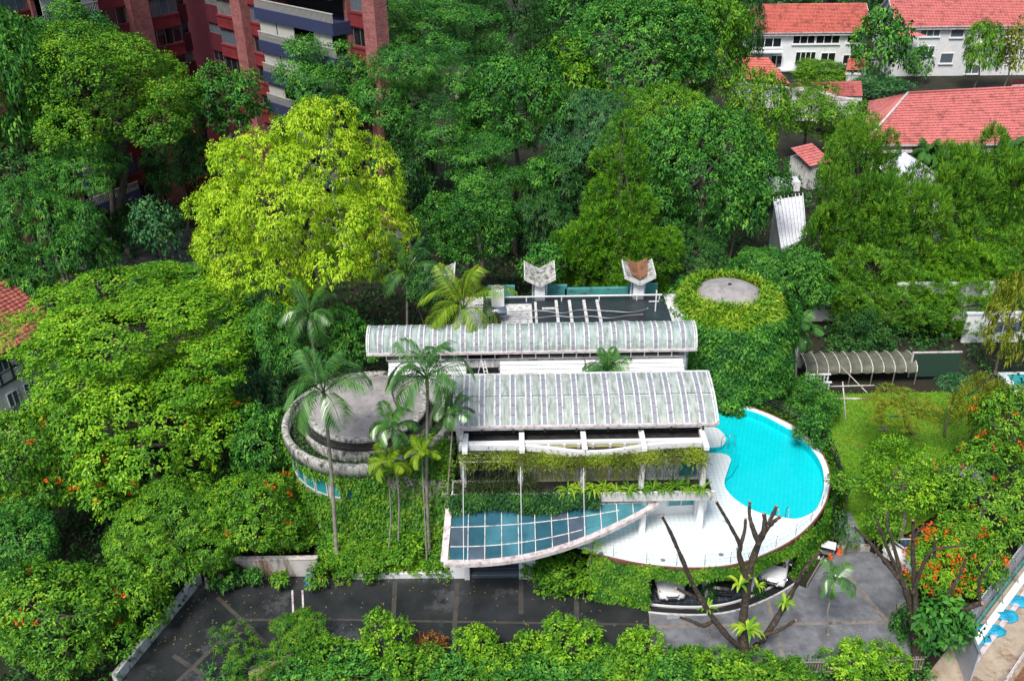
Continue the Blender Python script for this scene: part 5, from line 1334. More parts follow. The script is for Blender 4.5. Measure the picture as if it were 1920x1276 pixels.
# ------------------------------------------------------------------ cars
def car(name, label, paint, loc, rz, suv=False):
    """sedan nose toward -y in its own frame; length 4.4"""
    e = thing(name, loc, label, 'car', 'cars in the garage under the pool deck', rz)
    W = .90; top = .98 if not suv else 1.08
    # stations: y, half width, bottom z, belt/hood z, crown height above edge
    S = [(-2.20, .52, .34, .52, .03), (-2.16, .70, .26, .60, .05), (-2.02, .83, .22, .70, .07), (-1.75, .88, .20, .76, .09), (-1.3, W, .20, .82, .10), (-.75, W, .20, .88, .10), (-.2, W, .20, .92, .06), (.8, W, .20, .94, .04), (1.5, W, .20, .95, .05), (1.95, .87, .22, .93, .05), (2.15, .80, .30, .85, .03), (2.2, .70, .40, .70, .02)]
    if suv: S = [(y, w + .03, b, t * 1.12, c) for y, w, b, t, c in S]
    m = MB(); rows = []
    for y, w, b, t, c in S:
        rows.append([(-w * .92, y, b), (-w, y, b + .12), (-w * 1.0, y, (b + t) / 2), (-w * .97, y, t - .08), (-w * .86, y, t), (-w * .45, y, t + c * .75), (0, y, t + c), (w * .45, y, t + c * .75), (w * .86, y, t), (w * .97, y, t - .08), (w, y, (b + t) / 2), (w, y, b + .12), (w * .92, y, b)])
    for i in range(len(rows) - 1): m.strip(rows[i], rows[i + 1])
    m.add(rows[0], [tuple(range(13))]); m.add(rows[-1], [tuple(range(12, -1, -1))])
    fix_normals(m.build('body', MATS[paint], e, False, True))
    h = .52 if not suv else .66; zb = .95 if not suv else 1.05
    C = [(-.95, .74, zb), (-.15, .62, zb + h), (.9, .62, zb + h), (1.75, .70, zb + .04)]
    def q(nm, mat, pts): return MB().add(pts, [tuple(range(len(pts)))]).build(nm, MATS[mat], e, False)
    wl, wr = lambda i: (-C[i][1], C[i][0], C[i][2]), lambda i: (C[i][1], C[i][0], C[i][2])
    q('windscreen', 'pane_dark', [wl(0), wr(0), wr(1), wl(1)]); q('rear_window', 'pane_dark', [wr(3), wl(3), wl(2), wr(2)])
    m = MB(); rr = []
    for i in range(9):
        x = -1 + i / 4; rr.append([(x * .64, yy, zb + h + .045 * (1 - x * x)) for yy in (-.2, .1, .5, .95)])
    for i in range(8): m.strip(rr[i], rr[i + 1])
    fix_normals(m.build('roof', MATS[paint], e, False, True))
    for s in (-1, 1):
        q('side_window', 'pane_dark', [(s * .80, -.85, zb), (s * .80, 1.65, zb), (s * .63, .9, zb + h), (s * .63, -.15, zb + h)])
        MB().add([(s * .30, -2.215, .60), (s * .66, -2.10, .58), (s * .84, -1.80, .72), (s * .80, -1.78, .80), (s * .55, -2.03, .70), (s * .34, -2.17, .66)], [(0, 1, 2, 3, 4, 5)]).build('headlight', MATS['lamp_glass'], e, False)
        MB().box((s * .62, -2.2, .38), (.34, .06, .09), 0, .01).build('air_intake', MATS['rubber'], e, False)
        MB().box((s * 1.0, -.6, zb + .05), (.2, .12, .13), 0, .04).build('mirror', MATS[paint], e, False)
        for y in (-1.38, 1.36):
            t = MB().tube([(s * .76, y, .32), (s * .94, y, .32)], .32, 20).build('wheel', MATS['rubber'], e, False)
            MB().tube([(s * .945, y, .32), (s * .955, y, .32)], .2, 14).build('rim', MATS['steel'], t, False)
    MB().box((0, -2.2, .56), (.74, .06, .11), 0, .02).build('grille', MATS['rubber'], e, False); MB().box((0, -2.24, .60), (.70, .03, .025)).build('grille_bar', MATS['chrome'], e, False)
    MB().box((0, -2.225, .38), (.62, .04, .12), 0, .01).build('lower_grille', MATS['rubber'], e, False)
    MB().box((0, -2.26, .45), (.48, .02, .11)).build('number_plate', MATS['rubber'], e, False)
    MB().tube([(0, -2.25, .60), (0, -2.262, .60)], .055, 10).build('badge', MATS['chrome'], e, False)
    m = MB().add([(-.6, -2.12, .725), (-.5, -1.1, .90), (-.46, -1.1, .905), (-.55, -2.1, .73)], [(0, 1, 2, 3)])
    return e
def gpos(u, v): p = P(u, v, .12); return p
p = gpos(1259, 1131); car('parked_car', 'white sedan parked nose out at the left of the garage', 'car_white', p + Vector((0, 2.2, 0)), .02)
p = gpos(1350, 1124); car('parked_car', 'black car parked nose out in the middle of the garage', 'car_black', p + Vector((.35, 2.3, 0)), -.16, True)
p = gpos(1444, 1101); car('parked_car', 'white rounded car parked nose out at the right of the garage', 'car_white', p + Vector((.75, 1.95, 0)), -.36)
# ------------------------------------------------------------------ workbench clutter beside the garage
tb = thing('work_table', P(1548, 1038), 'small white topped work table at the end of the ivy wall', 'table', None, -.4)
MB().box((0, 0, .86), (1.1, .75, .06), 0, .01).build('top', MATS['white_plastic'], tb, False)
for sx in (-.48, .48):
    for sy in (-.3, .3): MB().bar((sx, sy, 0), (sx, sy, .83), .06).build('leg', MATS['grey_metal'], tb, False)
MB().box((0, 0, .25), (1.0, .65, .04)).build('shelf', MATS['grey_metal'], tb, False)
def bucket(name, label, loc, mat, r=.17, h=.35):
    o = MB().lathe([(0, .01), (r * .8, .01), (r, h), (r * 1.1, h), (r * 1.1, h + .03), (r * .95, h + .03), (r * .78, .04), (0, .04)], loc, 18).build(name, MATS[mat], None, True, True); return tag(o, label, 'bucket')
bucket('bucket', 'orange bucket standing on the white work table', P(1543, 1030, 0) + Vector((-.1, .35, .89)), 'orange_plastic')
bucket('bucket', 'blue grey bucket beside the white work table', P(1564, 1035), 'navy_paint')
cn = thing('traffic_cone', P(1573, 1036), 'orange traffic cone at the foot of the garden path', 'traffic cone')
MB().box((0, 0, .02), (.42, .42, .04), .2, .01).build('base', MATS['orange_plastic'], cn, False); MB().lathe([(.17, .04), (.05, .68), (.03, .7), (0, .7)], (0, 0, 0), 16).build('cone', MATS['orange_plastic'], cn, False, True); MB().lathe([(.125, .26), (.093, .42)], (0, 0, 0), 16).build('stripe', MATS['white_plastic'], cn, False)
jc = thing('jerry_can', P(1556, 1048), 'red plastic can leaning under the work table', 'can'); MB().box((0, 0, .22), (.2, .34, .42), .3, .04).build('body', MATS['orange_plastic'], jc, False); MB().tube([(0, -.1, .42), (.03, -.14, .52)], .04, 8).build('spout', MATS['rubber'], jc, False)
for i, (u, v) in enumerate(((1534, 1048), (1540, 1052), (1547, 1053))):
    tag(MB().lathe([(0, 0), (.09, 0), (.1, .22), (.04, .28), (.04, .34), (0, .34)], P(u, v), 12).build('bottle', MATS['white_plastic'], None, True, True), ['white bottle leftmost under the work table', 'white bottle in the middle under the work table', 'white bottle rightmost under the work table'][i], 'bottle')
hy = thing('fire_hydrant', P(1196, 1128), 'red hydrant on a white plinth beside the garage opening', 'hydrant')
MB().box((0, 0, .06), (.5, .4, .12), 0, .02).build('plinth', MATS['white_dirty'], hy, False)
MB().lathe([(.13, .12), (.13, .2), (.10, .24), (.10, .62), (.15, .66), (.15, .72), (.11, .82), (.04, .88), (0, .88)], (0, 0, 0), 16).build('barrel', MATS['orange_plastic'], hy, False, True)
for s in (-1, 1): MB().tube([(0, 0, .5), (s * .22, 0, .5)], .065, 10).build('outlet', MATS['orange_plastic'], hy, False)
wb = thing('timber_planter', P(1520, 1072), 'long grey timber trough lying beside the ivy wall', 'trough', None, .95)
for s in (-.28, .28): MB().box((0, s, .2), (3.2, .07, .4)).build('side_board', MATS['wood_grey'], wb, False)
MB().box((0, 0, .05), (3.2, .5, .08)).build('base_board', MATS['soil'], wb, False)
# white utility cart behind the bare tree
ct = thing('utility_cart', P(1690, 1068), 'white covered utility cart behind the bare tree', 'cart', None, -1.05)
m = MB(); rows = []
for i in range(9):
    t = math.pi * i / 8; rows.append([(x, -.55 * math.cos(t), .95 + .42 * math.sin(t) * (1 if abs(x) < 1.2 else .75)) for x in (-1.35, -1.2, 0, 1.2, 1.35)])
for i in range(8): m.strip(rows[i], rows[i + 1])
fix_normals(m.build('cover', MATS['white_plastic'], ct, False, True))
MB().box((0, 0, .72), (2.6, 1.0, .4), 0, .04).build('bed', MATS['white_dirty'], ct, False); MB().box((1.5, 0, .62), (.5, .9, .3), 0, .03).build('bumper', MATS['grey_metal'], ct, False)
for sx in (-.9, .9):
    for sy in (-.48, .48):
        w = MB().tube([(sx, sy - .07, .28), (sx, sy + .07, .28)], .28, 16).build('wheel', MATS['rubber'], ct, False); MB().tube([(sx, sy * 1.16, .28), (sx, sy * 1.17, .28)], .14, 10).build('rim', MATS['steel'], w, False)
MB().bar((-1.4, .6, 1.2), (1.9, .6, 1.2), .07).build('side_rail', MATS['white_plastic'], ct, False)
sp = thing('solar_panel', P(1704, 1042, 0), 'dark blue panel propped behind the white cart', 'panel'); MB().box((0, 0, 1.1), (1.5, .8, .06)).build('panel', MATS['navy_paint'], sp, False); MB().box((0, .42, 1.12), (1.6, .06, .1)).build('frame', MATS['white_plastic'], sp, False); MB().box((0, -.42, 1.12), (1.6, .06, .1)).build('frame', MATS['white_plastic'], sp, False)
for s in (-.6, .6): MB().bar((s, 0, 0), (s, 0, 1.08), .08).build('leg', MATS['grey_metal'], sp, False)
wt = thing('white_bench', P(1702, 1078, 0), 'pale square table top beside the orange blossoms', 'table', None, .1); MB().box((0, 0, .8), (.95, .7, .06)).build('top', MATS['white_plastic'], wt, False)
for sx in (-.4, .4):
    for sy in (-.28, .28): MB().bar((sx, sy, 0), (sx, sy, .78), .06).build('leg', MATS['grey_metal'], wt, False)
# small dog-like stone ornament and hose reel on the dark drive
orn = thing('stone_ornament', P(390, 1100), 'small pale stone figure at the corner of the dark driveway', 'ornament')
MB().lathe([(.16, 0), (.18, .08), (.1, .12), (.12, .35), (.15, .5), (.07, .62), (.1, .7), (.09, .82), (0, .88)], (0, 0, 0), 12).build('figure', MATS['pale_rim'], orn, False, True)
# bamboo fence along the bottom right
fe = thing('bamboo_fence', P(1610, 1262), 'grey bamboo slat fence along the bottom right shrubs', 'fence')
a, b = P(1500, 1264), P(1725, 1258); n = 46
for i in range(n):
    p = a.lerp(b, i / (n - 1)); r_ = .045 if i % 6 else .06
    MB().tube([p, p + Vector((random.Random(i).uniform(-.03, .03), 0, 1.25 + random.Random(i + 90).uniform(-.06, .06)))], r_, 6).build('slat', MATS['wood_grey'], fe)
for z in (.3, 1.12): MB().tube([a + Vector((0, -.08, z)), b + Vector((0, -.08, z))], .05, 6).build('rail', MATS['wood_grey'], fe)
bb = thing('board_screen', P(520, 1262), 'mossy plank screen at the bottom edge behind the shrubs', 'screen')
a, b = P(470, 1282), P(550, 1248)
for i in range(8):
    p, q = a.lerp(b, i / 8 + .005), a.lerp(b, (i + 1) / 8 - .005); MB().bar(p + Vector((0, 0, .45)), q + Vector((0, 0, .45)), .06, .9).build('plank', MATS['mossy_wall'], bb)
MB().bar(a + Vector((0, .06, .93)), b + Vector((0, .06, .93)), .1, .07).build('rail', MATS['wood_grey'], bb)
leafy('leaf_fallen', [(.20, .09, .03), (.30, .20, .05), (.28, .26, .12), (.12, .06, .03)], trans=0.05)
# ------------------------------------------------------------------ climbing plants (uncountable leaves)
rng = np.random.default_rng(11)
def cover(name, label, pts, nrm, per, spread, L, W, mat, droop=.3, out=.6, hang=.25, cat='ivy', jit=.45, val=None, parent=None):
    V, ci = leafset(rng, pts, nrm, per, spread, L, W, droop, out, .12, jit, hang)
    base = rng.uniform(.1, .9, len(pts)) * .5 + .5 * (np.sin(pts[:, 0] * 2.1 + pts[:, 2]) * np.sin(pts[:, 2] * 2.7 + pts[:, 1]) * .5 + .5)
    v = base[ci] + rng.normal(size=len(V)) * .13
    LEAVES[0] += len(V)
    o = quads(name, V, v, MATS[mat]); return tag(o, label, cat, kind='stuff')
# deck front ivy
R_ = np.array([(p.x, p.y) for p in ring(rim, .18)]); T_ = np.gradient(R_, axis=0); T_ = unit(T_); NN = np.stack([T_[:, 1], -T_[:, 0]], 1)
seg = np.linalg.norm(np.diff(R_, axis=0), axis=1); cum = np.concatenate([[0], np.cumsum(seg)])
def along(n, s0, s1):
    s = rng.uniform(s0, s1, n); return s, np.stack([np.interp(s, cum, R_[:, 0]), np.interp(s, cum, R_[:, 1])], 1), np.stack([np.interp(s, cum, NN[:, 0]), np.interp(s, cum, NN[:, 1])], 1)
n = 9000; s, xy, nn = along(n, 0, cum[-1] * .66)
opening = (xy[:, 0] > 8.35) & (xy[:, 0] < 18.0) & (xy[:, 1] < 46.4)
z = np.where(opening, rng.uniform(2.78, 3.42, n), rng.uniform(-.05, 3.42, n))
keep = ~opening | (rng.uniform(size=n) < .42)
wob = .12 + .16 * rng.uniform(size=n) + .12 * np.sin(s * 1.7 + z * 1.3)
pts = np.column_stack([xy + nn * wob[:, None], z])[keep]; nr = unit(np.column_stack([nn, np.full(n, .35)]))[keep]
cover('deck_ivy', 'dense ivy hanging over the wall of the pool deck', pts, nr, 5, .08, .20, .13, 'leaf_ivy')
wf = MB(); rr = ring(rim, .06)
g0 = [i for i, p in enumerate(rim) if i <= gx[0]]; g1 = [i for i, p in enumerate(rim) if i >= gx[-1]]
for g in (g0, g1): wf.strip(at_z([rr[i] for i in g], 0), at_z([rr[i] for i in g], DZ - .29))
wf.strip(at_z([rr[i] for i in gx], 2.6), at_z([rr[i] for i in gx], DZ - .29))
wf.build('deck_wall', MATS['soil'], deck)
# fuller hedge behind the fence on the garden side
n = 4200; s, xy, nn = along(n, cum[-1] * .60, cum[-1] * .97)
off = rng.uniform(.05, 1.0, n); z = DZ + .1 - .75 * off + rng.uniform(-1.3, .1, n)
pts = np.column_stack([xy + nn * off[:, None], z]); nr = unit(np.column_stack([nn, np.full(n, .8)]))
cover('pool_hedge', 'green hedge growing behind the black pool fence', pts, nr, 6, .12, .24, .13, 'leaf_mid', cat='hedge')
# pavilion ivy: front of the drum and the linking block
n = 9000; t = np.radians(rng.uniform(-178, -25, n)); z = 6.5 * rng.uniform(0, 1, n) ** .9
hole = (z > 4.5) & (z < 5.8) & (np.degrees(t) < -62) & ((np.degrees(t) < -112) | ((np.degrees(t) > -110) & (np.degrees(t) < -105)) | ((np.degrees(t) > -100) & (np.degrees(t) < -94)) | ((np.degrees(t) > -75) & (np.degrees(t) < -69)))
hole = (hole & (np.abs(z - 5.15) < .6)) | ((np.abs(z - 5.15) < .85) & (np.degrees(t) < -102))
thin = (np.degrees(t) < -135) & (rng.uniform(size=n) < .7)
k = ~(hole | thin)
r_ = 5.66 + .2 * rng.uniform(size=n) + .12 * np.sin(t * 17 + z * 2)
pts = np.column_stack([RC.x + r_ * np.cos(t), RC.y + r_ * np.sin(t), z])[k]; nr = unit(np.column_stack([np.cos(t), np.sin(t), np.full(n, .4)]))[k]
cover('pavilion_ivy', 'bright ivy covering the wall of the round pavilion', pts, nr, 7, .12, .20, .13, 'leaf_ivy')
n = 5600; f = rng.uniform(size=n); z = rng.uniform(0, 7.3, n)
x = -9.4 + 5.25 * f; y = 48.5 - 1.05 * f + .10 * z - .1
top = rng.uniform(size=n) < .22; z = np.where(top, 7.0 + rng.uniform(0, .3, n), z); y = np.where(top, y + rng.uniform(-.5, 3.6, n), y)
pts = np.column_stack([x, y - rng.uniform(0, .3, n), z]); nr = unit(np.tile([-.1, -1, .6], (n, 1)) + np.where(top, 1, 0)[:, None] * np.array([0, .6, 1.0]))
cover('wall_ivy', 'bright ivy covering the wall between pavilion and villa', pts, nr, 6, .12, .25, .16, 'leaf_ivy')
# slope of ground cover in front of the pavilion
n = 2600; x = rng.uniform(-13.2, -4.3, n); y = rng.uniform(46.0, 49.2, n); z = .55 + .35 * (y - 46) + rng.uniform(0, .3, n)
cover('bank_planting', 'low green planting on the bank above the white garden wall', np.column_stack([x, y, z]), unit(np.tile([0, -.4, 1.], (n, 1)) + rng.normal(size=(n, 3)) * .3), 7, .12, .22, .13, 'leaf_mid', cat='plants')
MB_b = MB().add([(-13.6, 45.95, -.1), (-4.2, 45.95, -.1), (-4.2, 45.95, .45), (-13.6, 45.95, .45), (-13.6, 49.6, 1.6), (-4.2, 49.6, 1.6), (-4.2, 49.6, -.1), (-13.6, 49.6, -.1)], [(0, 1, 2, 3), (3, 2, 5, 4), (1, 6, 5, 2), (0, 3, 4, 7)])
tag(MB_b.build('planted_bank', MATS['soil']), kind='structure')
# parapet moss plants in the ring gutter
n = 420; t = rng.uniform(0, 2 * math.pi, n); r_ = rng.uniform(4.6, 5.5, n)
pts = np.column_stack([RC.x + r_ * np.cos(t), RC.y + r_ * np.sin(t), np.full(n, 6.85)]); cover('gutter_plants', 'dark weeds growing inside the ring parapet', pts, np.tile([0, 0, 1.], (n, 1)), 6, .12, .22, .10, 'leaf_dark', out=1.2, cat='plants')
# tower creeper: fern-like crown on top, dense small leaves below
n = 7500; t = rng.uniform(0, 2 * math.pi, n); t = np.where(np.sin(t) > .3, -t, t); z = rng.uniform(0, 10.2, n)
r_ = 4.75 + .45 * np.sin(z / 9.6 * math.pi * .8) + .35 * rng.uniform(size=n) + .22 * np.sin(5 * t + z)
pts = np.column_stack([TC.x + r_ * np.cos(t), TC.y + r_ * np.sin(t), z]); nr = unit(np.column_stack([np.cos(t), np.sin(t), np.full(n, .35)]))
cover('tower_creeper', 'dark glossy creeper covering the sides of the round tower', pts, nr, 6, .14, .25, .14, 'leaf_deep', cat='creeper')
n = 4600; t = rng.uniform(0, 2 * math.pi, n); f = rng.uniform(0, 1, n) ** .7
r_ = 2.55 + 2.45 * f + .25 * np.sin(4 * t); z = 10.75 - 3.4 * f ** 2.2 + rng.uniform(-.5, .3, n)
pts = np.column_stack([TC.x + r_ * np.cos(t), TC.y + r_ * np.sin(t), z]); nr = unit(np.column_stack([np.cos(t) * (.35 + f), np.sin(t) * (.35 + f), 1.25 - .6 * f]))
cover('tower_ferns', 'yellow green ferns crowning the round tower around its dome', pts, nr, 7, .12, .62, .12, 'leaf_fern', droop=.35, out=1.5, hang=.0, cat='ferns')
# vines on the terrace trellis
n = 1500; x = rng.uniform(-3.4, 12.0, n); yy = np.array([fy(a) for a in x]); f = rng.uniform(0, 1, n)
den = .42 + .5 * np.clip((x + 2.2) / 3, 0, 1); k = rng.uniform(size=n) < den; x, yy, f = x[k], yy[k], f[k]; n = len(x)
y = 45.95 + (yy - .35 - 45.95) * f; z = 9.2 + .12 * rng.uniform(size=n) + .05 * np.sin(x * 1.3)
hg = rng.uniform(size=n) < .2; y = np.where(hg, 45.88 + rng.uniform(-.1, .2, n), y); z = np.where(hg, 9.22 - rng.uniform(0, 1, n) ** 1.7 * (.35 + .25 * np.sin(x * 2.2)), z)
pts = np.column_stack([x, y, z]); nr = unit(np.column_stack([np.zeros(n), np.full(n, -.35), np.ones(n)]))
cover('trellis_vine', 'tangled yellow green vine over the terrace trellis', pts, nr, 6, .15, .27, .06, 'leaf_vine', droop=.3, out=.8, hang=.2, cat='vine', jit=.6)
n = 160; x = rng.uniform(-3.4, 12, n); z = rng.uniform(8.2, 9.2, n); cover('vine_stems', 'dry brown vine stems hanging from the terrace trellis', np.column_stack([x, np.full(n, 45.95) + rng.normal(size=n) * .12, z]), np.tile([0, -1, .2], (n, 1)), 4, .15, .55, .03, 'leaf_grey', droop=.9, out=.2, hang=1.0, cat='vine')
n = 520; x = rng.uniform(-3.6, 1.4, n); z = 6.5 + rng.uniform(0, 1.1, n) ** 1.0; cover('terrace_weeds', 'dark straggly weeds filling the left end of the terrace planter', np.column_stack([x, 45.9 + rng.uniform(-.2, .7, n), z]), np.tile([0, -.5, 1.], (n, 1)), 7, .16, .34, .05, 'leaf_grey', droop=.3, out=1.2, hang=0, cat='weeds')
n = 1500; x = rng.uniform(-4.0, 5.2, n); z = ZL + .75 - rng.uniform(0, 1, n) * (1.0 + .35 * np.sin(x * 1.1)); cover('planter_trailers', 'dark trailing plants hanging from the terrace planter over the glass canopy', np.column_stack([x, 45.55 - rng.uniform(0, .35, n), z]), np.tile([0, -1, .4], (n, 1)), 7, .12, .22, .10, 'leaf_dark', hang=.7, cat='plants')
rnd = random.Random(21)
def strap_plant(name, label, loc, n, L, w, mat, seed, cat='plant', up=.9, group=None):
    """rosette of arching strap leaves, each leaf its own three-piece blade"""
    r = np.random.default_rng(seed); e = thing(name, loc, label, cat, group); V = []
    for i in range(n):
        a = r.uniform(0, 2 * math.pi); d = np.array([math.cos(a), math.sin(a), 0]); s = np.array([-d[1], d[0], 0]) * w / 2
        l = L * r.uniform(.65, 1.1); u_ = r.uniform(up * .6, up * 1.2)
        p = [np.zeros(3), d * l * .35 + [0, 0, l * .5 * u_], d * l * .72 + [0, 0, l * .55 * u_], d * l + [0, 0, l * .22 * u_]]
        ws = (.35, 1.0, .85, .08)
        for k in range(3): V.append([p[k] - s * ws[k], p[k] + s * ws[k], p[k + 1] + s * ws[k + 1], p[k + 1] - s * ws[k + 1]])
    quads('leaves', np.array(V), np.repeat(r.uniform(.2, 1, n), 3), MATS[mat], e)
    return e
for i in range(12):
    x = 3.4 + i * .76
    strap_plant('planter_fern', ['first', 'second', 'third', 'fourth', 'fifth', 'sixth', 'seventh', 'eighth', 'ninth', 'tenth', 'eleventh', 'twelfth'][i] + ' bird nest fern from the left in the terrace planter', (x, 45.85 + rnd.uniform(-.1, .15), ZL + .5), 20, rnd.uniform(.75, 1.15), .12, 'leaf_fern' if i < 5 else 'leaf_ivy', 300 + i, 'fern', 1.0, 'ferns in the terrace planter')

# ------------------------------------------------------------------ trees
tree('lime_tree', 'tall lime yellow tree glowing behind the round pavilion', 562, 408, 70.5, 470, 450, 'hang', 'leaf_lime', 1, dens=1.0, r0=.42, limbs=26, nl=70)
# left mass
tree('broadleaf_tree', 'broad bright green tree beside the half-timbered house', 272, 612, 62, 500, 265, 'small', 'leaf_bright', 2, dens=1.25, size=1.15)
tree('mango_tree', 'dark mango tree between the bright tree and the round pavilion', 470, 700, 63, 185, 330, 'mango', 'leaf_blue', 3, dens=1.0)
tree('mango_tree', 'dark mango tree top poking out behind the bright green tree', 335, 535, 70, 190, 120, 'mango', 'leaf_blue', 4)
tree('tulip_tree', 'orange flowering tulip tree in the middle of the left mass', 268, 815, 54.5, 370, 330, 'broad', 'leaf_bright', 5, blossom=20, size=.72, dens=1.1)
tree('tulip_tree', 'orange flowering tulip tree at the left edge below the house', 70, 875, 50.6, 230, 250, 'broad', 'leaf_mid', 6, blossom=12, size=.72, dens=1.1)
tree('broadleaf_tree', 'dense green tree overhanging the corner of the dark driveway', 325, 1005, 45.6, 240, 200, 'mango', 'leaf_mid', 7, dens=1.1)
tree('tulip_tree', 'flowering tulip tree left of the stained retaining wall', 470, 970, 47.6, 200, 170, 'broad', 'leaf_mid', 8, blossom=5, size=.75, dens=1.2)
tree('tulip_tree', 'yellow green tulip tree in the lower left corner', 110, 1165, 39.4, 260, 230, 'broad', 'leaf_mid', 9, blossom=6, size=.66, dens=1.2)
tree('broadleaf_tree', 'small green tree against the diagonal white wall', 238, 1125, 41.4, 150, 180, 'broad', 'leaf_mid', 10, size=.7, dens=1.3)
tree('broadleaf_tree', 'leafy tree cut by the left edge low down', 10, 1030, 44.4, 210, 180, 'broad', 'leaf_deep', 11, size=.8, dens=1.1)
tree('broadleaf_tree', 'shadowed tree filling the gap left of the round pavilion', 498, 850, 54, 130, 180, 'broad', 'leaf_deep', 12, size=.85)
# upper left
tree('rain_tree', 'large spreading tree in front of the red apartment block', 208, 178, 93, 370, 290, 'small', 'leaf_mid', 20, size=1.5, dens=.95, r0=.5, limbs=14, base=P(243, 482))
tree('broadleaf_tree', 'tall dark tree cut by the upper left corner', 20, 170, 88, 170, 330, 'broad', 'leaf_deep', 21, size=1.1)
tree('broadleaf_tree', 'pale leaved tree below the spreading tree on the left', 140, 320, 86, 170, 130, 'mango', 'leaf_deep', 22, size=1.1, dens=.9)
tree('broadleaf_tree', 'dark tree above the half-timbered house roof', 70, 450, 78, 210, 220, 'mango', 'leaf_deep', 23, dens=1.0)
tree('broadleaf_tree', 'dark leafy tree left of the lime tree by the paved court', 295, 432, 84, 95, 120, 'broad', 'leaf_blue', 24, size=.9)
tree('broadleaf_tree', 'smaller tree at the right end of the spreading tree', 425, 195, 98, 150, 140, 'broad', 'leaf_deep', 25, size=1.1)
tree('broadleaf_tree', 'slender tree in the dark gap beside the paved court', 165, 480, 80, 100, 110, 'mango', 'leaf_deep', 26, dens=.8)
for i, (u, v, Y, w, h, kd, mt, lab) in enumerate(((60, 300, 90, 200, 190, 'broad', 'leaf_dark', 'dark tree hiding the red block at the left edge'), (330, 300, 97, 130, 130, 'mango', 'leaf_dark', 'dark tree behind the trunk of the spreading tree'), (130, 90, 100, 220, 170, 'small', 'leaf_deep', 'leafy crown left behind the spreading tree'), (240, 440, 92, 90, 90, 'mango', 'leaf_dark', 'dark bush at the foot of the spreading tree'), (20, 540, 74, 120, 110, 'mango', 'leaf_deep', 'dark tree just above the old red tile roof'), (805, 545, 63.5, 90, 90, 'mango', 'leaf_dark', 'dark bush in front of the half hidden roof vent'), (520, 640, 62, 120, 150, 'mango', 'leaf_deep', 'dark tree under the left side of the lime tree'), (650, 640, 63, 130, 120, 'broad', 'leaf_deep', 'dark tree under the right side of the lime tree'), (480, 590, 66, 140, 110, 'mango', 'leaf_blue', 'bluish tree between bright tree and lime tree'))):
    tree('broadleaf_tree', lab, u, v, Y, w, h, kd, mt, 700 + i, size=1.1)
# upper middle
tree('feather_tree', 'layered feathery tree in front of the navy balconies', 620, 150, 100, 230, 190, 'feather', 'leaf_deep', 30, shape='layer', size=1.2)
tree('feather_tree', 'layered feathery tree in the upper middle', 800, 190, 96, 330, 260, 'feather', 'leaf_deep', 31, shape='layer', size=1.2, limbs=12)
tree('feather_tree', 'feathery tree crown at the top edge', 800, 45, 112, 230, 130, 'feather', 'leaf_deep', 32, shape='layer', size=1.3)
tree('broadleaf_tree', 'dark broad tree right of the layered feathery tree', 960, 215, 98, 200, 230, 'broad', 'leaf_deep', 33, size=1.1)
tree('norfolk_pine', 'dark narrow norfolk pine at the top edge', 1003, 70, 108, 120, 190, 'needle', 'leaf_dark', 34, shape='cone', size=1.2)
tree('broadleaf_tree', 'huge green tree crown at the top centre', 1190, 90, 112, 300, 270, 'broad', 'leaf_deep', 35, size=1.25, limbs=12)
tree('broadleaf_tree', 'tall leafy tree left of the far red roofs', 1330, 110, 118, 180, 260, 'broad', 'leaf_mid', 36, size=1.25)
tree('broadleaf_tree', 'massive dark green tree behind the creeper tower', 1318, 330, 92, 275, 340, 'broad', 'leaf_deep', 37, size=1.05, dens=1.0, limbs=12)
tree('broadleaf_tree', 'pale leaved tree hugging the pine on its left', 1110, 260, 96, 170, 170, 'mango', 'leaf_blue', 38, size=1.1)
tree('broadleaf_tree', 'leafy tree in the dark gap below the huge crown', 1250, 230, 98, 180, 170, 'mango', 'leaf_mid', 39, size=1.1)
tree('broadleaf_tree', 'yellow tipped tree at the left of the feathery right hand trees', 1425, 230, 104, 130, 220, 'small', 'leaf_mid', 40, size=1.3)
tree('conifer', 'bright green conical pine in the middle of the picture', 1158, 385, 82, 225, 400, 'needle', 'leaf_needle', 41, shape='cone', dens=1.7, size=1.05, r0=.3)
tree('conifer', 'low green pine branches left at the foot of the conical pine', 1090, 470, 80, 110, 110, 'needle', 'leaf_needle', 42, dens=1.2)
tree('conifer', 'low green pine branches right at the foot of the conical pine', 1225, 480, 80, 120, 120, 'needle', 'leaf_needle', 43, dens=1.2)
tree('round_tree', 'dense rounded tree left of the conical pine', 888, 425, 82, 205, 195, 'small', 'leaf_deep', 44, size=1.25, dens=1.35)
tree('broadleaf_tree', 'low leafy bush at the left of the white roof vents', 1022, 492, 78, 90, 80, 'broad', 'leaf_deep', 45, size=.9)
tree('broadleaf_tree', 'slim bare stemmed tree in the dark middle gap', 1010, 335, 92, 90, 80, 'mango', 'leaf_deep', 46, base=P(1022, 470), r0=.2)
tree('broadleaf_tree', 'dark tree filling the gap behind the rounded tree', 760, 330, 92, 160, 200, 'feather', 'leaf_dark', 47, size=1.2, shape='layer')
tree('broadleaf_tree', 'dark understorey tree behind the conical pine', 1280, 480, 84, 170, 130, 'mango', 'leaf_dark', 48)
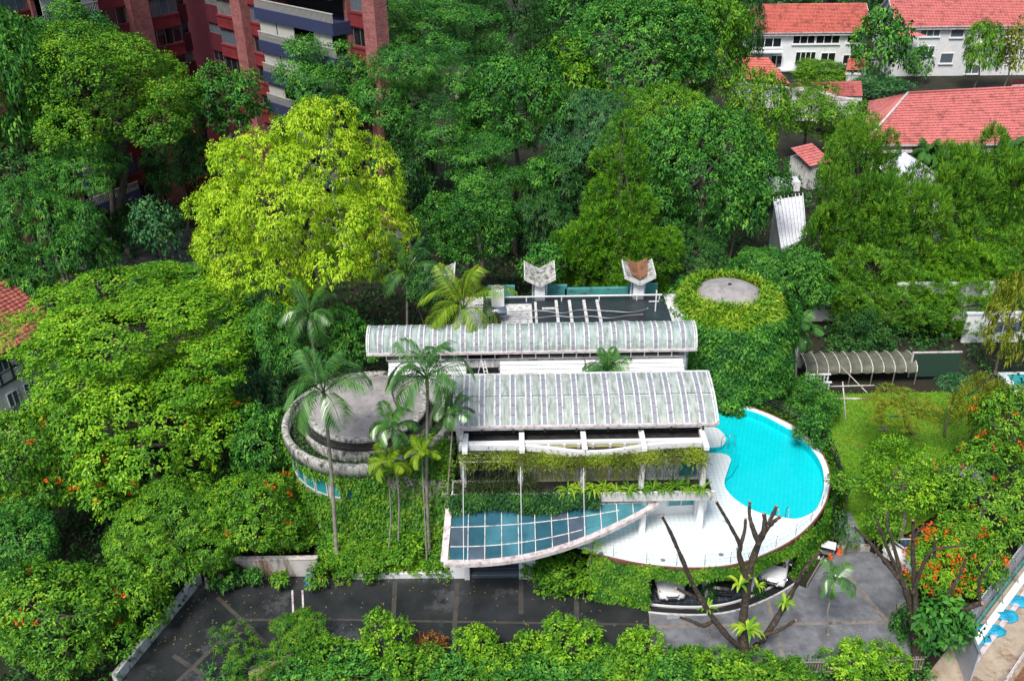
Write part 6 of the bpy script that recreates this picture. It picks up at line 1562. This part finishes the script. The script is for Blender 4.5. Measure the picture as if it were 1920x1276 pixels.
for i, (u, v, Y, w, h, kd, mt, lab) in enumerate(((890, 15, 132, 190, 130, 'feather', 'leaf_deep', 'feathery crown at the top edge left of the norfolk pine'), (1090, 20, 134, 170, 150, 'broad', 'leaf_deep', 'leafy crown at the top edge right of the norfolk pine'), (1260, 10, 138, 200, 150, 'broad', 'leaf_deep', 'leafy crown at the top edge above the huge crown'), (1375, 40, 140, 110, 200, 'mango', 'leaf_dark', 'dark hanging tree beside the orange red roof'), (1060, 165, 106, 170, 170, 'broad', 'leaf_mid', 'tree with yellowish tips below the norfolk pine'), (1060, 350, 94, 150, 150, 'mango', 'leaf_dark', 'shadowy tree left behind the conical pine'), (1385, 380, 88, 110, 170, 'broad', 'leaf_deep', 'dark tree left of the pale ribbed roof'), (1430, 510, 80, 140, 100, 'mango', 'leaf_deep', 'leafy tree behind the dome of the creeper tower'), (690, 250, 104, 200, 160, 'feather', 'leaf_deep', 'feathery tree right of the lime tree top'), (900, 310, 92, 180, 130, 'feather', 'leaf_deep', 'feathery lower branches above the rounded tree'), (560, 250, 108, 120, 100, 'feather', 'leaf_deep', 'feathery tree behind the top of the lime tree'), (740, 30, 122, 120, 110, 'feather', 'leaf_mid', 'feathery tree at the top edge beside the red block'), (1300, 560, 78, 90, 90, 'mango', 'leaf_deep', 'leafy bush at the left shoulder of the creeper tower'), (985, 25, 150, 120, 150, 'broad', 'leaf_dark', 'dark tree behind the norfolk pine at the top edge'), (850, 0, 165, 140, 120, 'broad', 'leaf_dark', 'dark tree at the very top right of the red block'), (920, 130, 118, 130, 150, 'feather', 'leaf_deep', 'feathery tree in the gap left of the norfolk pine'), (1150, -5, 168, 160, 110, 'broad', 'leaf_dark', 'dark distant tree at the top centre edge'), (1310, -5, 172, 160, 110, 'broad', 'leaf_dark', 'dark distant tree at the top edge left of the far roofs'), (1020, 420, 86, 130, 120, 'mango', 'leaf_dark', 'shadowed tree in the gap right of the rounded tree'))):
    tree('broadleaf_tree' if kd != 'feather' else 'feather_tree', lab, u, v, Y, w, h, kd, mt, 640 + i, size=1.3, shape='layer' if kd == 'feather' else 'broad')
for i, (u, v, Y, w, h, mt, lab) in enumerate(((1640, 510, 83, 170, 150, 'leaf_casuarina', 'lower casuarina crown left of centre before the villa'), (1730, 540, 82, 160, 140, 'leaf_needle', 'lower casuarina crown in the middle before the villa'), (1850, 520, 83, 150, 160, 'leaf_casuarina', 'lower casuarina crown at the right before the villa'), (1900, 380, 92, 130, 200, 'leaf_needle', 'dark casuarina at the right edge'), (1610, 565, 80, 150, 130, 'leaf_casuarina', 'lowest casuarina boughs above the dark glossy shrub'), (1700, 575, 79, 160, 120, 'leaf_casuarina', 'lowest casuarina boughs above the garden screen'), (1815, 500, 84, 170, 150, 'leaf_needle', 'full casuarina crown right of centre before the villa'), (1905, 480, 86, 120, 150, 'leaf_casuarina', 'lower casuarina boughs at the right edge'), (1640, 420, 90, 130, 150, 'leaf_needle', 'inner casuarina crown behind the left of the row'), (1575, 440, 88, 95, 180, 'leaf_casuarina', 'slim casuarina crown at the left end of the row'))):
    tree('casuarina', lab, u, v, Y, w, h, 'needle', mt, 670 + i, dens=1.15, size=1.2, limbs=10, bark='bark_dark', group='casuarinas before the white villa')
# upper right
tree('feather_tree', 'flat topped feathery tree left in front of the broad hip roof', 1520, 205, 128, 130, 110, 'feather', 'leaf_mid', 50, shape='layer', size=1.2)
tree('feather_tree', 'flat topped feathery tree overlapping the broad hip roof corner', 1590, 235, 124, 130, 110, 'feather', 'leaf_mid', 51, shape='layer', size=1.2)
tree('broadleaf_tree', 'dark round tree between the two white houses', 1650, 92, 166, 110, 150, 'broad', 'leaf_deep', 52, size=1.5)
tree('broadleaf_tree', 'climber clad tree against the long white house', 1722, 120, 172, 52, 90, 'small', 'leaf_deep', 53, size=1.6)
tree('broadleaf_tree', 'drooping green tree in front of the long white house', 1843, 95, 166, 70, 110, 'mango', 'leaf_mid', 54, size=1.5)
tree('broadleaf_tree', 'half bare tree at the right edge before the long house', 1900, 100, 166, 60, 120, 'small', 'leaf_olive', 55, thin=True, limbs=14)
tree('broadleaf_tree', 'bluish shrub tree below the gap between white houses', 1655, 162, 158, 120, 50, 'small', 'leaf_blue', 56, size=1.5)
tree('broadleaf_tree', 'hedge tree on the terrace of the three storey house', 1540, 138, 166, 130, 26, 'small', 'leaf_mid', 57, size=1.3)
for i, (u, w, lab) in enumerate(((1440, 150, 'dark background tree left of the far roofline'), (1570, 170, 'dark background tree behind the three storey house'), (1700, 160, 'dark background tree above the gap between white houses'), (1820, 150, 'dark background tree behind the long house'), (1920, 150, 'dark background tree at the upper right corner'))):
    tree('background_tree', lab, u, 5 + 3 * (i % 2), 212 + 3 * i, w, 110, 'broad', 'leaf_dark', 60 + i, size=1.9, dens=.9, group='trees along the far roofline')
cas = [(1608, 390, 88, 190, 300, 'tall casuarina left of the row in front of the white villa'), (1690, 440, 86, 170, 260, 'casuarina in the middle of the row before the white villa'), (1775, 400, 89, 170, 260, 'casuarina right of the middle before the white villa'), (1865, 380, 90, 170, 280, 'tall casuarina at the right end of the row')]
for i, (u, v, Y, w, h, lab) in enumerate(cas): tree('casuarina', lab, u, v, Y, w, h, 'needle', 'leaf_casuarina', 70 + i, dens=1.25, size=1.2, group='casuarinas before the white villa', limbs=14, bark='bark_dark')
tree('casuarina', 'lower casuarina branch crown above the dark shrub', 1560, 540, 82, 150, 150, 'needle', 'leaf_casuarina', 75, dens=1.2)
tree('casuarina', 'low casuarina crown at the right above the garden screen', 1780, 590, 80, 200, 170, 'needle', 'leaf_needle', 76, dens=1.2, bark='bark_dark')
tree('weeping_tree', 'yellowish weeping tree at the right edge', 1895, 600, 70, 110, 330, 'hang', 'leaf_olive', 77, dens=.9)
tree('broadleaf_tree', 'dark glossy round shrub tree behind the tarp shelter', 1600, 638, 76, 130, 130, 'small', 'leaf_dark', 78, size=1.1, dens=1.2)
tree('broadleaf_tree', 'leafy tree right behind the creeper tower', 1500, 530, 80, 150, 160, 'small', 'leaf_deep', 79, size=1.2)
tree('broadleaf_tree', 'dark tree behind the garden screen', 1710, 640, 78, 120, 120, 'small', 'leaf_dark', 80, size=1.1)
tree('broadleaf_tree', 'leafy shrub mass outside the black pool fence', 1502, 752, 63, 130, 110, 'small', 'leaf_deep', 81, size=.95, dens=1.2, base=None)
tree('broadleaf_tree', 'dense shrub between the black pool fence and the lawn', 1526, 806, 55.5, 76, 80, 'small', 'leaf_deep', 92, size=.9, dens=1.2)
tree('broadleaf_tree', 'dense shrub mass behind the middle of the pool fence', 1498, 742, 64, 110, 60, 'small', 'leaf_deep', 93, size=.9, dens=1.2)
tree('broadleaf_tree', 'small leafy shrub at the far end of the black pool fence', 1420, 725, 61.5, 100, 60, 'small', 'leaf_deep', 82, size=.9, dens=1.2)
# lawn trees
tree('fine_leaved_tree', 'slender yellow green tree standing on the lawn', 1688, 770, 57, 140, 90, 'needle', 'leaf_olive', 83, thin=True, base=P(1712, 812, .42), limbs=9)
tree('fine_leaved_tree', 'airy light green tree at the near side of the lawn', 1690, 900, 50, 180, 170, 'small', 'leaf_bright', 84, thin=True, limbs=12, base=P(1690, 1010, .3))
tree('fine_leaved_tree', 'olive green bush tree right of the lawn', 1835, 770, 56, 110, 140, 'needle', 'leaf_olive', 85, thin=True)
tree('papaya_tree', 'papaya tree with wide leaves at the back of the lawn', 1795, 720, 60, 70, 46, 'broad', 'leaf_blue', 86, size=1.2, dens=.7, r0=.09, limbs=5)
tree('papaya_tree', 'young papaya tree beside the pool fence and path', 1585, 905, 48.5, 60, 40, 'broad', 'leaf_ivy', 87, size=1.0, dens=.8, r0=.06, limbs=5, base=P(1582, 985, .42))
tree('tulip_tree', 'large flowering tulip hedge along the right edge', 1850, 930, 49, 220, 250, 'broad', 'leaf_mid', 88, blossom=22, size=.62, dens=1.2)
tree('tulip_tree', 'tulip tree thick with orange blossom beside the cart', 1760, 1060, 43.5, 140, 120, 'broad', 'leaf_bright', 89, blossom=70, size=.6, dens=1.2)
tree('tulip_tree', 'flowering tree squeezed against the grey hoarding', 1822, 1045, 43.8, 130, 120, 'broad', 'leaf_mid', 94, blossom=8)
tree('tulip_tree', 'leafy tree at the right edge above the flowering hedge', 1890, 800, 54, 130, 150, 'broad', 'leaf_mid', 90, blossom=8, size=.8)
tree('broadleaf_tree', 'leafy shrub tree over the dark teal bin in the garden', 1655, 985, 47, 70, 80, 'small', 'leaf_mid', 91, size=.8)

# ------------------------------------------------------------------ shrubs
SHN = [0]
def shrub(label, u, v, w, h, mat, kind='shrub', seed=None, Y=None, size=1.0, cat='shrub', name='shrub', dens=1.0, z0=0.0, base=None):
    SHN[0] += 1; seed = seed or 500 + SHN[0]
    if Y is None: Y = P(u, v + h * .42, z0).y + .3
    return tree(name, label, u, v, Y, w, h, kind, mat, seed, cat=cat, size=size, dens=dens, r0=.05, limbs=4, ground=z0, low=-.7, nl=20)
shrub('rounded lime green bush in the hedge below the driveway, left', 720, 1198, 100, 95, 'leaf_bright')
shrub('rounded yellow green bush in the hedge, below the glass canopy', 893, 1205, 80, 75, 'leaf_bright')
shrub('small lime bush next to the rounded bush below the canopy', 985, 1212, 62, 62, 'leaf_bright')
shrub('large rounded green bush in the hedge, below the deck tip', 1068, 1203, 115, 95, 'leaf_bright')
shrub('rounded lime bush in the hedge, below the white sedan', 1205, 1212, 84, 72, 'leaf_bright')
shrub('lime green bush at the foot of the drooping palm', 1600, 1238, 100, 76, 'leaf_bright')
shrub('lime green bush beside the second bare tree', 1668, 1238, 80, 70, 'leaf_bright')
shrub('big leaved green bush below the drain grating', 556, 1182, 112, 85, 'leaf_ivy', 'mango', size=.6)
shrub('spiky dracaena bush in the lower left of the driveway', 440, 1205, 90, 85, 'leaf_ivy', 'spiky')
shrub('second spiky dracaena bush below the first at the bottom left', 470, 1250, 90, 80, 'leaf_ivy', 'spiky')
shrub('dark red leaved shrub in the hedge', 812, 1208, 50, 46, 'leaf_red', size=.9)
shrub('reddish shrub in the hedge before the dark drive', 790, 1205, 34, 40, 'leaf_red', 'spiky', size=.5)
row = [(610, 1215, 120, 70, 'leaf_mid'), (660, 1255, 130, 80, 'leaf_deep'), (560, 1262, 120, 70, 'leaf_deep'), (780, 1240, 130, 80, 'leaf_mid'), (860, 1262, 130, 70, 'leaf_deep'), (930, 1232, 110, 70, 'leaf_mid'), (980, 1264, 120, 70, 'leaf_deep'), (1030, 1246, 120, 70, 'leaf_deep'), (1105, 1262, 120, 70, 'leaf_deep'), (1140, 1225, 90, 70, 'leaf_mid'), (1180, 1256, 120, 70, 'leaf_mid'), (1260, 1250, 120, 70, 'leaf_deep'), (1290, 1225, 90, 60, 'leaf_mid'), (1350, 1245, 130, 80, 'leaf_mid'), (1430, 1255, 130, 80, 'leaf_ivy'), (1490, 1250, 80, 70, 'leaf_mid'), (720, 1270, 120, 50, 'leaf_deep'), (620, 1275, 110, 50, 'leaf_mid')]
pos = ['below the drain grating', 'below the first lime bush', 'at the bottom beside the plank screen', 'between the two leftmost lime bushes', 'at the bottom under the canopy', 'between the canopy bushes', 'at the bottom left of centre', 'at the bottom centre', 'at the bottom right of centre', 'right of the large rounded bush', 'below the lime bush at the white sedan', 'at the bottom left of the pruned tree', 'right of the lime bush at the white sedan', 'at the foot of the pruned tree', 'at the bottom right of the pruned tree', 'at the left end of the bamboo fence', 'at the bottom edge under the first lime bush', 'at the bottom edge near the plank screen']
for (u, v, w, h, mt), ps in zip(row, pos): v += 16; h -= 14; w *= .9; shrub(('mid green' if mt == 'leaf_mid' else 'dark green' if mt == 'leaf_deep' else 'glossy green') + ' hedge shrub ' + ps, u, v, w, h, mt, name='hedge_shrub', cat='hedge', size=.85)
# planted bank in front of the pavilion
shrub('wide clipped green hedge mound above the white garden wall', 690, 1040, 130, 80, 'leaf_ivy', size=.7, Y=46.9, dens=1.4)
shrub('yellow green mound right of the wide hedge mound', 742, 1052, 48, 45, 'leaf_bright', size=.6, Y=46.5, dens=1.5)
shrub('yellow green mound nearest the entrance steps', 783, 1055, 46, 36, 'leaf_bright', size=.6, Y=46.4, dens=1.5)
shrub('leafy shrub at the foot of the ivy wall', 770, 1010, 110, 60, 'leaf_mid', 'broad', Y=47.6, size=.55)
shrub('hanging green bush over the white wall by the steps', 828, 1066, 50, 44, 'leaf_ivy', Y=46.0, size=.8)
shrub('spiky tuft at the left end of the white garden wall', 645, 1078, 46, 40, 'leaf_fern', 'spiky', Y=45.7, size=.7)
shrub('shrub left of the teal lean-to', 545, 1000, 130, 100, 'leaf_mid', 'broad', Y=48.5, size=.6)
shrub('bush of pale green leaves at the right foot of the glass canopy', 1005, 1062, 60, 50, 'leaf_mid', Y=45.6)
shrub('ivy bush mound left of the garage under the deck tip', 1060, 1070, 110, 80, 'leaf_ivy', Y=44.8, size=.9)
shrub('small bright bush at the base of the ivy below the deck tip', 1095, 1098, 40, 42, 'leaf_bright', Y=43.6, size=.8)
shrub('low trailing bush spilling onto the drive beside the steps', 1040, 1092, 70, 30, 'leaf_ivy', Y=44.6, size=.8)
shrub('spiky plant on the deck tip beside the canopy rim', 1110, 1022, 40, 36, 'leaf_fern', 'spiky', Y=43.7, size=.55, z0=1.5)
shrub('leafy plant beside the path step', 1590, 1010, 40, 50, 'leaf_ivy', 'spiky', Y=47.2, size=.9)
shrub('dark leafy plant on the path bank near the pool fence', 1565, 985, 40, 60, 'leaf_dark', 'broad', Y=47.8, size=.6)
shrub('dark green clump below the second bare tree', 1700, 1195, 80, 120, 'leaf_deep', 'broad', Y=40.2, size=.8)
shrub('small clipped bush standing at the left garage pier', 1330, 1112, 24, 40, 'leaf_dark', Y=43.0, size=.6)
shrub('small clipped bush standing at the middle garage pier', 1424, 1105, 26, 46, 'leaf_dark', Y=43.6, size=.6)
shrub('green bush inside the driveway pots corner', 420, 1075, 60, 60, 'leaf_deep', 'broad', Y=45.2, size=.5)
# potted plants
def pot(label, u, v, r, h, pm, lm, pw, seed, kind='broad'):
    p = P(u, v); e = thing('potted_plant', p, label, 'potted plant')
    MB().lathe([(0, .01), (r * .72, .01), (r, h), (r * 1.12, h), (r * 1.12, h + .06), (r * .96, h + .06), (r * .9, h - .04), (0, h - .04)], (0, 0, 0), 18).build('pot', MATS[pm], e, False, True)
    crown(e, 'foliage', (p.x, p.y, h + pw * .75), (pw, pw, pw * .9), kind, MATS[lm], seed, dens=1.6, size=.55)
    MB().tube([(0, 0, h - .05), (.03, 0, h + pw * .7)], .03, 6).build('stem', MATS['bark'], e, False)
    return e
pot('terracotta pot with a large leafy plant beside the blue sack', 600, 1100, .26, .42, 'terracotta', 'leaf_ivy', .8, 801)
pot('dark blue pot with a straggly plant under the stained wall', 481, 1098, .28, .5, 'pot_dark', 'leaf_deep', .5, 802)
pot('potted shrub left under the stained wall', 445, 1096, .25, .4, 'pot_dark', 'leaf_dark', .6, 803)
pot('potted shrub right under the stained wall beside the drain', 530, 1100, .25, .4, 'pot_dark', 'leaf_mid', .5, 804)
pot('terracotta pot leftmost beneath the deck ivy', 1121, 1118, .22, .36, 'terracotta', 'leaf_deep', .4, 805)
pot('terracotta pot in the middle beneath the deck ivy', 1150, 1123, .24, .36, 'terracotta', 'leaf_deep', .42, 806)
pot('terracotta pot rightmost beneath the deck ivy by the hydrant', 1175, 1128, .22, .34, 'pot_dark', 'leaf_bright', .42, 807)
tag(heap(P(583, 1092), .42, .35, .75, 31, 12).build('blue_sack', MATS['blue_plastic'], None, True, True), 'bright blue sack among the pots', 'sack')
# ------------------------------------------------------------------ palms
def palm_at(label, u_top, v_top, Y, ub, vb, L, seed, z0=0.0, **kw):
    t = A(u_top, v_top, Y); b = A(ub, vb, Y); b = Vector((b.x, b.y, z0)); t2 = t - Vector((0, 0, .8))
    return palm(kw.pop('name', 'palm_tree'), label, b, t2, L, seed, **kw)
palm_at('feather palm standing in front of the round pavilion', 607, 735, 46.9, 630, 1030, 4.1, 1, .9, n=13, arch=.95, leaf=1.35, lifts=(1.25, -.1), r=.14)
palm_at('feather palm right of the pavilion dome with two crowns of fronds', 800, 708, 47.0, 795, 900, 4.0, 2, .9, n=15, arch=1.0, leaf=1.35, lifts=(1.2, -.25), r=.12)
palm_at('thin palm against the villa corner', 848, 770, 46.6, 838, 985, 2.0, 3, .6, n=9, leaf=.55, r=.06, width=.06)
palm_at('short broad palm growing through the ivy wall', 735, 800, 46.8, 740, 980, 2.3, 4, .8, n=11, leaf=.75, arch=.8, r=.07, width=.07, mat='palm')
palm_at('young palm with a yellow spear in the ivy', 727, 868, 46.5, 722, 1000, 1.9, 5, .8, n=9, leaf=.75, arch=.7, r=.06, width=.07, mat='palm_yellow')
palm_at('slim palm in front of the ivy beside the villa', 790, 850, 46.3, 795, 985, 1.7, 6, .8, n=9, leaf=.5, r=.06, mat='palm_yellow')
palm_at('coconut palm with yellowing fronds behind the rear roof', 868, 560, 60.5, 870, 700, 5.2, 7, 0, n=16, arch=.8, leaf=1.35, r=.15, shaft=False, mat='palm_yellow', lifts=(1.3, -.2), name='coconut_palm')
palm_at('dark feather palm beside the lime tree', 762, 510, 66, 760, 690, 4.4, 8, 0, n=12, arch=.9, leaf=.9, r=.12)
palm_at('dark palm low beside the lime tree trunk', 580, 590, 61, 585, 740, 4.0, 9, 0, n=11, arch=.9, leaf=.9, r=.12)
palm_at('small green palm growing between the vaulted roofs', 1140, 680, 54.2, 1140, 720, 2.5, 10, 8.55, n=18, arch=.8, leaf=.7, r=.1, width=.07, shaft=False, lifts=(1.3, -.1))
palm_at('drooping palm standing on the grey parking yard', 1566, 1085, 40.3, 1545, 1225, 2.0, 11, 0, n=8, arch=1.2, leaf=.6, r=.06, width=.045, lifts=(1.2, -.1))
palm_at('small palm in front of the red apartment block', 300, 335, 100, 303, 390, 3.0, 12, 0, n=11, leaf=1.2, width=.2)
palm_at('small palm left in the dark court', 165, 410, 88, 165, 480, 2.6, 13, 0, n=10, leaf=1.1, width=.2)
palm_at('fan shaped palm fronds at the right side of the creeper tower', 1490, 620, 66.5, 1490, 740, 3.0, 14, 0, n=11, arch=.8, leaf=.95, width=.14, r=.12)
for i, (u, v, lab) in enumerate(((1740, 290, 'leftmost palm below the broad hip roof eave'), (1795, 300, 'middle palm below the broad hip roof eave'), (1895, 285, 'rightmost palm below the broad hip roof eave'))):
    palm_at(lab, u, v, 118, u, v + 40, 3.0, 15 + i, 0, n=12, leaf=1.3, width=.3, group='palms below the hip roof', arch=.7)

# ------------------------------------------------------------------ pruned trees in the foreground
plain('cut_wood', (.42, .24, .14), .8)
def bare_tree(label, base, limbs, Y, seed, mat='bark_dark'):
    e = thing('pruned_tree', base, label, 'tree'); r = random.Random(seed); first = True
    for pts, r0, r1, dy in limbs:
        q = [A(u, v, Y + dy * (i / max(1, len(pts) - 1)) + r.uniform(-.08, .08)) for i, (u, v) in enumerate(pts)]
        if first: q[0] = Vector(base) + Vector((0, 0, -.1))
        s = spline(q, 5); n = len(s)
        m = MB().tube(s, [(r0 + (r1 - r0) * i / (n - 1)) * r.uniform(.82, 1.2) for i in range(n)], 10)
        m.build('trunk' if first else 'limb', MATS[mat], e, True, True)
        if r1 > .05:
            d = (s[-1] - s[-2]).normalized(); MB().tube([s[-1] - d * .01, s[-1] + d * .03], [r1 * 1.02, r1 * .9], 10).build('cut_end', MATS['cut_wood'], e, True)
        first = False
    return e
bare_tree('heavily pruned bare tree rising in front of the pool deck', P(1402, 1240), [
    ([(1402, 1240), (1392, 1185), (1398, 1125), (1408, 1060), (1428, 1005), (1440, 985)], .30, .15, 1.2),
    ([(1440, 985), (1450, 962), (1456, 948)], .13, .08, .3), ([(1432, 1000), (1434, 975), (1432, 962)], .14, .09, .0), ([(1438, 990), (1450, 978), (1463, 968)], .12, .09, -.3),
    ([(1422, 1018), (1410, 985), (1405, 962), (1406, 940)], .14, .08, .5),
    ([(1400, 1085), (1386, 1040), (1388, 1022), (1372, 990), (1356, 962), (1343, 940)], .16, .07, -.5), ([(1388, 1024), (1396, 995), (1398, 972)], .12, .08, .2),
    ([(1398, 1215), (1372, 1200), (1335, 1155), (1302, 1100), (1278, 1045), (1256, 995), (1241, 967)], .21, .07, -1.0),
    ([(1338, 1163), (1318, 1172), (1296, 1163), (1273, 1156)], .13, .07, -.4), ([(1318, 1128), (1295, 1115), (1268, 1102)], .11, .08, -.5),
    ([(1402, 1225), (1428, 1200), (1462, 1150), (1488, 1105), (1512, 1062), (1540, 1032)], .23, .08, .8), ([(1432, 1190), (1462, 1180), (1492, 1162)], .13, .08, -.3), ([(1505, 1075), (1495, 1090), (1478, 1080)], .1, .05, .2)], 39.0, 3)
bare_tree('second bare tree with forked limbs beside the building site', P(1722, 1262), [
    ([(1722, 1262), (1720, 1215), (1712, 1160), (1700, 1105), (1684, 1080)], .36, .16, .8),
    ([(1684, 1082), (1655, 1045), (1625, 1010), (1600, 986)], .13, .06, .4), ([(1686, 1078), (1665, 1030), (1650, 990), (1640, 965)], .12, .05, .2), ([(1690, 1075), (1672, 1010), (1662, 975), (1668, 955)], .1, .05, .6),
    ([(1716, 1180), (1716, 1120), (1712, 1050), (1712, 975)], .2, .08, .4), ([(1713, 1010), (1722, 995), (1732, 986)], .08, .05, -.1),
    ([(1722, 1200), (1745, 1165), (1775, 1120), (1800, 1075), (1812, 1045)], .15, .06, .6), ([(1712, 1110), (1730, 1060), (1752, 1030), (1812, 1022)], .12, .05, -.3), ([(1752, 1045), (1752, 1005)], .09, .05, .1),
    ([(1730, 1205), (1780, 1160), (1822, 1136), (1842, 1130)], .2, .13, -.8), ([(1838, 1132), (1836, 1095), (1848, 1068), (1862, 1050)], .11, .06, .2)], 38.2, 5)
def twigs(e, Y, seeds, mat='bark_dark'):
    r = random.Random(9)
    for (u, v) in seeds:
        p = A(u, v, Y + .4); d = Vector((r.uniform(-1, 1), r.uniform(-.5, .5), r.uniform(.4, 1.3))).normalized(); l = r.uniform(.35, .9)
        q = p + d * l * .6 + Vector((r.uniform(-.1, .1), 0, 0)); MB().tube([p, q, p + d * l], [.025, .016, .006], 5).build('twig', MATS[mat], e, True, True)
PT = [o for o in bpy.data.objects if o.name.startswith('pruned_tree')]
twigs(PT[0], 39.0, [(1406, 1050), (1300, 1098), (1270, 1030), (1365, 980), (1440, 985), (1480, 1118), (1498, 1090), (1330, 1150), (1395, 1010), (1290, 1072), (1520, 1050), (1455, 1160), (1425, 1010), (1380, 1030)])
twigs(PT[1], 38.2, [(1690, 1090), (1640, 1025), (1655, 1000), (1715, 1040), (1780, 1110), (1800, 1070), (1830, 1132), (1740, 1050), (1612, 998), (1760, 1150)])
for i, (u, v, L, mt, lab, n) in enumerate(((1386, 1098, 1.0, 'leaf_fern', 'yellow green fern perched high on the pruned tree trunk', 12), (1402, 1182, 1.1, 'leaf_fern', 'yellow green fern at the fork of the pruned tree', 18), (1326, 1142, .7, 'leaf_fern', 'yellow green fern on the left limb of the pruned tree', 12), (1472, 1132, .7, 'leaf_fern', 'tufted bromeliad on the right limb of the pruned tree', 22), (1420, 1100, .6, 'leaf_fern', 'small fern on the right side of the pruned trunk', 10))):
    strap_plant('perched_fern', lab, A(u, v, 38.75), n, L, .2 if L > .9 else .11, mt, 900 + i, 'fern')
for i, (u, v, lab) in enumerate(((1770, 1150, 'large leaved philodendron wrapped round the second bare tree'), (1745, 1185, 'lower clump of large philodendron leaves on the second bare tree'), (1800, 1180, 'philodendron leaves right of the second bare tree'))):
    p = A(u, v, 38.0); e = thing('philodendron', p - Vector((0, 0, .9)), lab, 'plant')
    crown(e, 'leaves', p, (1.1, .9, 1.1), 'broad', MATS['leaf_deep'], 950 + i, dens=.7, size=1.05)
    MB().tube([p - Vector((0, 0, .9)), p], .06, 6).build('stem', MATS['bark'], e)
# fallen leaves on the paving
n = 900; u_ = rng.uniform(230, 1700, n); v_ = rng.uniform(1085, 1235, n)
lp = [P(a, b) for a, b in zip(u_, v_)]; lx = np.array([p.x for p in lp]); ly = np.array([p.y for p in lp])
kk = inside(lx, ly, [Vector(p) for p in road_l]) | inside(lx, ly, [Vector(p) for p in road_r]); kk &= rng.uniform(size=n) < .25 + .75 * ((ly > 44.2) | (ly < 39.5) | (lx < -17))
cover('fallen_leaves', 'scattered fallen leaves on the driveway and parking yard', np.column_stack([lx, ly, np.full(n, .03)])[kk], np.tile([0, 0, 1.], (kk.sum(), 1)), 1, .05, .13, .07, 'leaf_fallen', droop=.02, out=.05, hang=0, cat='leaves', jit=.1)
# undergrowth on the forest floor
n = 6500; x = rng.uniform(-60, 60, n); y = rng.uniform(60, 125, n)
k = ~((x > -11) & (x < 14) & (y < 68)) & ~((x > 18) & (x < 40) & (y < 72)) & (y > 62)
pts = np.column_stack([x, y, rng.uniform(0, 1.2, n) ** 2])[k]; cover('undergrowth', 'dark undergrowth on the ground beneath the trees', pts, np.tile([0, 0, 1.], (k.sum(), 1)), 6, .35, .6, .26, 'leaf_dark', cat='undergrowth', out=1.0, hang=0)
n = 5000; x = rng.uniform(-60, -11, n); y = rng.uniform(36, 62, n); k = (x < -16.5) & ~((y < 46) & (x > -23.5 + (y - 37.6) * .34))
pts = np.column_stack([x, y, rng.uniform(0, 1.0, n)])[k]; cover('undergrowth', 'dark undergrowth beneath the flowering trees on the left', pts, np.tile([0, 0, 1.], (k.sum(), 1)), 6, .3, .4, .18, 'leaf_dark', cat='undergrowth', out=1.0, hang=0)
n = 3500; x = rng.uniform(-24, 30, n); y = rng.uniform(33, 38.4, n); k = (x > -18.5) & (x < 24) & (y < 38.3)
pts = np.column_stack([x, y, rng.uniform(0, .5, n)])[k]; cover('hedge_floor', 'low green planting under the hedge along the bottom', pts, np.tile([0, 0, 1.], (k.sum(), 1)), 7, .15, .25, .12, 'leaf_deep', cat='plants', out=1.0, hang=0)
print('LEAVES', LEAVES[0])
